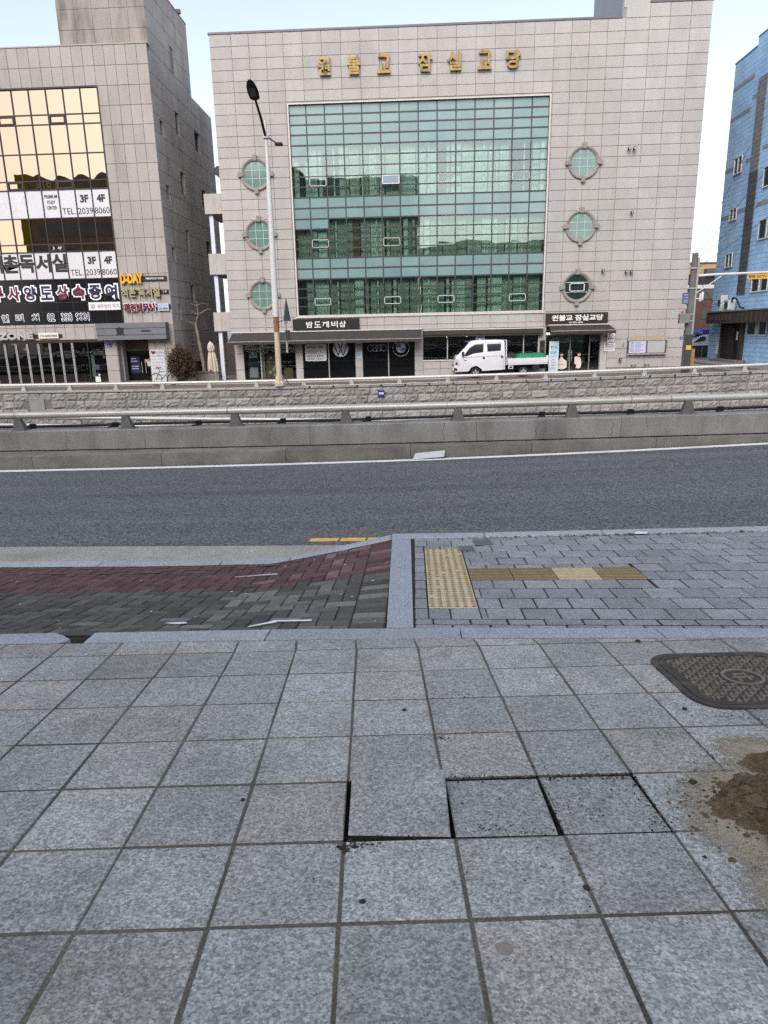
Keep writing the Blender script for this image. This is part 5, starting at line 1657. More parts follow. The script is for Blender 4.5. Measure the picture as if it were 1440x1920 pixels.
def figure(label, cx, zb, wide):
    t = thing('figure_sticker', label, 'sticker', (cx, FY + .15, zb))
    yy = FY + .158
    if wide:
        body = [(-.30, .15), (-.27, .45), (-.10, .62), (-.06, .72), (.06, .72), (.12, .62), (.30, .50), (.31, .15), (.10, .06), (-.1, .06)]
    else:
        body = [(-.16, .12), (-.12, .30), (-.24, .36), (-.24, .72), (-.10, .74), (.02, .70), (.10, .62), (.15, .40), (.12, .15), (0, .08)]
    MB().prism([(cx + a, zb + b2) for a, b2 in body], yy - .004, yy, 'y').build('robe', ROBE, t)
    hx = cx + (0.0 if wide else .0)
    MB().prism([(hx + .085 * math.cos(2 * math.pi * k / 20), zb + .86 + .115 * math.sin(2 * math.pi * k / 20)) for k in range(20)], yy - .006, yy - .004, 'y').build('head', SKIN_, t)
    MB().prism([(hx + .09 * math.cos(math.pi * k / 10), zb + .90 + .10 * math.sin(math.pi * k / 10)) for k in range(11)], yy - .008, yy - .006, 'y').build('hair', SIGN_K, t)
    MB().box(cx - .10, cx - .02, yy - .004, yy, zb, zb + .07).build('shoe', SIGN_K, t)
    MB().box(cx + .02, cx + .10, yy - .004, yy, zb, zb + .07).build('shoe', SIGN_K, t)
    if wide:
        MB().box(cx - .18, cx + .18, yy - .007, yy - .0045, zb + .30, zb + .34).build('printed_line', mat('print_tan', (.40, .29, .18)), t)
figure('printed figure in a spread cream robe on the left door glass', 8.28, -2.25, True)
figure('printed figure in a narrow white robe, waving, on the right door glass', 9.24, -2.25, False)
t = plate('wooden_sign', 'narrow dark hanging board of carved letters left of the door banner', 'sign', 7.02, 7.30, -2.1, -.62, SIGN_DB, d=.04)
for ch, z in zip('원불교', (-.95, -1.3, -1.65)):
    text('letter', ch, 7.08, 7.24, z - .2, z, FY - .046, mat('letter_dull', (.08, .07, .06)), t, depth=.008)
# lamps and cameras on the wall
def wall_lamp(label, x, z, n=1, name='wall_spotlight', cat='spotlight'):
    t = thing(name, label, cat, (x, FY, z))
    for k in range(n):
        cx = x + (k - (n - 1) / 2) * .26
        MB().tube([(cx, FY, z - .02), (cx, FY - .10, z)], .022, 8).build('arm', STEEL, t)
        MB().lathe([(.03, 0), (.075, -.03), (.085, -.14), (.07, -.17)], (cx, FY - .08, z), 12, axis='y').build('lamp_body', SIGN_K if (k or n == 1) else SIGN_K, t, smooth=True)
        MB().lathe([(.045, 0), (.045, -.008)], (cx, FY - .251, z), 12, axis='y').build('lens', ALU, t)
wall_lamp('pair of small black spotlights high on the right of the granite front', 11.3, 8.82, 2)
wall_lamp('single small black spotlight right of the middle round window', 11.52, 5.80)
wall_lamp('pair of small black spotlights right of the lowest round window', 11.56, 2.86, 2)
wall_lamp('single round white camera just right of the lowest round window', 10.2, 2.95, 1, 'security_camera', 'camera')
wall_lamp('small white camera low on the granite wall left of the notice board', 11.42, -1.72, 1, 'security_camera', 'camera')
t = thing('wall_bracket', 'small dark bracket on the wall between the plaque and notice board', 'bracket', (11.55, FY, -.95))
MB().prism([(11.50, -1.02), (11.60, -1.0), (11.60, -.80)], FY - .06, FY - .004, 'y').build('plate', STEEL, t)
for X in (12.1, 12.82):
    t = thing('planter_stand', 'left of two small dark trestles under the notice board' if X < 12.5 else 'right of two small dark trestles under the notice board', 'trestle', (X, 38.6, -2.35))
    MB().box(X - .13, X + .13, 38.5, 38.75, -2.06, -1.98).build('top', STEEL, t)
    for sx in (-.1, .1): MB().box(X + sx - .015, X + sx + .015, 38.6, 38.65, -2.30 + Gw(X) * .3, -2.061).build('leg', STEEL, t)
# ------------------------------------------------------------------ left building
LP = mat('left_granite', (0.335, 0.305, 0.286), rough=0.82, var=0.08, scale=1.1, fine=0.20, fscale=34, rnd=0.055, bump=0.12, bscale=60, stain=(0.25, 0.215, 0.18), stain_scale=0.6, stain_amt=0.5, stretch=(1.5, 1, .4))
MIRG = glass('bronze_mirror_glass', (0.45, 0.40, 0.33), 0.22, refl=0.74, rough=0.006, refl_col=(.44, .335, .245), wave=.012)
DARKG = glass('dark_film_glass', (0.25, 0.23, 0.22), 0.25, refl=0.06, rough=0.02)
FILM_W = mat('white_film', (0.55, 0.535, 0.55), rough=0.5, var=0.04, scale=1.5, rnd=.02)
NAVY = mat('letter_navy', (.022, .022, .05), rough=.5)
MAROON = mat('letter_maroon', (.125, .015, .040), rough=.5)
LFRM = mat('left_mullion', (.030, .022, .022), rough=.5)
BAND = mat('band_black', (.012, .012, .014), rough=.15, spec=.15)
LX1 = -13.36
lb = thing('study_building', 'tall stone building at the left with mirror windows full of lettering and a concrete tower', 'building', (-18, FY, -2.4))
mb = MB()
yb2 = FY + .032
mb.box(-16.19, LX1 - .032, yb2, FY + .5, -.10, 14.44); mb.box(-14.90, LX1 - .032, yb2, FY + .5, -2.6, -.10)
mb.box(-34, -16.19, yb2, FY + .5, 12.58, 14.44)
mb.box(-34, -16.19, yb2, FY + .5, -.05, .79)
mb.box(LX1 - .6, LX1 - .30, FY + .5, 50.5, -3.2, 14.16)
mb.box(-34, LX1 - .032, 50.2, 50.5, -3.2, 14.1)
mb.box(-34, LX1 - .5, FY + .4, 50.3, 14.0, 14.1)
mb.build('wall_core', PANEL_GAP, lb)
mb = MB()
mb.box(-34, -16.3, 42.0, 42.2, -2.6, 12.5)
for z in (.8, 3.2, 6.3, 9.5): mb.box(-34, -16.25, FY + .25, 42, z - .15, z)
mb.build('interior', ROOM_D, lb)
lrow = [14.46 - .9215 * i for i in range(19)]
lrow[-1] = max(lrow[-1], -2.6)
lcol = [LX1 - .565 * i for i in range(37)][::-1]
lcuts = [(-40, -16.19, .81, 12.56), (-40, -16.72, -3, -.05), (-16.8, -14.90, -3, -.10)]
panels(lcol, lrow, lcuts, lb, LP)
MB().box(-34, LX1 + .03, FY - .03, FY + .5, 14.462, 14.52).build('coping', mat('coping_pale', (.33, .31, .29)), lb)
# side face, with little dark windows
SW = [((42.73, 43.34), (14.43, 15.69)), ((39.94, 40.47), (10.48, 11.25)), ((42.67, 43.34), (11.23, 12.42)), ((46.19, 47.3), (11.2, 12.35)), ((40.03, 40.56), (7.33, 8.07)), ((42.68, 43.39), (8.08, 9.28)),
      ((40.01, 40.51), (4.09, 4.86)), ((42.73, 43.25), (4.92, 6.12)), ((42.78, 43.41), (2.05, 3.02)), ((40.16, 40.60), (.99, 1.79)), ((46.8, 47.6), (8.0, 9.1)), ((46.9, 47.7), (5.0, 6.0))]
wc_ = [(a[0], a[1], z[0], z[1]) for a, z in SW]
panels([FY + .03 + 1.14 * i for i in range(11)], [14.16 - .9215 * i for i in range(18)], wc_, lb, SIDEW, y0=LX1, axis='x', name='side_stone', kind_rest='side_stone_field')
for (a, b2), (z0, z1) in SW:
    mb = MB()
    mb.box(LX1 - .295, LX1 - .20, a - .02, b2 + .02, z0 - .02, z1 + .02)
    f_ = mb.build('window', mat('side_window_dark', (.016, .017, .019), rough=.15, spec=.5), lb)
    mb = MB()
    for q in ((a, a + .05, z0, z1), (b2 - .05, b2, z0, z1), (a + .05, b2 - .05, z0, z0 + .05), (a + .05, b2 - .05, z1 - .05, z1)):
        mb.box(LX1 - .19, LX1 - .14, q[0], q[1], q[2], q[3])
    mb.build('frame', STEEL, f_)
    mb = MB()
    for q in ((a - .03, a, z0 - .03, z1 + .03), (b2, b2 + .03, z0 - .03, z1 + .03), (a, b2, z0 - .03, z0), (a, b2, z1, z1 + .03)):
        mb.box(LX1 - .29, LX1 - .008, q[0], q[1], q[2], q[3])
    mb.build('reveal', SIDEW, f_)
# concrete tower on the roof
mb = MB(); mb.box(-17.95, LX1 - .05, FY + .36, 46.3, 14.0, 18.02); mb.build('tower_core', PANEL_GAP, lb)
panels([-17.97 + .92 * i for i in range(6)][:5] + [LX1 - .02], [18.04 - .92 * i for i in range(5)], [], lb, CONCW, y0=FY + .33, name='tower_panel', gap=.006, jit=.006)
panels([FY + .36 + 1.16 * i for i in range(7)], [18.04, 17.12, 16.2, 15.28, 14.36, 14.1], [(42.73, 43.34, 14.43, 15.69)], lb, SIDEW, y0=LX1 - .015, axis='x', name='side_stone', kind_rest='side_stone_field')
MB().box(-18.0, LX1 + .0, FY + .30, 46.33, 18.045, 18.10).build('coping', COPING, lb)
MB().box(LX1 - .2, LX1 + .12, 44.9, 45.1, 18.1, 18.3).build('roof_vent', SIGN_K, lb)
# glass front
lr = [12.56, 11.37, 10.91, 9.51, 8.20, 7.77, 6.35, 5.03, 4.64, 3.21]
lc = [-16.19 - .915 * i for i in range(17)]
FT = {0: (('4F', 0), ('8060', 1)), 1: (('3F', 0), ('2039', 1)), 2: (('TEL.', 1),)}
LVENT = {(2, 1), (5, 1), (2, 4), (5, 4), (3, 7)}
for r in range(9):
    for c in range(16):
        x1, x0 = lc[c], lc[c + 1]
        z1, z0 = lr[r], lr[r + 1]
        film = r in (5, 8)
        if film:
            p = MB().box(x0, x1, FY + .03, FY + .042, z0, z1).build('film_pane', FILM_W, lb)
            q = FT.get(c, ())
            mx = (x0 + x1) / 2
            H = z1 - z0
            for s_, k in q:
                if k == 0: text('lettering', s_, mx - .23, mx + .23, z0 + H * .52, z0 + H * .80, FY + .029, SIGN_K, p, depth=.004, bold=.05)
                else: text('lettering', s_, mx - (.41 if c < 2 else .36), mx + (.41 if c < 2 else .36), z0 + H * .12, z0 + H * .34, FY + .029, SIGN_K, p, depth=.004, bold=.004)
            if r == 5 and c == 3:
                for s_, zz, w in (('PREMIUM', .70, .36), ('STUDY', .50, .23), ('CENTER', .31, .28)):
                    text('lettering', s_, mx - w, mx + w, z0 + H * zz, z0 + H * (zz + .125), FY + .029, SIGN_K, p, depth=.004, bold=.03)
            if r == 5 and c in (5, 6):
                text('lettering', 'YA'[c - 5], x0 + .06, x1 - .06, z0 + .15, z1 - .2, FY + .029, mat('faint_pink', (.58, .54, .56)), p, depth=.003, bold=.05)
            if r == 8 and 3 <= c <= 7:
                text('lettering', '실서독촌석'[c - 3], x0 + .02, x1 - .02, z0 + H * .26, z0 + H * .93, FY + .029, SIGN_K, p, depth=.004, bold=.04)
        else:
            tx, tz = rng.uniform(-.0012, .0012), rng.uniform(-.0008, .0008)
            MB().face([(x0, FY + .04 - tx - tz, z0), (x1, FY + .04 + tx - tz, z0), (x1, FY + .04 + tx + tz, z1), (x0, FY + .04 - tx + tz, z1)]).build('glass_pane', MIRG, lb, fixn=False)
        if (c, r) in LVENT:
            mb = MB()
            for q in ((x0 + .03, x1 - .03, z0 + .03, z0 + .09), (x0 + .03, x1 - .03, z1 - .09, z1 - .03), (x0 + .03, x0 + .10, z0 + .09, z1 - .09), (x1 - .10, x1 - .03, z0 + .09, z1 - .09)):
                mb.box(q[0], q[1], FY - .03, FY + .026, q[2], q[3])
            mb.build('vent_frame', LFRM, lb)
        if (c, r) == (3, 7):
            text('lettering', '3  4F', x0 + .2, x1 - .2, z0 + .12, z1 - .12, FY + .02, LETTER_PW, lb, depth=.004)
for c in range(1, 17): MB().box(lc[c] - .028, lc[c] + .028, FY - .005, FY + .06, 3.21, 12.56).build('mullion', LFRM, lb)
for z in lr[1:]: MB().box(-31, -16.19, FY - .002, FY + .055, z - .028, z + .028).build('transom', LFRM, lb)
MB().box(-31, -16.16, FY - .05, FY + .06, 12.56, 12.64).build('head_flashing', LFRM, lb)
MB().box(-16.19, -16.12, FY - .03, FY + .06, .81, 12.56).build('jamb', LFRM, lb)
# the black band with the tax office's letters
MB().box(-31, -16.19, FY + .03, FY + .06, .81, 3.18).build('black_band', BAND, lb)
for c in range(1, 16): MB().box(lc[c] - .012, lc[c] + .012, FY + .022, FY + .034, .81, 3.18).build('band_seam', LFRM, lb)
for z in (1.98, 1.48): MB().box(-31, -16.2, FY + .021, FY + .033, z - .015, z + .015).build('band_seam', LFRM, lb)
bt = thing('band_lettering', 'large outlined navy and maroon Korean letters on the black window band', 'lettering', (-19.5, FY, 2.1))
for k, (ch, m_) in enumerate(zip('여증속상도양사무세', (NAVY, NAVY, MAROON, MAROON, NAVY, NAVY, MAROON, MAROON, MAROON))):
    xa = -17.02 - .925 * k
    q = text('letter_outline', ch, xa - .04, xa + .77, 2.06, 2.94, FY + .02, LETTER_PW, bt, depth=.02, bold=.10)
    text('letter', ch, xa + .035, xa + .695, 2.13, 2.87, FY + .0, m_, bt, depth=.012, bold=.035)
b2t = thing('band_lettering', 'smaller outlined letters and the number 02 333 9001 along the foot of the black band', 'lettering', (-20.3, FY, 1.0))
for s_, a, b2 in (('인', -23.15, -22.70), ('리', -22.32, -21.85), ('치', -21.42, -20.95), ('02', -20.50, -20.05), ('333', -19.70, -19.05), ('9001', -18.87, -18.08)):
    z0 = .99
    text('letter_outline', s_, a, b2, z0 - .03, 1.42, FY + .02, LETTER_PW, b2t, depth=.02, bold=.065)
    text('letter', s_, a + .03, b2 - .03, z0, 1.39, FY + .0, NAVY, b2t, depth=.012, bold=.010)
t, y_ = board('sign_board', 'white sign strip with a dark hexagon mark at the right end of the black band', -18.02, -16.22, 1.52, 1.95, WHITEB, d=.05)
text('lettering', '세무법인 리치', -17.55, -16.30, 1.62, 1.84, y_ - .001, GREYP, t, depth=.006, bold=.015)
hx = MB()
a_, b_2 = disc(-17.77, 1.735, .125, 6), disc(-17.77, 1.735, .055, 6)
for k in range(6):
    k2 = (k + 1) % 6
    hx.hexa([(a_[k][0], y_ - .001, a_[k][1]), (a_[k2][0], y_ - .001, a_[k2][1]), (b_2[k2][0], y_ - .001, b_2[k2][1]), (b_2[k][0], y_ - .001, b_2[k][1])], [(p_[0], y_ - .007, p_[1]) for p_ in (a_[k], a_[k2], b_2[k2], b_2[k])])
hx.build('hexagon_mark', GREYP, t)
# three channel-letter signs on the stone
t, y_ = board('channel_sign', 'yellow D-DAY channel letter sign with a black bar, topmost of three on the stone', -16.06, -13.47, 3.0, 3.26, SIGN_K, d=.06)
text('lettering', 'D-DAY', -16.02, -14.74, 2.88, 3.42, y_ - .02, mat('letter_yellow', (.60, .32, .03), rough=.5), t, depth=.10, bold=.06)
text('small_lettering', 'PREMIUM STUDY CENTER', -14.62, -13.62, 3.08, 3.18, y_ - .001, LETTER_PW, t, depth=.005, bold=.01)
t, y_ = board('channel_sign', 'olive gold Korean channel letter sign, second of three on the stone', -16.06, -13.43, 2.32, 2.53, SIGN_K, d=.06)
text('lettering', '석촌 독서실', -16.04, -13.88, 2.16, 2.66, y_ - .02, mat('letter_olive_gold', (.33, .29, .15), rough=.45, metal=.3), t, depth=.10, bold=.03)
text('small_lettering', '3·4F', -13.74, -13.52, 2.39, 2.47, y_ - .001, LETTER_PW, t, depth=.005)
t, y_ = board('channel_sign', 'maroon Korean channel letter sign with a pale blue number box, lowest of three', -16.06, -13.40, 1.52, 1.76, SIGN_K, d=.06)
text('lettering', '장원세무사', -16.02, -14.16, 1.38, 1.88, y_ - .02, LETTER_PW, t, depth=.06, bold=.075)
text('lettering', '장원세무사', -15.98, -14.20, 1.41, 1.85, y_ - .081, mat('letter_wine', (.16, .012, .03), rough=.4), t, depth=.04, bold=.03)
MB().box(-14.10, -13.48, y_ - .05, y_ - .001, 1.41, 1.80).build('number_box', mat('box_pale_blue', (.42, .46, .60)), t, bevel=.01)
text('small_lettering', '양도·상속', -14.03, -13.55, 1.65, 1.75, y_ - .051, BLUEP, t, depth=.004)
text('small_lettering', '333-9001', -14.05, -13.53, 1.47, 1.59, y_ - .051, SIGN_K, t, depth=.004, bold=.02)
# entrance: canopy, pillar, door
cpb = MB(); cpb.box(-17.55, -13.62, FY - .55, FY - .004, -.10, .80)
cn = cpb.build('entrance_canopy', mat('canopy_grey_stone', (.135, .14, .15), rough=.7, var=.12, scale=3, fine=.1, fscale=60), lb)
for z in (.16, .52): MB().box(-17.56, -13.61, FY - .565, FY - .552, z - .008, z + .008).build('canopy_groove', SIGN_K, cn)
text('letter', '東', -16.45, -15.95, .14, .58, FY - .553, SIGN_DB, cn, depth=.03, bold=.02)
text('letter', '一', -14.98, -14.50, .33, .39, FY - .553, SIGN_DB, cn, depth=.03, bold=.02)
MB().box(-17.40, -16.74, FY + .03, FY + .42, -2.6, -.10).build('pillar', PANEL_GAP, lb)
panels([-17.42, -16.72], [-.10, -.95, -1.8, -2.6], [], lb, LP, y0=FY + .002, th=.026)
panels([FY + .03, FY + .42], [-.10, -.95, -1.8, -2.6], [], lb, LP, y0=-16.705, axis='x')
MB().box(-16.70, -13.95, FY + .9, FY + 1.0, -.75, 0).build('entrance_lintel', mat('lintel_brown', (.12, .10, .088), var=.1), lb)
MB().box(-16.70, -16.58, FY + .42, FY + .9, -2.6, 0).build('entrance_jamb', LP, lb)
MB().face([(-16.58, FY + .95, -2.5), (-14.6, FY + .95, -2.5), (-14.6, FY + .95, -.75), (-16.58, FY + .95, -.75)]).build('door_glass', BLACKG, lb, fixn=False)
for X in (-15.72, -15.50): MB().tube([(X, FY + .85, -2.0), (X, FY + .85, -1.35)], .025, 8).build('door_handle', ALU, lb)
MB().box(-16.40, -15.85, FY + .92, FY + .94, -2.0, -1.05).build('door_poster', mat('poster_navy', (.02, .03, .07)), lb)
for z, w in ((-1.18, .3), (-1.33, .36), (-1.62, .42), (-1.75, .40)): MB().box(-16.36, -16.36 + w, FY + .912, FY + .919, z - .03, z + .03).build('poster_print', mat('print_pale', (.35, .38, .45)), lb)
MB().box(-15.55, -15.28, FY + .925, FY + .94, -1.42, -1.22).build('door_notice', mat('notice_salmon', (.55, .42, .36)), lb)
MB().box(-15.42, -15.24, FY + .918, FY + .924, -1.62, -1.34).build('door_notice', PAPER, lb)
# folding glass doors with pale posts at the far left
for i, X in enumerate([-19.34 - .655 * k for k in range(18)]):
    MB().box(X - .055, X + .055, FY + .10, FY + .20, -2.5, -.19).build('door_post', mat('post_alu', (.36, .345, .33), rough=.4, metal=.3, var=.1), lb)
    MB().box(X - .008, X + .008, FY + .094, FY + .099, -2.45, -.2).build('post_seam', SIGN_K, lb)
    if i:
        pass
    MB().face([(X - .6, FY + .16, -2.5), (X - .055, FY + .16, -2.5), (X - .055, FY + .16, -.19), (X - .6, FY + .16, -.19)]).build('door_glass', DARKG, lb, fixn=False)
MB().box(-31, -17.4, FY + .05, FY + .3, -.19, -.055).build('door_head', LFRM, lb)
MB().face([(-19.28, FY + .18, -2.5), (-17.42, FY + .18, -2.5), (-17.42, FY + .18, -.19), (-19.28, FY + .18, -.19)]).build('door_glass', SHOPG, lb, fixn=False)
MB().box(-18.50, -18.44, FY + .13, FY + .2, -2.5, -.2).build('door_stile', SIGN_K, lb)
for q in ((-18.95, -18.75, -2.2, -.75), (-18.95, -18.15, -.95, -.72), (-18.22, -18.10, -1.15, -.95)):
    MB().box(q[0], q[1], 40.4, 40.45, q[2], q[3]).build('inner_frame', mat('inner_grey', (.45, .47, .45)), lb)
for q, m_ in (((-18.25, -17.95, -2.42, -2.12), PAPER), ((-18.18, -17.93, -1.75, -1.45), mat('sticker_navy', (.04, .05, .10))), ((-18.05, -17.95, -2.08, -1.98), PAPER)):
    MB().box(q[0], q[1], FY + .165, FY + .175, q[2], q[3]).build('glass_sticker', m_, lb)
t = thing('channel_sign', 'chrome ZONE letters with a pale number box on the beige band at far left', 'sign', (-21.5, FY, .05))
MB().box(-24.5, -19.78, FY - .05, FY - .02, .08, .28).build('rail', SIGN_K, t)
text('lettering', 'ZONE', -23.42, -21.38, .03, .42, FY - .07, mat('letter_chrome', (.42, .41, .40), rough=.3, metal=.5), t, depth=.10, bold=.06)
MB().box(-21.10, -19.95, FY - .11, FY - .051, .04, .36).build('number_box', mat('box_cream', (.60, .58, .50)), t, bevel=.02)
text('small_lettering', '010-8680-9083', -21.02, -20.02, .14, .25, FY - .111, SIGN_K, t, depth=.004, bold=.02)
t = plate('number_plate', 'small blue number plate on the pillar left of the left entrance', 'sign', -17.26, -17.0, -.50, -.30, mat('plate_blue', (.02, .04, .24), rough=.5), texts=[('34', -17.2, -17.08, -.46, -.37, LETTER_PW)])
t = plate('poster_board', 'tall white poster with a dark heart mark beside the left entrance', 'poster', -14.85, -14.03, -2.45, -.68, mat('poster_white', (.50, .50, .50)), y=FY + .02, d=.03, lines=9, lm=mat('print_light', (.36, .36, .38)), texts=[('헌혈 기증센터', -14.55, -14.08, -.90, -.78, GREYP), ('건강관리협회', -14.50, -14.08, -1.06, -.96, GREYP)])
MB().prism([(-14.80, -.80), (-14.74, -.74), (-14.66, -.78), (-14.58, -.74), (-14.52, -.80), (-14.66, -.95)], FY - .03, FY - .02, 'y').build('heart_mark', mat('heart_red', (.16, .02, .03)), t)

# ------------------------------------------------------------------ the alley: bush, pruned tree, parasol, planter, bicycle
def leaf_blob(name, n, fn, m, parent, size, seed):
    r6 = random.Random(seed)
    mb = MB()
    for _ in range(n):
        p = fn(r6)
        s = size * r6.uniform(.5, 1.35)
        d = Vector((r6.gauss(0, 1), r6.gauss(0, 1), r6.gauss(0, 1))).normalized()
        u = d.orthogonal().normalized()
        w = d.cross(u)
        mb.face([tuple(p + u * s), tuple(p + w * s * .55), tuple(p - u * s), tuple(p - w * s * .55)])
    return mb.build(name, m, parent, fixn=False)
BLEAF = mat('bush_leaf_brown', (.085, .055, .026), rough=.9, var=.7, scale=7)
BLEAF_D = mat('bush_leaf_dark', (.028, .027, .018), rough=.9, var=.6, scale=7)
TWIG = mat('twig_bark', (.085, .070, .055), rough=.95, var=.3, scale=12)
bu = thing('bush', 'rounded brown and dark green conifer bush in front of the left building corner', 'bush', (-12.72, 37.9, fz_(-12.7, 37.9)))
BC = Vector((-12.75, 37.9, -1.42))
def bshell(r6):
    while True:
        v = Vector((r6.uniform(-1, 1), r6.uniform(-1, 1), r6.uniform(-1, 1)))
        if .35 < v.length < 1.0: break
    k = 1 + .34 * mnoise.noise(v * 2.6) + .26 * mnoise.noise(v * 7)
    return BC + Vector((v.x * .80 * k, v.y * .75 * k, v.z * 1.02 * k))
leaf_blob('foliage', 5200, bshell, BLEAF, bu, .045, 4)
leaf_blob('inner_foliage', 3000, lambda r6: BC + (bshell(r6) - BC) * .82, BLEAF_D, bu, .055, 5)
mb = MB()
for k in range(9):
    a = k * .7
    mb.tube([(-12.75, 37.9, -2.5), (-12.75 + .3 * math.cos(a), 37.9 + .3 * math.sin(a), -1.7), (-12.75 + .55 * math.cos(a), 37.9 + .5 * math.sin(a), -1.0)], [.03, .02, .008], 6)
mb.build('stem', TWIG, bu)
tr_ = thing('bare_tree', 'pruned leafless tree with mottled bark standing in the alley', 'tree', (-12.2, 40.3, -2.4))
PATCH_BARK = mat('plane_bark', (.20, .175, .14), rough=.9, var=.35, scale=6, stain=(.07, .06, .045), stain_scale=5, stain_amt=.9)
MB().tube([(-12.17, 40.3, -2.45), (-12.25, 40.3, -1.4), (-12.36, 40.3, -.4), (-12.44, 40.3, .3), (-12.50, 40.3, .70)], [.12, .11, .095, .085, .075], 10).build('trunk', PATCH_BARK, tr_, smooth=True)
def limb(pts, r0, r1):
    n = len(pts)
    MB().tube(pts, [lerp(r0, r1, i / (n - 1)) for i in range(n)], 7).build('branch', PATCH_BARK, tr_, smooth=True)
limb([(-12.50, 40.3, .68), (-12.38, 40.25, .95), (-12.26, 40.2, 1.2), (-12.29, 40.2, 1.68), (-12.27, 40.2, 1.95)], .06, .012)
limb([(-12.50, 40.3, .66), (-12.80, 40.1, .82), (-13.2, 39.9, 1.02)], .045, .010)
limb([(-12.26, 40.2, 1.2), (-11.95, 40.1, 1.35), (-11.62, 40.0, 1.50), (-11.45, 40.0, 1.48)], .04, .008)
limb([(-12.26, 40.2, 1.2), (-12.55, 40.3, 1.32), (-12.75, 40.3, 1.45)], .025, .006)
limb([(-12.29, 40.2, 1.68), (-12.7, 40.2, 1.84)], .022, .005)
limb([(-12.28, 40.2, 1.7), (-12.0, 40.2, 1.83), (-11.6, 40.1, 1.78)], .02, .005)
mb = MB()
r7 = random.Random(8)
for _ in range(40):
    x, z = r7.uniform(-12.9, -11.4), r7.uniform(-.6, 1.6)
    mb.tube([(x, 40.9 + r7.uniform(-.2, .4), z), (x + r7.uniform(-.4, .4), 41, z + r7.uniform(-.1, .45))], [.008, .003], 4)
tag(mb.build('twigs', TWIG, tr_), kind='stuff')
um = thing('folded_parasol', 'folded cream parasol with a cloth hanging in pleats beside the planter', 'parasol', (-11.35, 39.1, fz_(-11.3, 39.1)))
CREAM = mat('parasol_cloth', (.52, .46, .36), rough=.9, var=.12, scale=5, stretch=(1, 1, .3))
mb = MB()
N_ = 22
vs, fs = [], []
for i, (r_, z) in enumerate([(.02, -.30), (.09, -.36), (.15, -.50), (.17, -.68), (.12, -.85), (.17, -1.0), (.21, -1.3), (.24, -1.6), (.25, -1.82)]):
    for k in range(N_):
        w = 2 * math.pi * k / N_
        rr = r_ * (1 + (.26 if k % 2 else -.16) * min(1, i / 3))
        vs.append((-11.38 + rr * math.cos(w) + .05 * i / 8, 39.1 + rr * math.sin(w), z - (.20 * (1 if math.cos(w) > .2 else 0) + .07 * (k % 3)) * (i == 8)))
for i in range(8):
    for k in range(N_):
        fs.append((i * N_ + k, i * N_ + (k + 1) % N_, i * N_ + N_ + (k + 1) % N_, i * N_ + N_ + k))
mb.raw(vs, fs); mb.build('cloth', CREAM, um, smooth=True)
MB().tube([(-11.36, 39.1, -2.45), (-11.38, 39.1, -.26)], .025, 8).build('pole', ALU, um)
mb = MB(); mb.lathe([(.135, -.83), (.15, -.86), (.135, -.90)], (-11.36, 39.1, 0), 16); mb.build('tie', mat('tie_dark', (.12, .09, .06)), um)
pl = thing('stone_planter', 'square grey stone planter box at the alley mouth', 'planter', (-11.65, 39.3, fz_(-11.6, 39.3)))
MB().box(-12.33, -10.98, 38.9, 39.8, -2.5, -2.02).build('box', mat('planter_stone', (.17, .155, .14), var=.2, scale=4), pl, bevel=.015)
MB().box(-12.37, -10.94, 38.86, 39.84, -2.018, -1.96).build('rim', mat('planter_rim', (.12, .11, .10), var=.2), pl, bevel=.01)
bk = thing('bicycle', 'dark bicycle leaning by the bush in front of the white poster', 'bicycle', (-13.55, 37.4, fz_(-13.5, 37.4)))
zb = fz_(-13.5, 37.4)
BKM = mat('bike_black', (.015, .015, .017), rough=.4, spec=.5)
for X in (-14.05, -13.1):
    mb = MB()
    pts = [(X + .31 * math.cos(2 * math.pi * k / 24) * .9, 37.4 + .12 * math.cos(2 * math.pi * k / 24), zb + .33 + .31 * math.sin(2 * math.pi * k / 24)) for k in range(25)]
    w_ = mb.tube(pts, .022, 6).build('wheel', BKM, bk)
    mb = MB()
    for k in range(8):
        a = k * math.pi / 8
        mb.tube([(X + .29 * math.cos(a), 37.4, zb + .33 + .29 * math.sin(a)), (X - .29 * math.cos(a), 37.4, zb + .33 - .29 * math.sin(a))], .003, 4)
    mb.build('spokes', ALU, w_)
mb = MB()
for p in ([(-14.05, 37.4, zb + .33), (-13.72, 37.4, zb + .34), (-13.82, 37.4, zb + .78), (-14.05, 37.4, zb + .33)], [(-13.72, 37.4, zb + .34), (-13.28, 37.4, zb + .75), (-13.82, 37.4, zb + .74)], [(-13.1, 37.4, zb + .33), (-13.28, 37.4, zb + .85)]):
    mb.tube(p, .02, 6)
mb.build('frame', BKM, bk)
mb = MB(); mb.tube([(-13.82, 37.4, zb + .75), (-13.86, 37.4, zb + .92)], .015, 6); mb.box(-13.99, -13.73, 37.34, 37.46, zb + .92, zb + .97); mb.build('saddle', BKM, bk)
mb = MB(); mb.tube([(-13.28, 37.4, zb + .85), (-13.31, 37.4, zb + 1.0), (-13.25, 37.2, zb + 1.05)], .014, 6); mb.tube([(-13.31, 37.4, zb + 1.0), (-13.25, 37.62, zb + 1.05)], .014, 6); mb.build('handlebar', BKM, bk)
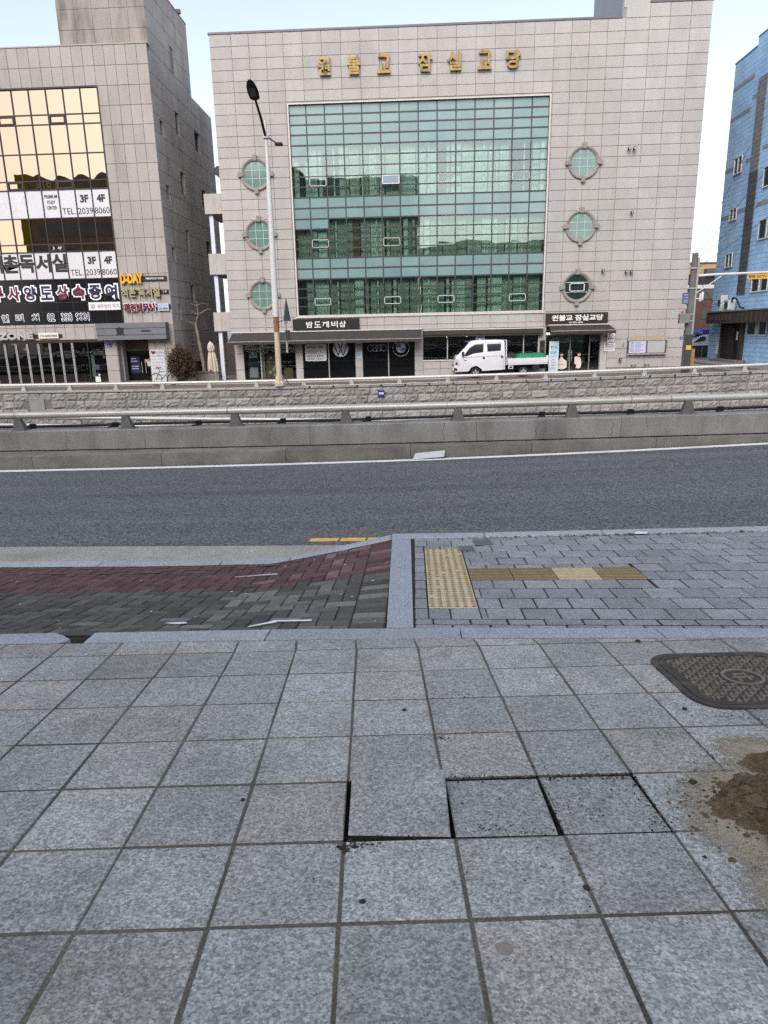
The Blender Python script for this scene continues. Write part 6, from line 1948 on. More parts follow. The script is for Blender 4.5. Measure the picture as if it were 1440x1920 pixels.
# back of the alley
aw = thing('alley_house', 'dim brick house closing the far end of the alley', 'house', (-11, 58, -2.4))
MB().box(-13.2, -4, 58, 64, -2.6, 4.2).build('wall', mat('alley_brick', (.17, .085, .065), var=.2, scale=4, fine=.2, fscale=12), aw)
MB().prism([(57.6, 4.2), (64.4, 4.2), (61, 5.6)], -13.3, -3.9, 'x').build('roof', mat('alley_roof', (.10, .06, .055), var=.2), aw)
MB().box(-11.8, -10.9, 57.93, 57.99, 1.5, 2.7).build('window', BLACKG, aw)
aw = thing('alley_fence', 'dark low fence across the alley behind the tree', 'fence', (-11.7, 44, -2.4))
for k in range(6): MB().box(-13.3 + .53 * k, -12.79 + .53 * k, 43.5, 43.56, -2.5, -.4).build('board', DARKWALL, aw)

# ------------------------------------------------------------------ street lamp standing on the retaining wall
LYP = WY + .05
sl = thing('street_lamp', 'tall white street lamp with a rust streaked foot standing on the stone wall', 'street lamp', (-5.69, LYP, zc_top(-5.7)))
RUSTP = mat('lamp_rust_paint', (.47, .40, .29), rough=.7, var=.12, scale=5, stain=(.13, .06, .022), stain_scale=2.6, stain_amt=1.0, stretch=(7, 7, .35))
RUSTD = mat('lamp_rust', (.24, .125, .05), rough=.8, var=.35, scale=5, stretch=(5, 5, .5), stain=(.07, .035, .018), stain_scale=2, stain_amt=.9)
LWHITE = mat('lamp_white_paint', (.50, .495, .485), rough=.45, var=.06, scale=2, spec=.4)
MB().tube([(-5.69, LYP, -1.98), (-5.70, LYP, -1.0), (-5.69, LYP, .10)], [.125, .120, .118], 16).build('lower_pole', RUSTP, sl, smooth=True)
MB().tube([(-5.69, LYP, .10), (-5.69, LYP, .72)], [.119, .119], 16).build('rusted_section', RUSTD, sl, smooth=True)
MB().tube([(-5.69, LYP, .72), (-5.68, LYP, 2.2), (-5.67, LYP, 4.7), (-5.665, LYP, 5.85)], [.135, .130, .108, .10], 18).build('upper_pole', LWHITE, sl, smooth=True)
MB().tube([(-5.665, LYP, 5.85), (-5.665, LYP, 8.1)], [.085, .048], 14).build('mast_tip', LWHITE, sl, smooth=True)
mb = MB(); mb.lathe([(.26, -2.12), (.26, -1.98), (.18, -1.90), (.16, -1.70)], (-5.69, LYP, 0), 8); mb.build('base', RUSTP, sl)
mb = MB(); mb.tube([(-5.57, LYP - .02, .55), (-5.30, LYP - .02, .62), (-5.28, LYP - .02, .62)], .04, 8); mb.build('bracket', STEEL, sl)
MB().lathe([(.05, -.10), (.13, -.06), (.14, .04), (.06, .10)], (-5.665, LYP, 7.52), 14).build('arm_collar', LWHITE, sl, smooth=True)
HEADM = mat('lamp_head_black', (.010, .010, .011), rough=.5)
tipP = Vector((-5.76, 28.20, 8.50))
MB().tube([(-5.67, LYP - .05, 7.50), (-5.70, LYP - .62, 8.02), tuple(tipP)], [.055, .052, .045], 10).build('arm', HEADM, sl, smooth=True)
dirv = (tipP - Vector((-5.70, LYP - .62, 8.02))).normalized()
rgt = dirv.cross(Vector((0, 0, 1))).normalized(); upv = rgt.cross(dirv)
hd = MB()
secs = [(0, .11, .05), (.05, .19, .08), (.30, .215, .10), (.52, .19, .085), (.68, .13, .06), (.76, .05, .03)]
vs, fs = [], []
n_ = 14
for (l_, w_, h_) in secs:
    for k in range(n_):
        a = 2 * math.pi * k / n_
        p = tipP + dirv * (l_ - .04) + rgt * (w_ * math.cos(a)) + upv * (h_ * math.sin(a) * (1 if math.sin(a) > 0 else .55))
        vs.append(tuple(p))
for i in range(len(secs) - 1):
    for k in range(n_): fs.append((i * n_ + k, i * n_ + (k + 1) % n_, i * n_ + n_ + (k + 1) % n_, i * n_ + n_ + k))
fs += [tuple(range(n_))[::-1], tuple(range((len(secs) - 1) * n_, len(secs) * n_))]
hd.raw(vs, fs)
hdo = hd.build('lamp_head', HEADM, sl, smooth=True)
ln = MB()
q = [tipP + dirv * l_ + rgt * w_ - upv * .062 for l_, w_ in ((.12, -.12), (.12, .12), (.45, .11), (.45, -.11))]
ln.face([tuple(p) for p in q]); ln.build('lens', mat('lens_grey', (.06, .06, .07), rough=.1), hdo, fixn=False)
MB().tube([(-5.60, LYP, 7.50), (-5.32, LYP + .3, 7.36)], .025, 8).build('side_arm', HEADM, sl)
MB().box(-5.38, -5.08, LYP + .15, LYP + .45, 7.27, 7.36).build('floodlight', HEADM, sl, bevel=.02)
ts = thing('traffic_sign', 'grey triangular traffic sign seen edge-on from behind on a post by the lamp', 'traffic sign', (-5.25, LYP + .05, -.55))
MB().tube([(-5.30, LYP + .05, -.75), (-5.30, LYP + .05, 1.25)], .045, 8).build('post', POSTF, ts)
a = R(81)
tri = [(-.48, 0), (.48, 0), (0, .95)]
vs = []
for off in (0, .02):
    for (u, w) in tri: vs.append((-5.24 + u * math.cos(a) + off * math.sin(a), LYP + .02 + u * math.sin(a) - off * math.cos(a), .55 + w))
MB().raw(vs, [(0, 1, 2), (5, 4, 3), (0, 3, 4, 1), (1, 4, 5, 2), (2, 5, 3, 0)]).build('sign_back', mat('sign_back_grey', (.12, .12, .125), metal=.3, rough=.5), ts)
vs = []
for off in (0, .02):
    for (u, w) in ((-.3, 0), (.3, 0), (.3, .42), (-.3, .42)): vs.append((-5.24 + u * math.cos(a) + off * math.sin(a), LYP + .02 + u * math.sin(a) - off * math.cos(a), -.25 + w))
MB().raw(vs, [(0, 1, 2, 3), (7, 6, 5, 4), (0, 4, 5, 1), (1, 5, 6, 2), (2, 6, 7, 3), (3, 7, 4, 0)]).build('plate_back', mat('sign_back_grey', (.22, .22, .225)), ts)
for z in (.45, .9, .1, -.15): MB().box(-5.36, -5.22, LYP, LYP + .1, z, z + .06).build('clamp', STEEL, ts)
cb = thing('cable', 'black cable looping off the lamp foot onto the wall coping', 'cable', (-5.4, LYP - .1, -2.1))
MB().tube([(-5.62, LYP - .1, -1.72), (-5.40, LYP - .14, -1.78), (-5.30, LYP - .14, -2.0), (-5.15, LYP - .13, -2.12), (-4.6, LYP - .13, -2.135)], .022, 6).build('wire', BLACKP, cb, smooth=True)
MB().tube([(-5.8, LYP - .13, -1.95), (-5.92, LYP - .14, -2.08), (-6.2, LYP - .14, -2.13)], .018, 6).build('wire', BLACKP, cb, smooth=True)

# ------------------------------------------------------------------ the white crew-cab pickup
TX0, TYN = 2.18, 37.0
TZ = fz_(3.4, 37.0) - .012
tk = thing('pickup_truck', 'white crew cab pickup truck with a green tarp over its load, parked facing left', 'truck', (0, 0, 0))
WPAINT = mat('truck_white_paint', (.58, .58, .595), rough=.28, var=.03, scale=2, spec=.5, coat=.5)
TGLASS = mat('truck_glass', (.020, .021, .023), rough=.05, spec=.6)
RUB = mat('tyre_rubber', (.014, .014, .014), rough=.8)
RIM = mat('wheel_alloy', (.45, .45, .46), rough=.35, metal=.6)
TBLK = mat('truck_black_plastic', (.016, .016, .017), rough=.6)
TW = 1.68
def tl(x, y, z): return (x, y, z)
def tumble(y, z):           # upper cab leans inwards
    k = max(0.0, (z - 1.12)) * .115
    return k if y == 0 else TW - k
side_prof = [(.10, .36), (.02, .42), (.0, .55), (.04, .72), (.07, .95), (.15, 1.16), (.24, 1.235), (.50, 1.50), (.80, 1.80), (.93, 1.90), (1.12, 1.945), (1.9, 1.955), (2.52, 1.945), (2.66, 1.91), (2.70, 1.78), (2.72, 1.1), (2.72, .40)]
arch = [(1.17 + .36 * math.cos(R(w)), .27 + .36 * math.sin(R(w))) for w in range(14, 167, 14)]
prof = side_prof + [(1.56, .36)] + arch + [(.80, .36)]
def truck_mesh(poly, m, name, parent, inset=0, bev=.03):
    vs = [(x, tumble(0, z) + inset, z) for x, z in poly] + [(x, tumble(1, z) - inset, z) for x, z in poly]
    n = len(poly)
    fs = [tuple(range(n))[::-1], tuple(range(n, 2 * n))] + [(i, (i + 1) % n, n + (i + 1) % n, n + i) for i in range(n)]
    return MB().raw(vs, fs).build(name, m, parent, bevel=bev, segs=2, smooth=True)
body = truck_mesh(prof, WPAINT, 'cab', tk)
def side_panel(pts, m, name, parent, off=.006, both=True, th=.012):
    mb = MB()
    for s_ in ((0, 1) if both else (0,)):
        vs = []
        for d in (off, -th + off):
            for x, z in pts:
                y = tumble(0, z) - d if s_ == 0 else tumble(1, z) + d
                vs.append((x, y, z))
        n = len(pts)
        mb.raw(vs, [tuple(range(n)), tuple(range(n, 2 * n))[::-1]] + [(i, (i + 1) % n, n + (i + 1) % n, n + i) for i in range(n)])
        if not both: break
    return mb.build(name, m, parent)
for s_ in (0, 1):
    def one(pts, m, name, parent, off=.006, th=.012):
        vs = []
        for d in (off, off - th):
            for x, z in pts:
                vs.append((x, (tumble(0, z) - d) if s_ == 0 else (tumble(1, z) + d), z))
        n = len(pts)
        return MB().raw(vs, [tuple(range(n)), tuple(range(n, 2 * n))[::-1]] + [(i, (i + 1) % n, n + (i + 1) % n, n + i) for i in range(n)]).build(name, m, parent)
    dr = one([(.56, 1.14), (.60, .98), (.78, .66), (1.2, .66), (1.62, .40), (1.655, .40), (1.665, 1.30), (1.64, 1.84), (1.15, 1.83), (.86, 1.62)], WPAINT, 'front_door', tk, .004)
    one([(.55, 1.19), (.84, 1.565), (1.13, 1.745), (1.59, 1.775), (1.575, 1.345), (1.05, 1.285), (.70, 1.165)], TGLASS, 'window', dr, .009)
    dr2 = one([(1.69, .40), (2.60, .40), (2.62, 1.1), (2.58, 1.83), (1.70, 1.84)], WPAINT, 'rear_door', tk, .004)
    one([(1.77, 1.745), (2.51, 1.75), (2.49, 1.395), (1.80, 1.36)], TGLASS, 'window', dr2, .009)
    for x, z, d_ in ((1.60, 1.05, dr), (2.55, 1.07, dr2)):
        one([(x + .055 * math.cos(2 * math.pi * k / 14), z + .075 * math.sin(2 * math.pi * k / 14)) for k in range(14)], TBLK, 'handle', d_, .012)
    for pts in ([(1.672, .42), (1.684, .42), (1.684, 1.84), (1.672, 1.84)], [(2.612, .42), (2.624, .42), (2.63, 1.12), (2.618, 1.12)], [(.60, 1.095), (1.55, 1.12), (1.55, 1.13), (.60, 1.105)], [(1.72, 1.12), (2.50, 1.13), (2.50, 1.14), (1.72, 1.13)]):
        one(pts, mat('panel_gap', (.12, .12, .125)), 'panel_gap', tk, .0075)
    one([(.07, .72), (.30, .70), (.31, .95), (.16, 1.05), (.09, .95)], mat('headlamp_glass', (.42, .43, .45), rough=.1, spec=.6), 'headlight', tk, .010)
    one([(.10, .74), (.22, .73), (.22, .84), (.12, .88)], TBLK, 'headlight_inner', tk, .013)
    one([(.02, .44), (.18, .42), (.20, .54), (.03, .60)], TBLK, 'fog_lamp', tk, .010)
    one([(.56, .93), (.68, .93), (.70, .97), (.58, .97)], mat('marker_red', (.45, .05, .05)), 'side_marker', tk, .012)
    # wing mirror
    ym = tumble(0, 1.2) - .17 if s_ == 0 else tumble(1, 1.2) + .06
    MB().box(.44, .56, ym, ym + .11, 1.16, 1.40).build('wing_mirror', TBLK, tk, bevel=.02)
# windscreen
vs = []
for (x, z) in ((.235, 1.26), (.80, 1.815)):
    for y in (.10, TW - .10):
        vs.append((x - .012, y + (max(0, z - 1.12) * .115 if y < 1 else -max(0, z - 1.12) * .115), z + .012))
MB().raw(vs, [(0, 1, 3, 2)]).build('windscreen', TGLASS, tk, fixn=False)
MB().box(-.02, .06, .06, TW - .06, .42, .56).build('front_bumper', WPAINT, tk, bevel=.02)
MB().box(.02, .10, .25, TW - .25, .60, .72).build('grille', TBLK, tk)
MB().box(-.03, -.022, .55, TW - .55, .44, .54).build('licence_plate', mat('plate_green', (.5, .52, .5)), tk)
# guard frame behind the cab, bed, chassis
mb = MB()
for y in (.06, TW - .12): mb.box(2.76, 2.82, y, y + .06, .62, 1.90)
for z in (1.90, 1.4, 1.0): mb.box(2.76, 2.82, .06, TW - .06, z - .03, z + .03)
mb.build('guard_frame', WPAINT, tk, bevel=.012)
bd = MB(); bd.box(2.86, 4.96, 0.0, TW, .62, .68); bed = bd.build('cargo_bed', WPAINT, tk, bevel=.01)
for y0, y1 in ((-.01, .03), (TW - .03, TW + .01)):
    MB().box(2.86, 4.97, y0, y1, .685, .965).build('drop_side', WPAINT, bed, bevel=.01)
    MB().box(2.88, 4.95, y0 - .006 if y0 < 0 else y0, y1 if y0 < 0 else y1 + .006, .80, .835).build('side_rib', WPAINT, bed, bevel=.006)
MB().box(4.93, 4.97, .03, TW - .03, .685, .965).build('tailgate', WPAINT, bed, bevel=.01)
MB().box(2.85, 2.89, .0, TW, .685, 1.0).build('headboard', WPAINT, bed)
MB().box(4.86, 4.99, -.014, .04, .78, 1.06).build('corner_post', WPAINT, bed, bevel=.008)
MB().box(4.97, 5.0, .03, .15, .52, .68).build('tail_light', mat('marker_red', (.45, .05, .05)), tk)
MB().box(.9, 4.9, .45, TW - .45, .36, .60).build('chassis', TBLK, tk)
MB().box(2.90, 3.15, .03, .35, .42, .60).build('tool_box', WPAINT, tk, bevel=.01)
MB().box(2.95, 3.10, .018, .03, .46, .56).build('tool_box_door', TBLK, tk)
MB().box(4.15, 4.55, .06, .4, .36, .58).build('fuel_tank', TBLK, tk, bevel=.03)
mb = MB()
pts_ = [(3.69 + .36 * math.cos(R(w)), .27 + .36 * math.sin(R(w))) for w in range(20, 161, 20)]
for (x0, z0), (x1, z1) in zip(pts_, pts_[1:]):
    for y in (.02, TW - .22): mb.hexa([(x0, y, z0), (x1, y, z1), (x1, y + .2, z1), (x0, y + .2, z0)], [(x0, y, z0 + .012), (x1, y, z1 + .012), (x1, y + .2, z1 + .012), (x0, y + .2, z0 + .012)])
mb.build('mudguard', TBLK, tk)
for (cx, r_) in ((1.17, .275), (3.69, .26)):
    for y0, sgn in ((.03, -1), (TW - .03, 1)):
        mb = MB()
        w_ = .19
        mb.lathe([(r_ * .62, 0), (r_ * .92, -.01 * 0), (r_, .02), (r_, w_ - .02), (r_ * .92, w_), (r_ * .62, w_)], (cx, y0 - (w_ if sgn > 0 else 0), r_), 28, axis='y')
        ty = mb.build('tyre', RUB, tk, smooth=True)
        mb = MB()
        yo = y0 - .004 if sgn < 0 else y0 + .004
        ys_ = (lambda d: yo + d * (-sgn) * 1.0)
        mb.lathe([(r_ * .64, 0), (r_ * .58, .015 * -sgn * -1), (.03, .02)], (cx, ys_(0), r_), 24, axis='y')
        rim = mb.build('rim', mat('wheel_dark', (.05, .05, .052), metal=.4), ty)
        for k in range(5):
            a = 2 * math.pi * k / 5 + .3
            sp = MB()
            p0 = (cx + .03 * math.cos(a), r_ + .03 * math.sin(a)); p1 = (cx + r_ * .62 * math.cos(a), r_ + r_ * .62 * math.sin(a))
            nx_, nz_ = -math.sin(a) * .030, math.cos(a) * .030
            ya, yb_ = (yo - .014, yo + .004) if sgn < 0 else (yo - .004, yo + .014)
            sp.hexa([(p0[0] - nx_, ya, p0[1] - nz_), (p1[0] - nx_ * 1.3, ya, p1[1] - nz_ * 1.3), (p1[0] + nx_ * 1.3, ya, p1[1] + nz_ * 1.3), (p0[0] + nx_, ya, p0[1] + nz_)],
                    [(p0[0] - nx_, yb_, p0[1] - nz_), (p1[0] - nx_ * 1.3, yb_, p1[1] - nz_ * 1.3), (p1[0] + nx_ * 1.3, yb_, p1[1] + nz_ * 1.3), (p0[0] + nx_, yb_, p0[1] + nz_)])
            sp.build('spoke', RIM, ty)
tk.location = (TX0, TYN, TZ)
tk.rotation_euler = (0, -.016, 0)
# load: a tarp over something low, and a clear plastic crate
def on_truck(o, label, cat):
    M_ = Matrix.Translation((TX0, TYN, TZ)) @ Matrix.Rotation(-.016, 4, 'Y')
    o.matrix_world = M_
    return tag(o, label, cat)
vs, fs = [], []
nx, ny = 26, 12
for j in range(ny + 1):
    for i in range(nx + 1):
        u, v = i / nx, j / ny
        x = 3.30 + 1.62 * u; y = .03 + (TW - .06) * v
        e = min(u, 1 - u) * 7; e2 = min(v, 1 - v) * 5
        h = (1.0 + .16 * min(1, e) ** .5 * min(1, e2) ** .5 + .022 * mnoise.noise(Vector((x * 3.5, y * 3.5, 0))) + .03 * u)
        vs.append((x, y, h))
for j in range(ny):
    for i in range(nx):
        a = j * (nx + 1) + i
        fs.append((a, a + 1, a + nx + 2, a + nx + 1))
b0 = len(vs)
edge = [i for i in range(nx + 1)]
vs += [(vs[i][0], vs[i][1] - .008, .90) for i in edge]
for q in range(nx): fs.append((edge[q + 1], edge[q], b0 + q, b0 + q + 1))
on_truck(MB().raw(vs, fs).build('tarpaulin', mat('tarp_green', (.015, .17, .085), rough=.6, var=.15, scale=6, spec=.4), smooth=True), 'green tarpaulin stretched over the rear of the truck bed', 'tarpaulin')
on_truck(MB().box(2.92, 3.28, .06, 1.2, .685, 1.18).build('plastic_crate', glass('clear_plastic', (.9, .92, .92), .75, refl=.18, rough=.15), bevel=.02), 'translucent pale plastic crate on the truck bed behind the cab', 'crate')

# ------------------------------------------------------------------ right side: utility pole, blue building, far houses, wires
UX, UY = 11.79, 30.6
up = thing('utility_pole', 'grey concrete utility pole rising behind the far rail at right', 'utility pole', (UX, UY, -2.2))
MB().tube([(UX - .0, UY, -2.4), (UX, UY, .2), (UX + .01, UY, 2.92)], [.17, .155, .12], 14).build('shaft', mat('pole_concrete', (.115, .11, .105), var=.25, scale=3, fine=.1, fscale=60), up, smooth=True)
MB().tube([(UX + .13, UY - .1, -2.2), (UX + .13, UY - .1, .9), (UX + .14, UY - .1, 2.72)], .045, 8).build('side_tube', POSTF, up, smooth=True)
for z in (.18, .45, 1.5, 2.3): MB().lathe([(.175, z), (.175, z + .05)], (UX, UY, 0), 14).build('band', ALU, up)
MB().box(UX - .16, UX + .14, UY - .19, UY - .165, -1.9, -.35).build('warning_wrap', mat('wrap_dark', (.045, .045, .05), var=.3), up)
MB().box(UX - .11, UX + .10, UY - .205, UY - .192, -.98, -.80).build('yellow_tag', mat('tag_yellow', (.55, .38, .06)), up)
t = thing('cable_guard', 'orange brown guard plate beside the foot of the utility pole', 'guard', (UX + .25, UY, -1.9))
MB().box(UX + .16, UX + .34, UY - .05, UY + .03, -1.75, -.95).build('plate', mat('guard_orange', (.33, .16, .045), var=.15), t, bevel=.01)
MB().box(UX + .10, UX + .19, UY - .06, UY - .01, -1.70, -1.1).build('edge', mat('guard_cream', (.5, .42, .28)), t)
t = thing('street_name_sign', 'blue street name sign on the left of the utility pole', 'sign', (11.6, UY, 1.0))
MB().box(11.40, 11.68, UY - .06, UY - .03, .90, 1.36).build('plate', mat('sign_slate_blue', (.085, .09, .21), var=.15), t, bevel=.008)
for z in (1.27, 1.16, 1.05, .97): MB().box(11.45, 11.62, UY - .068, UY - .061, z - .014, z + .014).build('print', mat('print_lilac', (.36, .37, .46)), t)
t = thing('junction_box', 'grey metal box with a red beacon strapped to the utility pole', 'box', (11.5, UY, .1))
MB().box(11.28, 11.70, UY - .30, UY - .10, .12, .50).build('box', mat('box_grey', (.16, .165, .16), var=.12, scale=5), t, bevel=.01)
mb = MB(); mb.lathe([(.045, 0), (.05, .06), (.035, .11), (.01, .13)], (11.40, UY - .2, .51), 12); mb.build('beacon', mat('beacon_red', (.40, .03, .04), rough=.3), t, smooth=True)
t = thing('street_camera', 'white street camera on a short arm right of the utility pole', 'camera', (12.2, UY, 1.1))
MB().tube([(UX, UY, 1.12), (12.12, UY, 1.10)], .03, 8).build('arm', LWHITE, t)
MB().box(12.10, 12.18, UY - .06, UY + .06, 1.0, 1.32).build('mount', LWHITE, t)
MB().lathe([(.05, 0), (.06, .05), (.06, .30), (.03, .34)], (12.22, UY - .05, 1.04), 10).build('body', LWHITE, t, smooth=True)
t = thing('mast_arm', 'long pale horizontal pipe arm reaching right from the utility pole', 'arm', (12, UY, 2.1))
MB().tube([(11.95, UY - .06, 2.02), (12.6, UY - .06, 2.05), (15, UY - .06, 2.10), (18.5, UY - .06, 2.17)], [.06, .058, .05, .045], 10).build('pipe', LWHITE, t, smooth=True)
MB().tube([(11.86, UY - .06, 1.28), (12.4, UY - .06, 1.62), (13.0, UY - .06, 2.05)], .022, 6).build('stay', LWHITE, t, smooth=True)
t = thing('warning_sign', 'orange yellow CCTV warning sign hanging from the pipe arm', 'sign', (14.6, UY, 1.8))
MB().box(13.99, 15.3, UY - .075, UY - .055, 1.84, 2.06).build('plate', mat('sign_amber', (.62, .33, .035), rough=.5), t)
text('lettering', '방범 CCTV 작동중', 14.03, 15.25, 1.88, 2.0, UY - .076, SIGN_K, t, depth=.004, bold=.03)
# blue building
BX = 17.95
def bs(s): return 43.3 - s
bb_ = thing('blue_building', 'blue tiled building at the right with a grey brick stripe and a dark porch', 'building', (BX, 38, -2))
BLUE = bpy.data.materials.new('blue_tile')
BLUE.use_nodes = True
N, L = BLUE.node_tree.nodes, BLUE.node_tree.links
p_ = N['Principled BSDF']
p_.inputs['Roughness'].default_value = .55
geo = N.new('ShaderNodeNewGeometry')
sx = N.new('ShaderNodeSeparateXYZ'); L.new(geo.outputs['Position'], sx.inputs[0])
cx_ = N.new('ShaderNodeCombineXYZ'); L.new(sx.outputs['Y'], cx_.inputs[0]); L.new(sx.outputs['Z'], cx_.inputs[1])
br = N.new('ShaderNodeTexBrick')
br.inputs['Scale'].default_value = 1.0
br.inputs['Brick Width'].default_value = 1.15
br.inputs['Row Height'].default_value = .235
br.inputs['Mortar Size'].default_value = .016
br.inputs['Mortar Smooth'].default_value = .3
br.inputs['Color1'].default_value = (.36, .58, .84, 1)
br.inputs['Color2'].default_value = (.39, .61, .87, 1)
br.inputs['Mortar'].default_value = (.25, .42, .63, 1)
L.new(cx_.outputs[0], br.inputs['Vector'])
nz = N.new('ShaderNodeTexNoise'); nz.inputs['Scale'].default_value = 1.3; nz.inputs['Detail'].default_value = 6
L.new(geo.outputs['Position'], nz.inputs['Vector'])
mr = N.new('ShaderNodeMapRange'); mr.inputs['From Min'].default_value = .3; mr.inputs['From Max'].default_value = .7; mr.inputs['To Min'].default_value = .82; mr.inputs['To Max'].default_value = 1.12
L.new(nz.outputs['Fac'], mr.inputs['Value'])
vm = N.new('ShaderNodeVectorMath'); vm.operation = 'SCALE'
L.new(br.outputs['Color'], vm.inputs[0]); L.new(mr.outputs[0], vm.inputs['Scale']); L.new(vm.outputs[0], p_.inputs['Base Color'])
bp = N.new('ShaderNodeBump'); bp.inputs['Strength'].default_value = .6; bp.inputs['Distance'].default_value = .02
iv = N.new('ShaderNodeMath'); iv.operation = 'SUBTRACT'; iv.inputs[0].default_value = 1
L.new(br.outputs['Fac'], iv.inputs[1]); L.new(iv.outputs[0], bp.inputs['Height']); L.new(bp.outputs[0], p_.inputs['Normal'])
mb = MB()
mb.box(BX, 30, bs(2.5), bs(0), -2.6, 13.84)
mb.box(BX, 30, bs(16), bs(2.5), -2.6, 14.25)
mb.build('wall', BLUE, bb_)
MB().box(BX - .02, 30.05, bs(2.5), bs(-.03), 13.85, 13.93).build('parapet_coping', mat('coping_blue', (.09, .20, .38)), bb_)
MB().box(BX - .02, 30.05, bs(16), bs(2.5) - .01, 14.255, 14.33).build('parapet_coping', mat('coping_blue', (.09, .20, .38)), bb_)
GREYB = mat('grey_brick_stripe', (.20, .205, .21), rough=.85, var=.2, scale=2, fine=.25, fscale=14)
GREYB_D = mat('grey_brick_stripe_dark', (.085, .088, .092), rough=.85, var=.3, scale=2, fine=.3, fscale=14)
for k in range(45):
    z0 = 1.60 + .236 * k
    if z0 > 12.0: break
    m_ = GREYB if z0 > 7.6 else GREYB_D
    for q in range(2):
        MB().box(BX - .045, BX - .002, bs(4.05) + .47 * (1 - q) + .006 + (0 if k % 2 else .0), bs(4.05) + .47 * (2 - q) - .006, z0, z0 + .222).build('grey_brick', m_, bb_)
for (s0, s1, z) in ((.05, 2.5, 12.45), (0, 1.1, 8.32), (.1, 1.2, 5.83), (.1, 2.4, 10.93), (2.5, 3.1, 8.35), (2.5, 3.1, 11.4), (4.3, 7, 12.9), (4.3, 7, 5.9), (4.3, 7, 8.6), (2.2, 3.2, 5.9)):
    MB().box(BX - .012, BX - .001, bs(s1), bs(s0), z, z + .20).build('grey_band', mat('band_grey', (.27, .28, .30), var=.15, scale=3), bb_)
def bwin(s0, s1, z0, z1, n=2):
    f_ = MB().box(BX - .03, BX - .003, bs(s1), bs(s0), z0, z1).build('window', mat('win_recess', (.03, .035, .035), rough=.1, spec=.6), bb_)
    mb = MB()
    w = .06
    for q in ((s0, s1, z0, z0 + w), (s0, s1, z1 - w, z1), (s0, s0 + w, z0 + w, z1 - w), (s1 - w, s1, z0 + w, z1 - w)) + tuple((s0 + (s1 - s0) * k / n - .025, s0 + (s1 - s0) * k / n + .025, z0 + w, z1 - w) for k in range(1, n)):
        mb.box(BX - .075, BX - .031, bs(q[1]), bs(q[0]), q[2], q[3])
    mb.build('frame', mat('win_frame_white', (.58, .59, .60), rough=.5), f_)
    MB().box(BX - .038, BX - .032, bs(s0 + (s1 - s0) * .62), bs(s0 + (s1 - s0) * .40), z0 + w, z1 - w).build('curtain', mat('win_curtain', (.33, .38, .36)), f_)
for q in ((1.2, 2.15, 8.0, 8.90), (1.25, 2.13, 5.62, 6.30), (1.28, 2.17, 3.14, 3.92), (4.75, 6.6, 6.7, 7.72), (4.85, 6.6, 4.2, 5.2), (4.74, 6.5, 1.63, 2.36), (1.28, 2.0, .78, 1.44), (4.82, 6.95, -.56, .16), (1.24, 1.68, -1.66, -.93)):
    bwin(*q)
cpb = thing('porch_canopy', 'dark brown timber porch fascia with carved characters over the blue building door', 'canopy', (17.6, 38, .1))
MB().box(17.30, BX - .002, bs(9.5), bs(.95), .10, .72).build('fascia', mat('fascia_brown', (.052, .036, .030), var=.25, scale=4), cpb)
for k in range(7): MB().box(17.285, 17.299, bs(1.35 + .42 * k + .22), bs(1.35 + .42 * k), .28, .54).build('carved_character', mat('carving', (.085, .062, .05)), cpb)
for k in range(6): MB().box(17.285, 17.299, bs(4.9 + .5 * k + .08), bs(4.9 + .5 * k), .16, .68).build('fascia_batten', mat('carving', (.085, .062, .05)), cpb)
MB().box(17.26, BX - .002, bs(9.5), bs(.92), .722, .79).build('coping', mat('fascia_coping', (.20, .20, .21)), cpb)
MB().box(BX - .02, BX - .004, bs(4.2), bs(1.85), -1.9, .10).build('door_recess', mat('recess_dark', (.014, .012, .011)), bb_)
for a, b2 in ((1.75, 1.88), (4.15, 4.55)): MB().box(BX - .12, BX - .003, bs(b2), bs(a), -2.0, .10).build('door_post', mat('door_brown', (.065, .045, .035), var=.2), bb_)
for k in range(3): MB().box(BX - .05, BX - .021, bs(2.5 + .45 * k), bs(2.1 + .45 * k), -1.85, .0).build('door_leaf', mat('door_leaf_brown', (.035, .024, .018), var=.2), bb_)
MB().box(BX - .06, BX - .051, bs(3.9), bs(3.7), -.8, -.35).build('door_notice', PAPER, bb_)
MB().box(BX - .60, BX - .002, bs(5.0), bs(1.7), -2.3, -1.86).build('door_step', mat('step_stone', (.17, .165, .16), var=.15), bb_)
for s, sz, lab in ((2.2, (.35, .85), 'taller of two air conditioner units on the porch roof'), (3.1, (.55, .55), 'lower air conditioner unit with a round fan on the porch roof')):
    t = thing('air_conditioner', lab, 'air conditioner', (17.6, bs(s), .79))
    MB().box(17.42, 17.80, bs(s + sz[0] / 2), bs(s - sz[0] / 2), .795, .795 + sz[1]).build('case', mat('ac_white', (.50, .51, .50), var=.1, rough=.5), t, bevel=.015)
    mb = MB(); mb.lathe([(.20, 0), (.20, -.012), (.06, -.012)], (17.415, bs(s), .795 + sz[1] * .5), 18, axis='x'); mb.build('fan_grille', mat('fan_dark', (.05, .05, .05)), t)
t = thing('hose', 'thick dark hose looping from the air conditioners on the porch roof', 'hose', (17.6, bs(4), .8))
MB().tube([(17.6, bs(3.3), 1.2), (17.55, bs(3.6), 1.45), (17.55, bs(4.0), 1.38), (17.55, bs(4.5), .92), (17.55, bs(5.0), .84)], .05, 8).build('tube', mat('hose_dark', (.03, .035, .05)), t, smooth=True)
t = thing('raised_pavement', 'low grey stone terrace along the foot of the blue building', 'terrace', (16, 36, -2))
MB().box(16.2, BX - .004, 29.6, 42.4, -2.7, -1.98).build('slab', mat('terrace_stone', (.19, .18, .17), var=.15, scale=2), t, bevel=.02)
MB().box(15.4, 16.19, 33, 41.6, -2.7, -2.1).build('step', mat('terrace_stone', (.19, .18, .17)), t, bevel=.02)
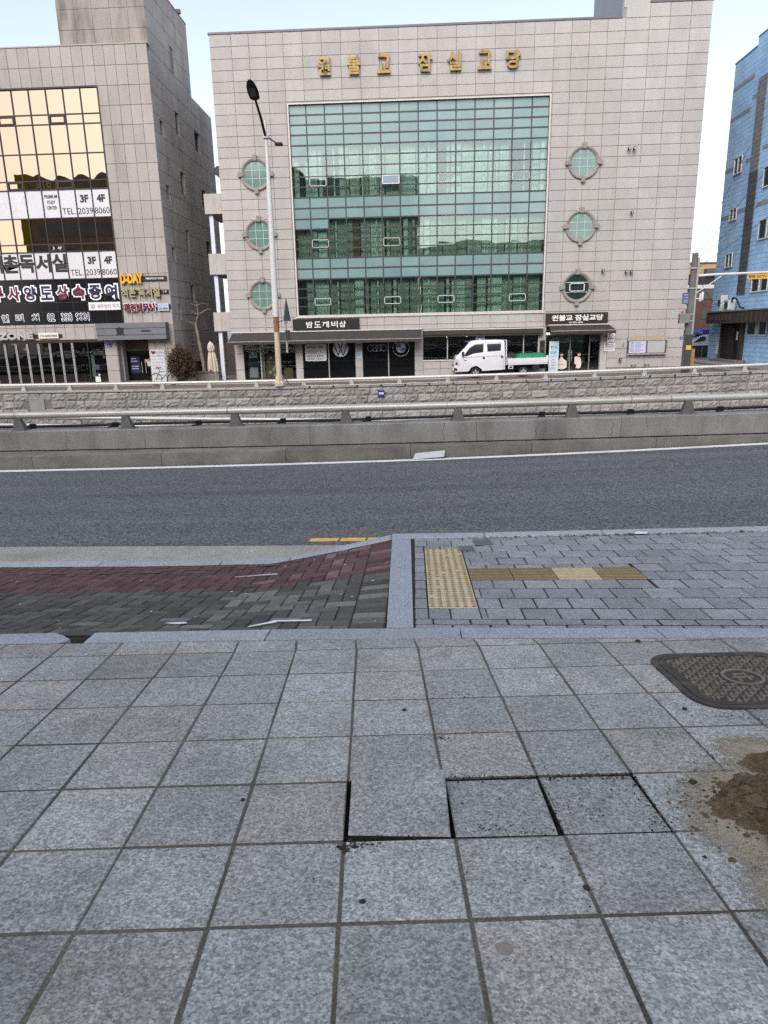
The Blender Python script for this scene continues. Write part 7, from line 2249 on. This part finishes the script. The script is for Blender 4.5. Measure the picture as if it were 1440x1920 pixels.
# beyond: dark fence, white truck with blue cover, brick house with white bands
t = thing('dark_fence', 'dark slate panel fence across the side street', 'fence', (19, 48, -2.2))
for k in range(7): MB().box(16.2 + .66 * k, 16.85 + .66 * k, 48, 48.08, -2.35, -1.29).build('fence_panel', mat('fence_slate', (.030, .034, .040), var=.2), t)
for k in range(8): MB().box(16.17 + .66 * k, 16.22 + .66 * k, 47.95, 48.0, -2.3, -1.25).build('fence_post', STEEL, t)
ft = thing('delivery_truck', 'white delivery truck with a blue cover, half hidden in the side street', 'truck', (20, 50.5, -2.2))
MB().prism([(19.35, -1.9), (19.35, -1.15), (19.62, -1.05), (20.15, -.68), (20.45, -.62), (22.4, -.62), (22.4, -1.9)], 50, 51.7, 'y').build('cab', WPAINT, ft, bevel=.03)
MB().prism([(19.75, -1.08), (20.2, -.74), (20.5, -.72), (20.5, -1.02), (20.1, -1.08)], 49.985, 49.999, 'y').build('window', TGLASS, ft)
MB().box(18.1, 19.34, 50.2, 51.6, -1.9, -.72).build('hood', WPAINT, ft, bevel=.03)
MB().box(19.75, 20.15, 49.985, 49.998, -.98 - .15, -.90 - .15).build('red_stripe', REDP, ft)
mb = MB(); mb.prism([(19.85, -.60), (19.92, -.40), (20.2, -.28), (20.9, -.22), (22.4, -.22), (22.4, -.60)], 50.1, 51.6, 'y'); mb.build('blue_cover', mat('cover_blue', (.03, .05, .33), rough=.6, var=.1), ft, bevel=.03)
text('lettering', '배송', 20.0, 20.3, -.52, -.36, 50.09, LETTER_PW, ft, depth=.005)
for X in (19.9, 21.9): MB().lathe([(.20, 0), (.33, .02), (.33, .2), (.2, .2)], (X, 49.95, -2.0), 18, axis='y').build('tyre', RUB, ft)
bh = thing('brick_house', 'brown brick house with white bands and a tan top storey beyond the side street', 'house', (26, 65, -2.2))
BRK = mat('brown_brick_wall', (.105, .060, .052), rough=.9, var=.2, scale=1.5, fine=.25, fscale=10)
MB().box(23.6, 34, 65, 75, -2.6, 3.2).build('wall', BRK, bh)
MB().box(24.7, 34, 65.5, 75, 3.55, 5.37).build('top_storey', mat('tan_wall', (.42, .29, .155), var=.1), bh)
MB().box(23.5, 34, 64.9, 74, 3.20, 3.52).build('white_band', mat('band_white', (.55, .55, .56)), bh)
MB().box(23.4, 34, 65.2, 75, 3.53, 4.45).build('dark_parapet', mat('parapet_dark', (.035, .03, .032)), bh)
MB().box(24.65, 34, 65.4, 75, 5.38, 5.50).build('roof_edge', mat('roof_edge_grey', (.2, .19, .19)), bh)
for q in ((26.15, 27.6, 4.3, 4.9), (26.05, 27.3, .55, 1.35), (25.95, 28, 2.3, 3.15), (24.2, 24.9, .9, 1.3)):
    f_ = MB().box(q[0], q[1], 64.96, 65.2 + .3, q[2], q[3]).build('window', mat('win_recess', (.03, .035, .035), rough=.1, spec=.6), bh)
for q in ((23.9, 25.0, 1.45, 1.75), (23.9, 24.7, -.32, -.05)): MB().box(q[0], q[1], 64.6, 64.99, q[2], q[3]).build('sign_panel', mat('band_white', (.55, .55, .56)), bh)
for n_, (p0, p1, sag) in enumerate([((UX, UY, 2.75), (30, 44, 22), .4), ((UX, UY, 2.6), (27, 42, 14.2), .3), ((UX + .1, UY, 2.3), (26, 40, 11.5), .3), ((UX, UY, 2.85), (25, 52, 17), .3), ((UX, UY, 1.3), (18.0, 41.5, 1.5), .5), ((UX, UY, 2.4), (17.9, 40.5, .9), .6)]):
    lab = ['topmost thin overhead wire from the utility pole to the right', 'overhead wire running up just below the topmost one', 'third overhead wire fanning right from the pole', 'overhead wire running away over the side street',
           'low dark wire from the pole to the blue wall', 'sagging wire from the pole down to the porch roof'][n_]
    t = thing('overhead_wire', lab, 'wire', p0, 'wires from the utility pole')
    pts = [(lerp(p0[0], p1[0], k / 10), lerp(p0[1], p1[1], k / 10), lerp(p0[2], p1[2], k / 10) - sag * 4 * (k / 10) * (1 - k / 10)) for k in range(11)]
    MB().tube(pts, .012, 5).build('strand', BLACKP, t)
t = thing('tv_antenna', 'small rooftop antenna behind the utility pole', 'antenna', (25, 66, 5.4))
MB().tube([(25.2, 66, 5.4), (25.2, 66, 6.6)], .03, 5).build('mast', STEEL, t)
MB().tube([(24.7, 66, 6.4), (26.1, 66, 6.0)], .02, 5).build('boom', STEEL, t)

# ------------------------------------------------------------------ buildings across the street behind the viewer: they are what the windows mirror
OY, OK_ = -20.0, 2.51                 # distance, and metres there per metre of mirror seen on the far fronts
def opposite(label, x0, x1, h, m, band, arcs=False):
    t = thing('opposite_building', label, 'building', ((x0 + x1) / 2, OY, -1))
    MB().box(x0, x1, OY - 12, OY, -1.5, h).build('wall', m, t)
    z = 3.0
    while z < h - 2.4:
        MB().box(x0 + 1, x1 - .5, OY + .01, OY + .07, z, z + 1.6).build('window_band', band, t)
        z += 3.5
    if arcs:
        n = max(1, int((x1 - x0) / 3.0))
        for k in range(n):
            a = x0 + (x1 - x0) * k / n; w = (x1 - x0) / n
            pts = [(a + w * q / 10, h + .8 * math.sin(math.pi * q / 10)) for q in range(11)]
            MB().prism(pts, OY - 4, OY, 'y').build('roof_vault', m, t)
    return t
OPW = mat('opposite_stone', (.24, .20, .165), var=.2, scale=.6)
OPB = mat('opposite_window_band', (.12, .14, .145), rough=.2, var=.4, scale=.8)
t = opposite('long stone building behind the viewer, mirrored in the left windows', -51.8, -14.2, 20.6, OPW, OPB, True)
MB().box(-53.0, -51.81, OY - 2, OY + .1, -1.5, 21.4).build('yellow_corner', mat('yellow_corner', (.30, .22, .015)), t)
text('lettering', 'L.815', -47.8, -50.6, 19.0, 20.3, OY + .02, mat('letter_pale_gold', (.55, .5, .38)), t, depth=.1, plane='back', bold=.02)
opposite('dark office block behind the viewer, mirrored in the teal glass', -14.0, 1.0, 19.9, mat('opposite_dark', (.30, .31, .30), var=.3, scale=.5), OPB)
opposite('lower block behind the viewer at right, mirrored in the foot of the teal glass', 1.2, 50, 11.4, mat('opposite_grey', (.32, .32, .30), var=.3, scale=.5), OPB)
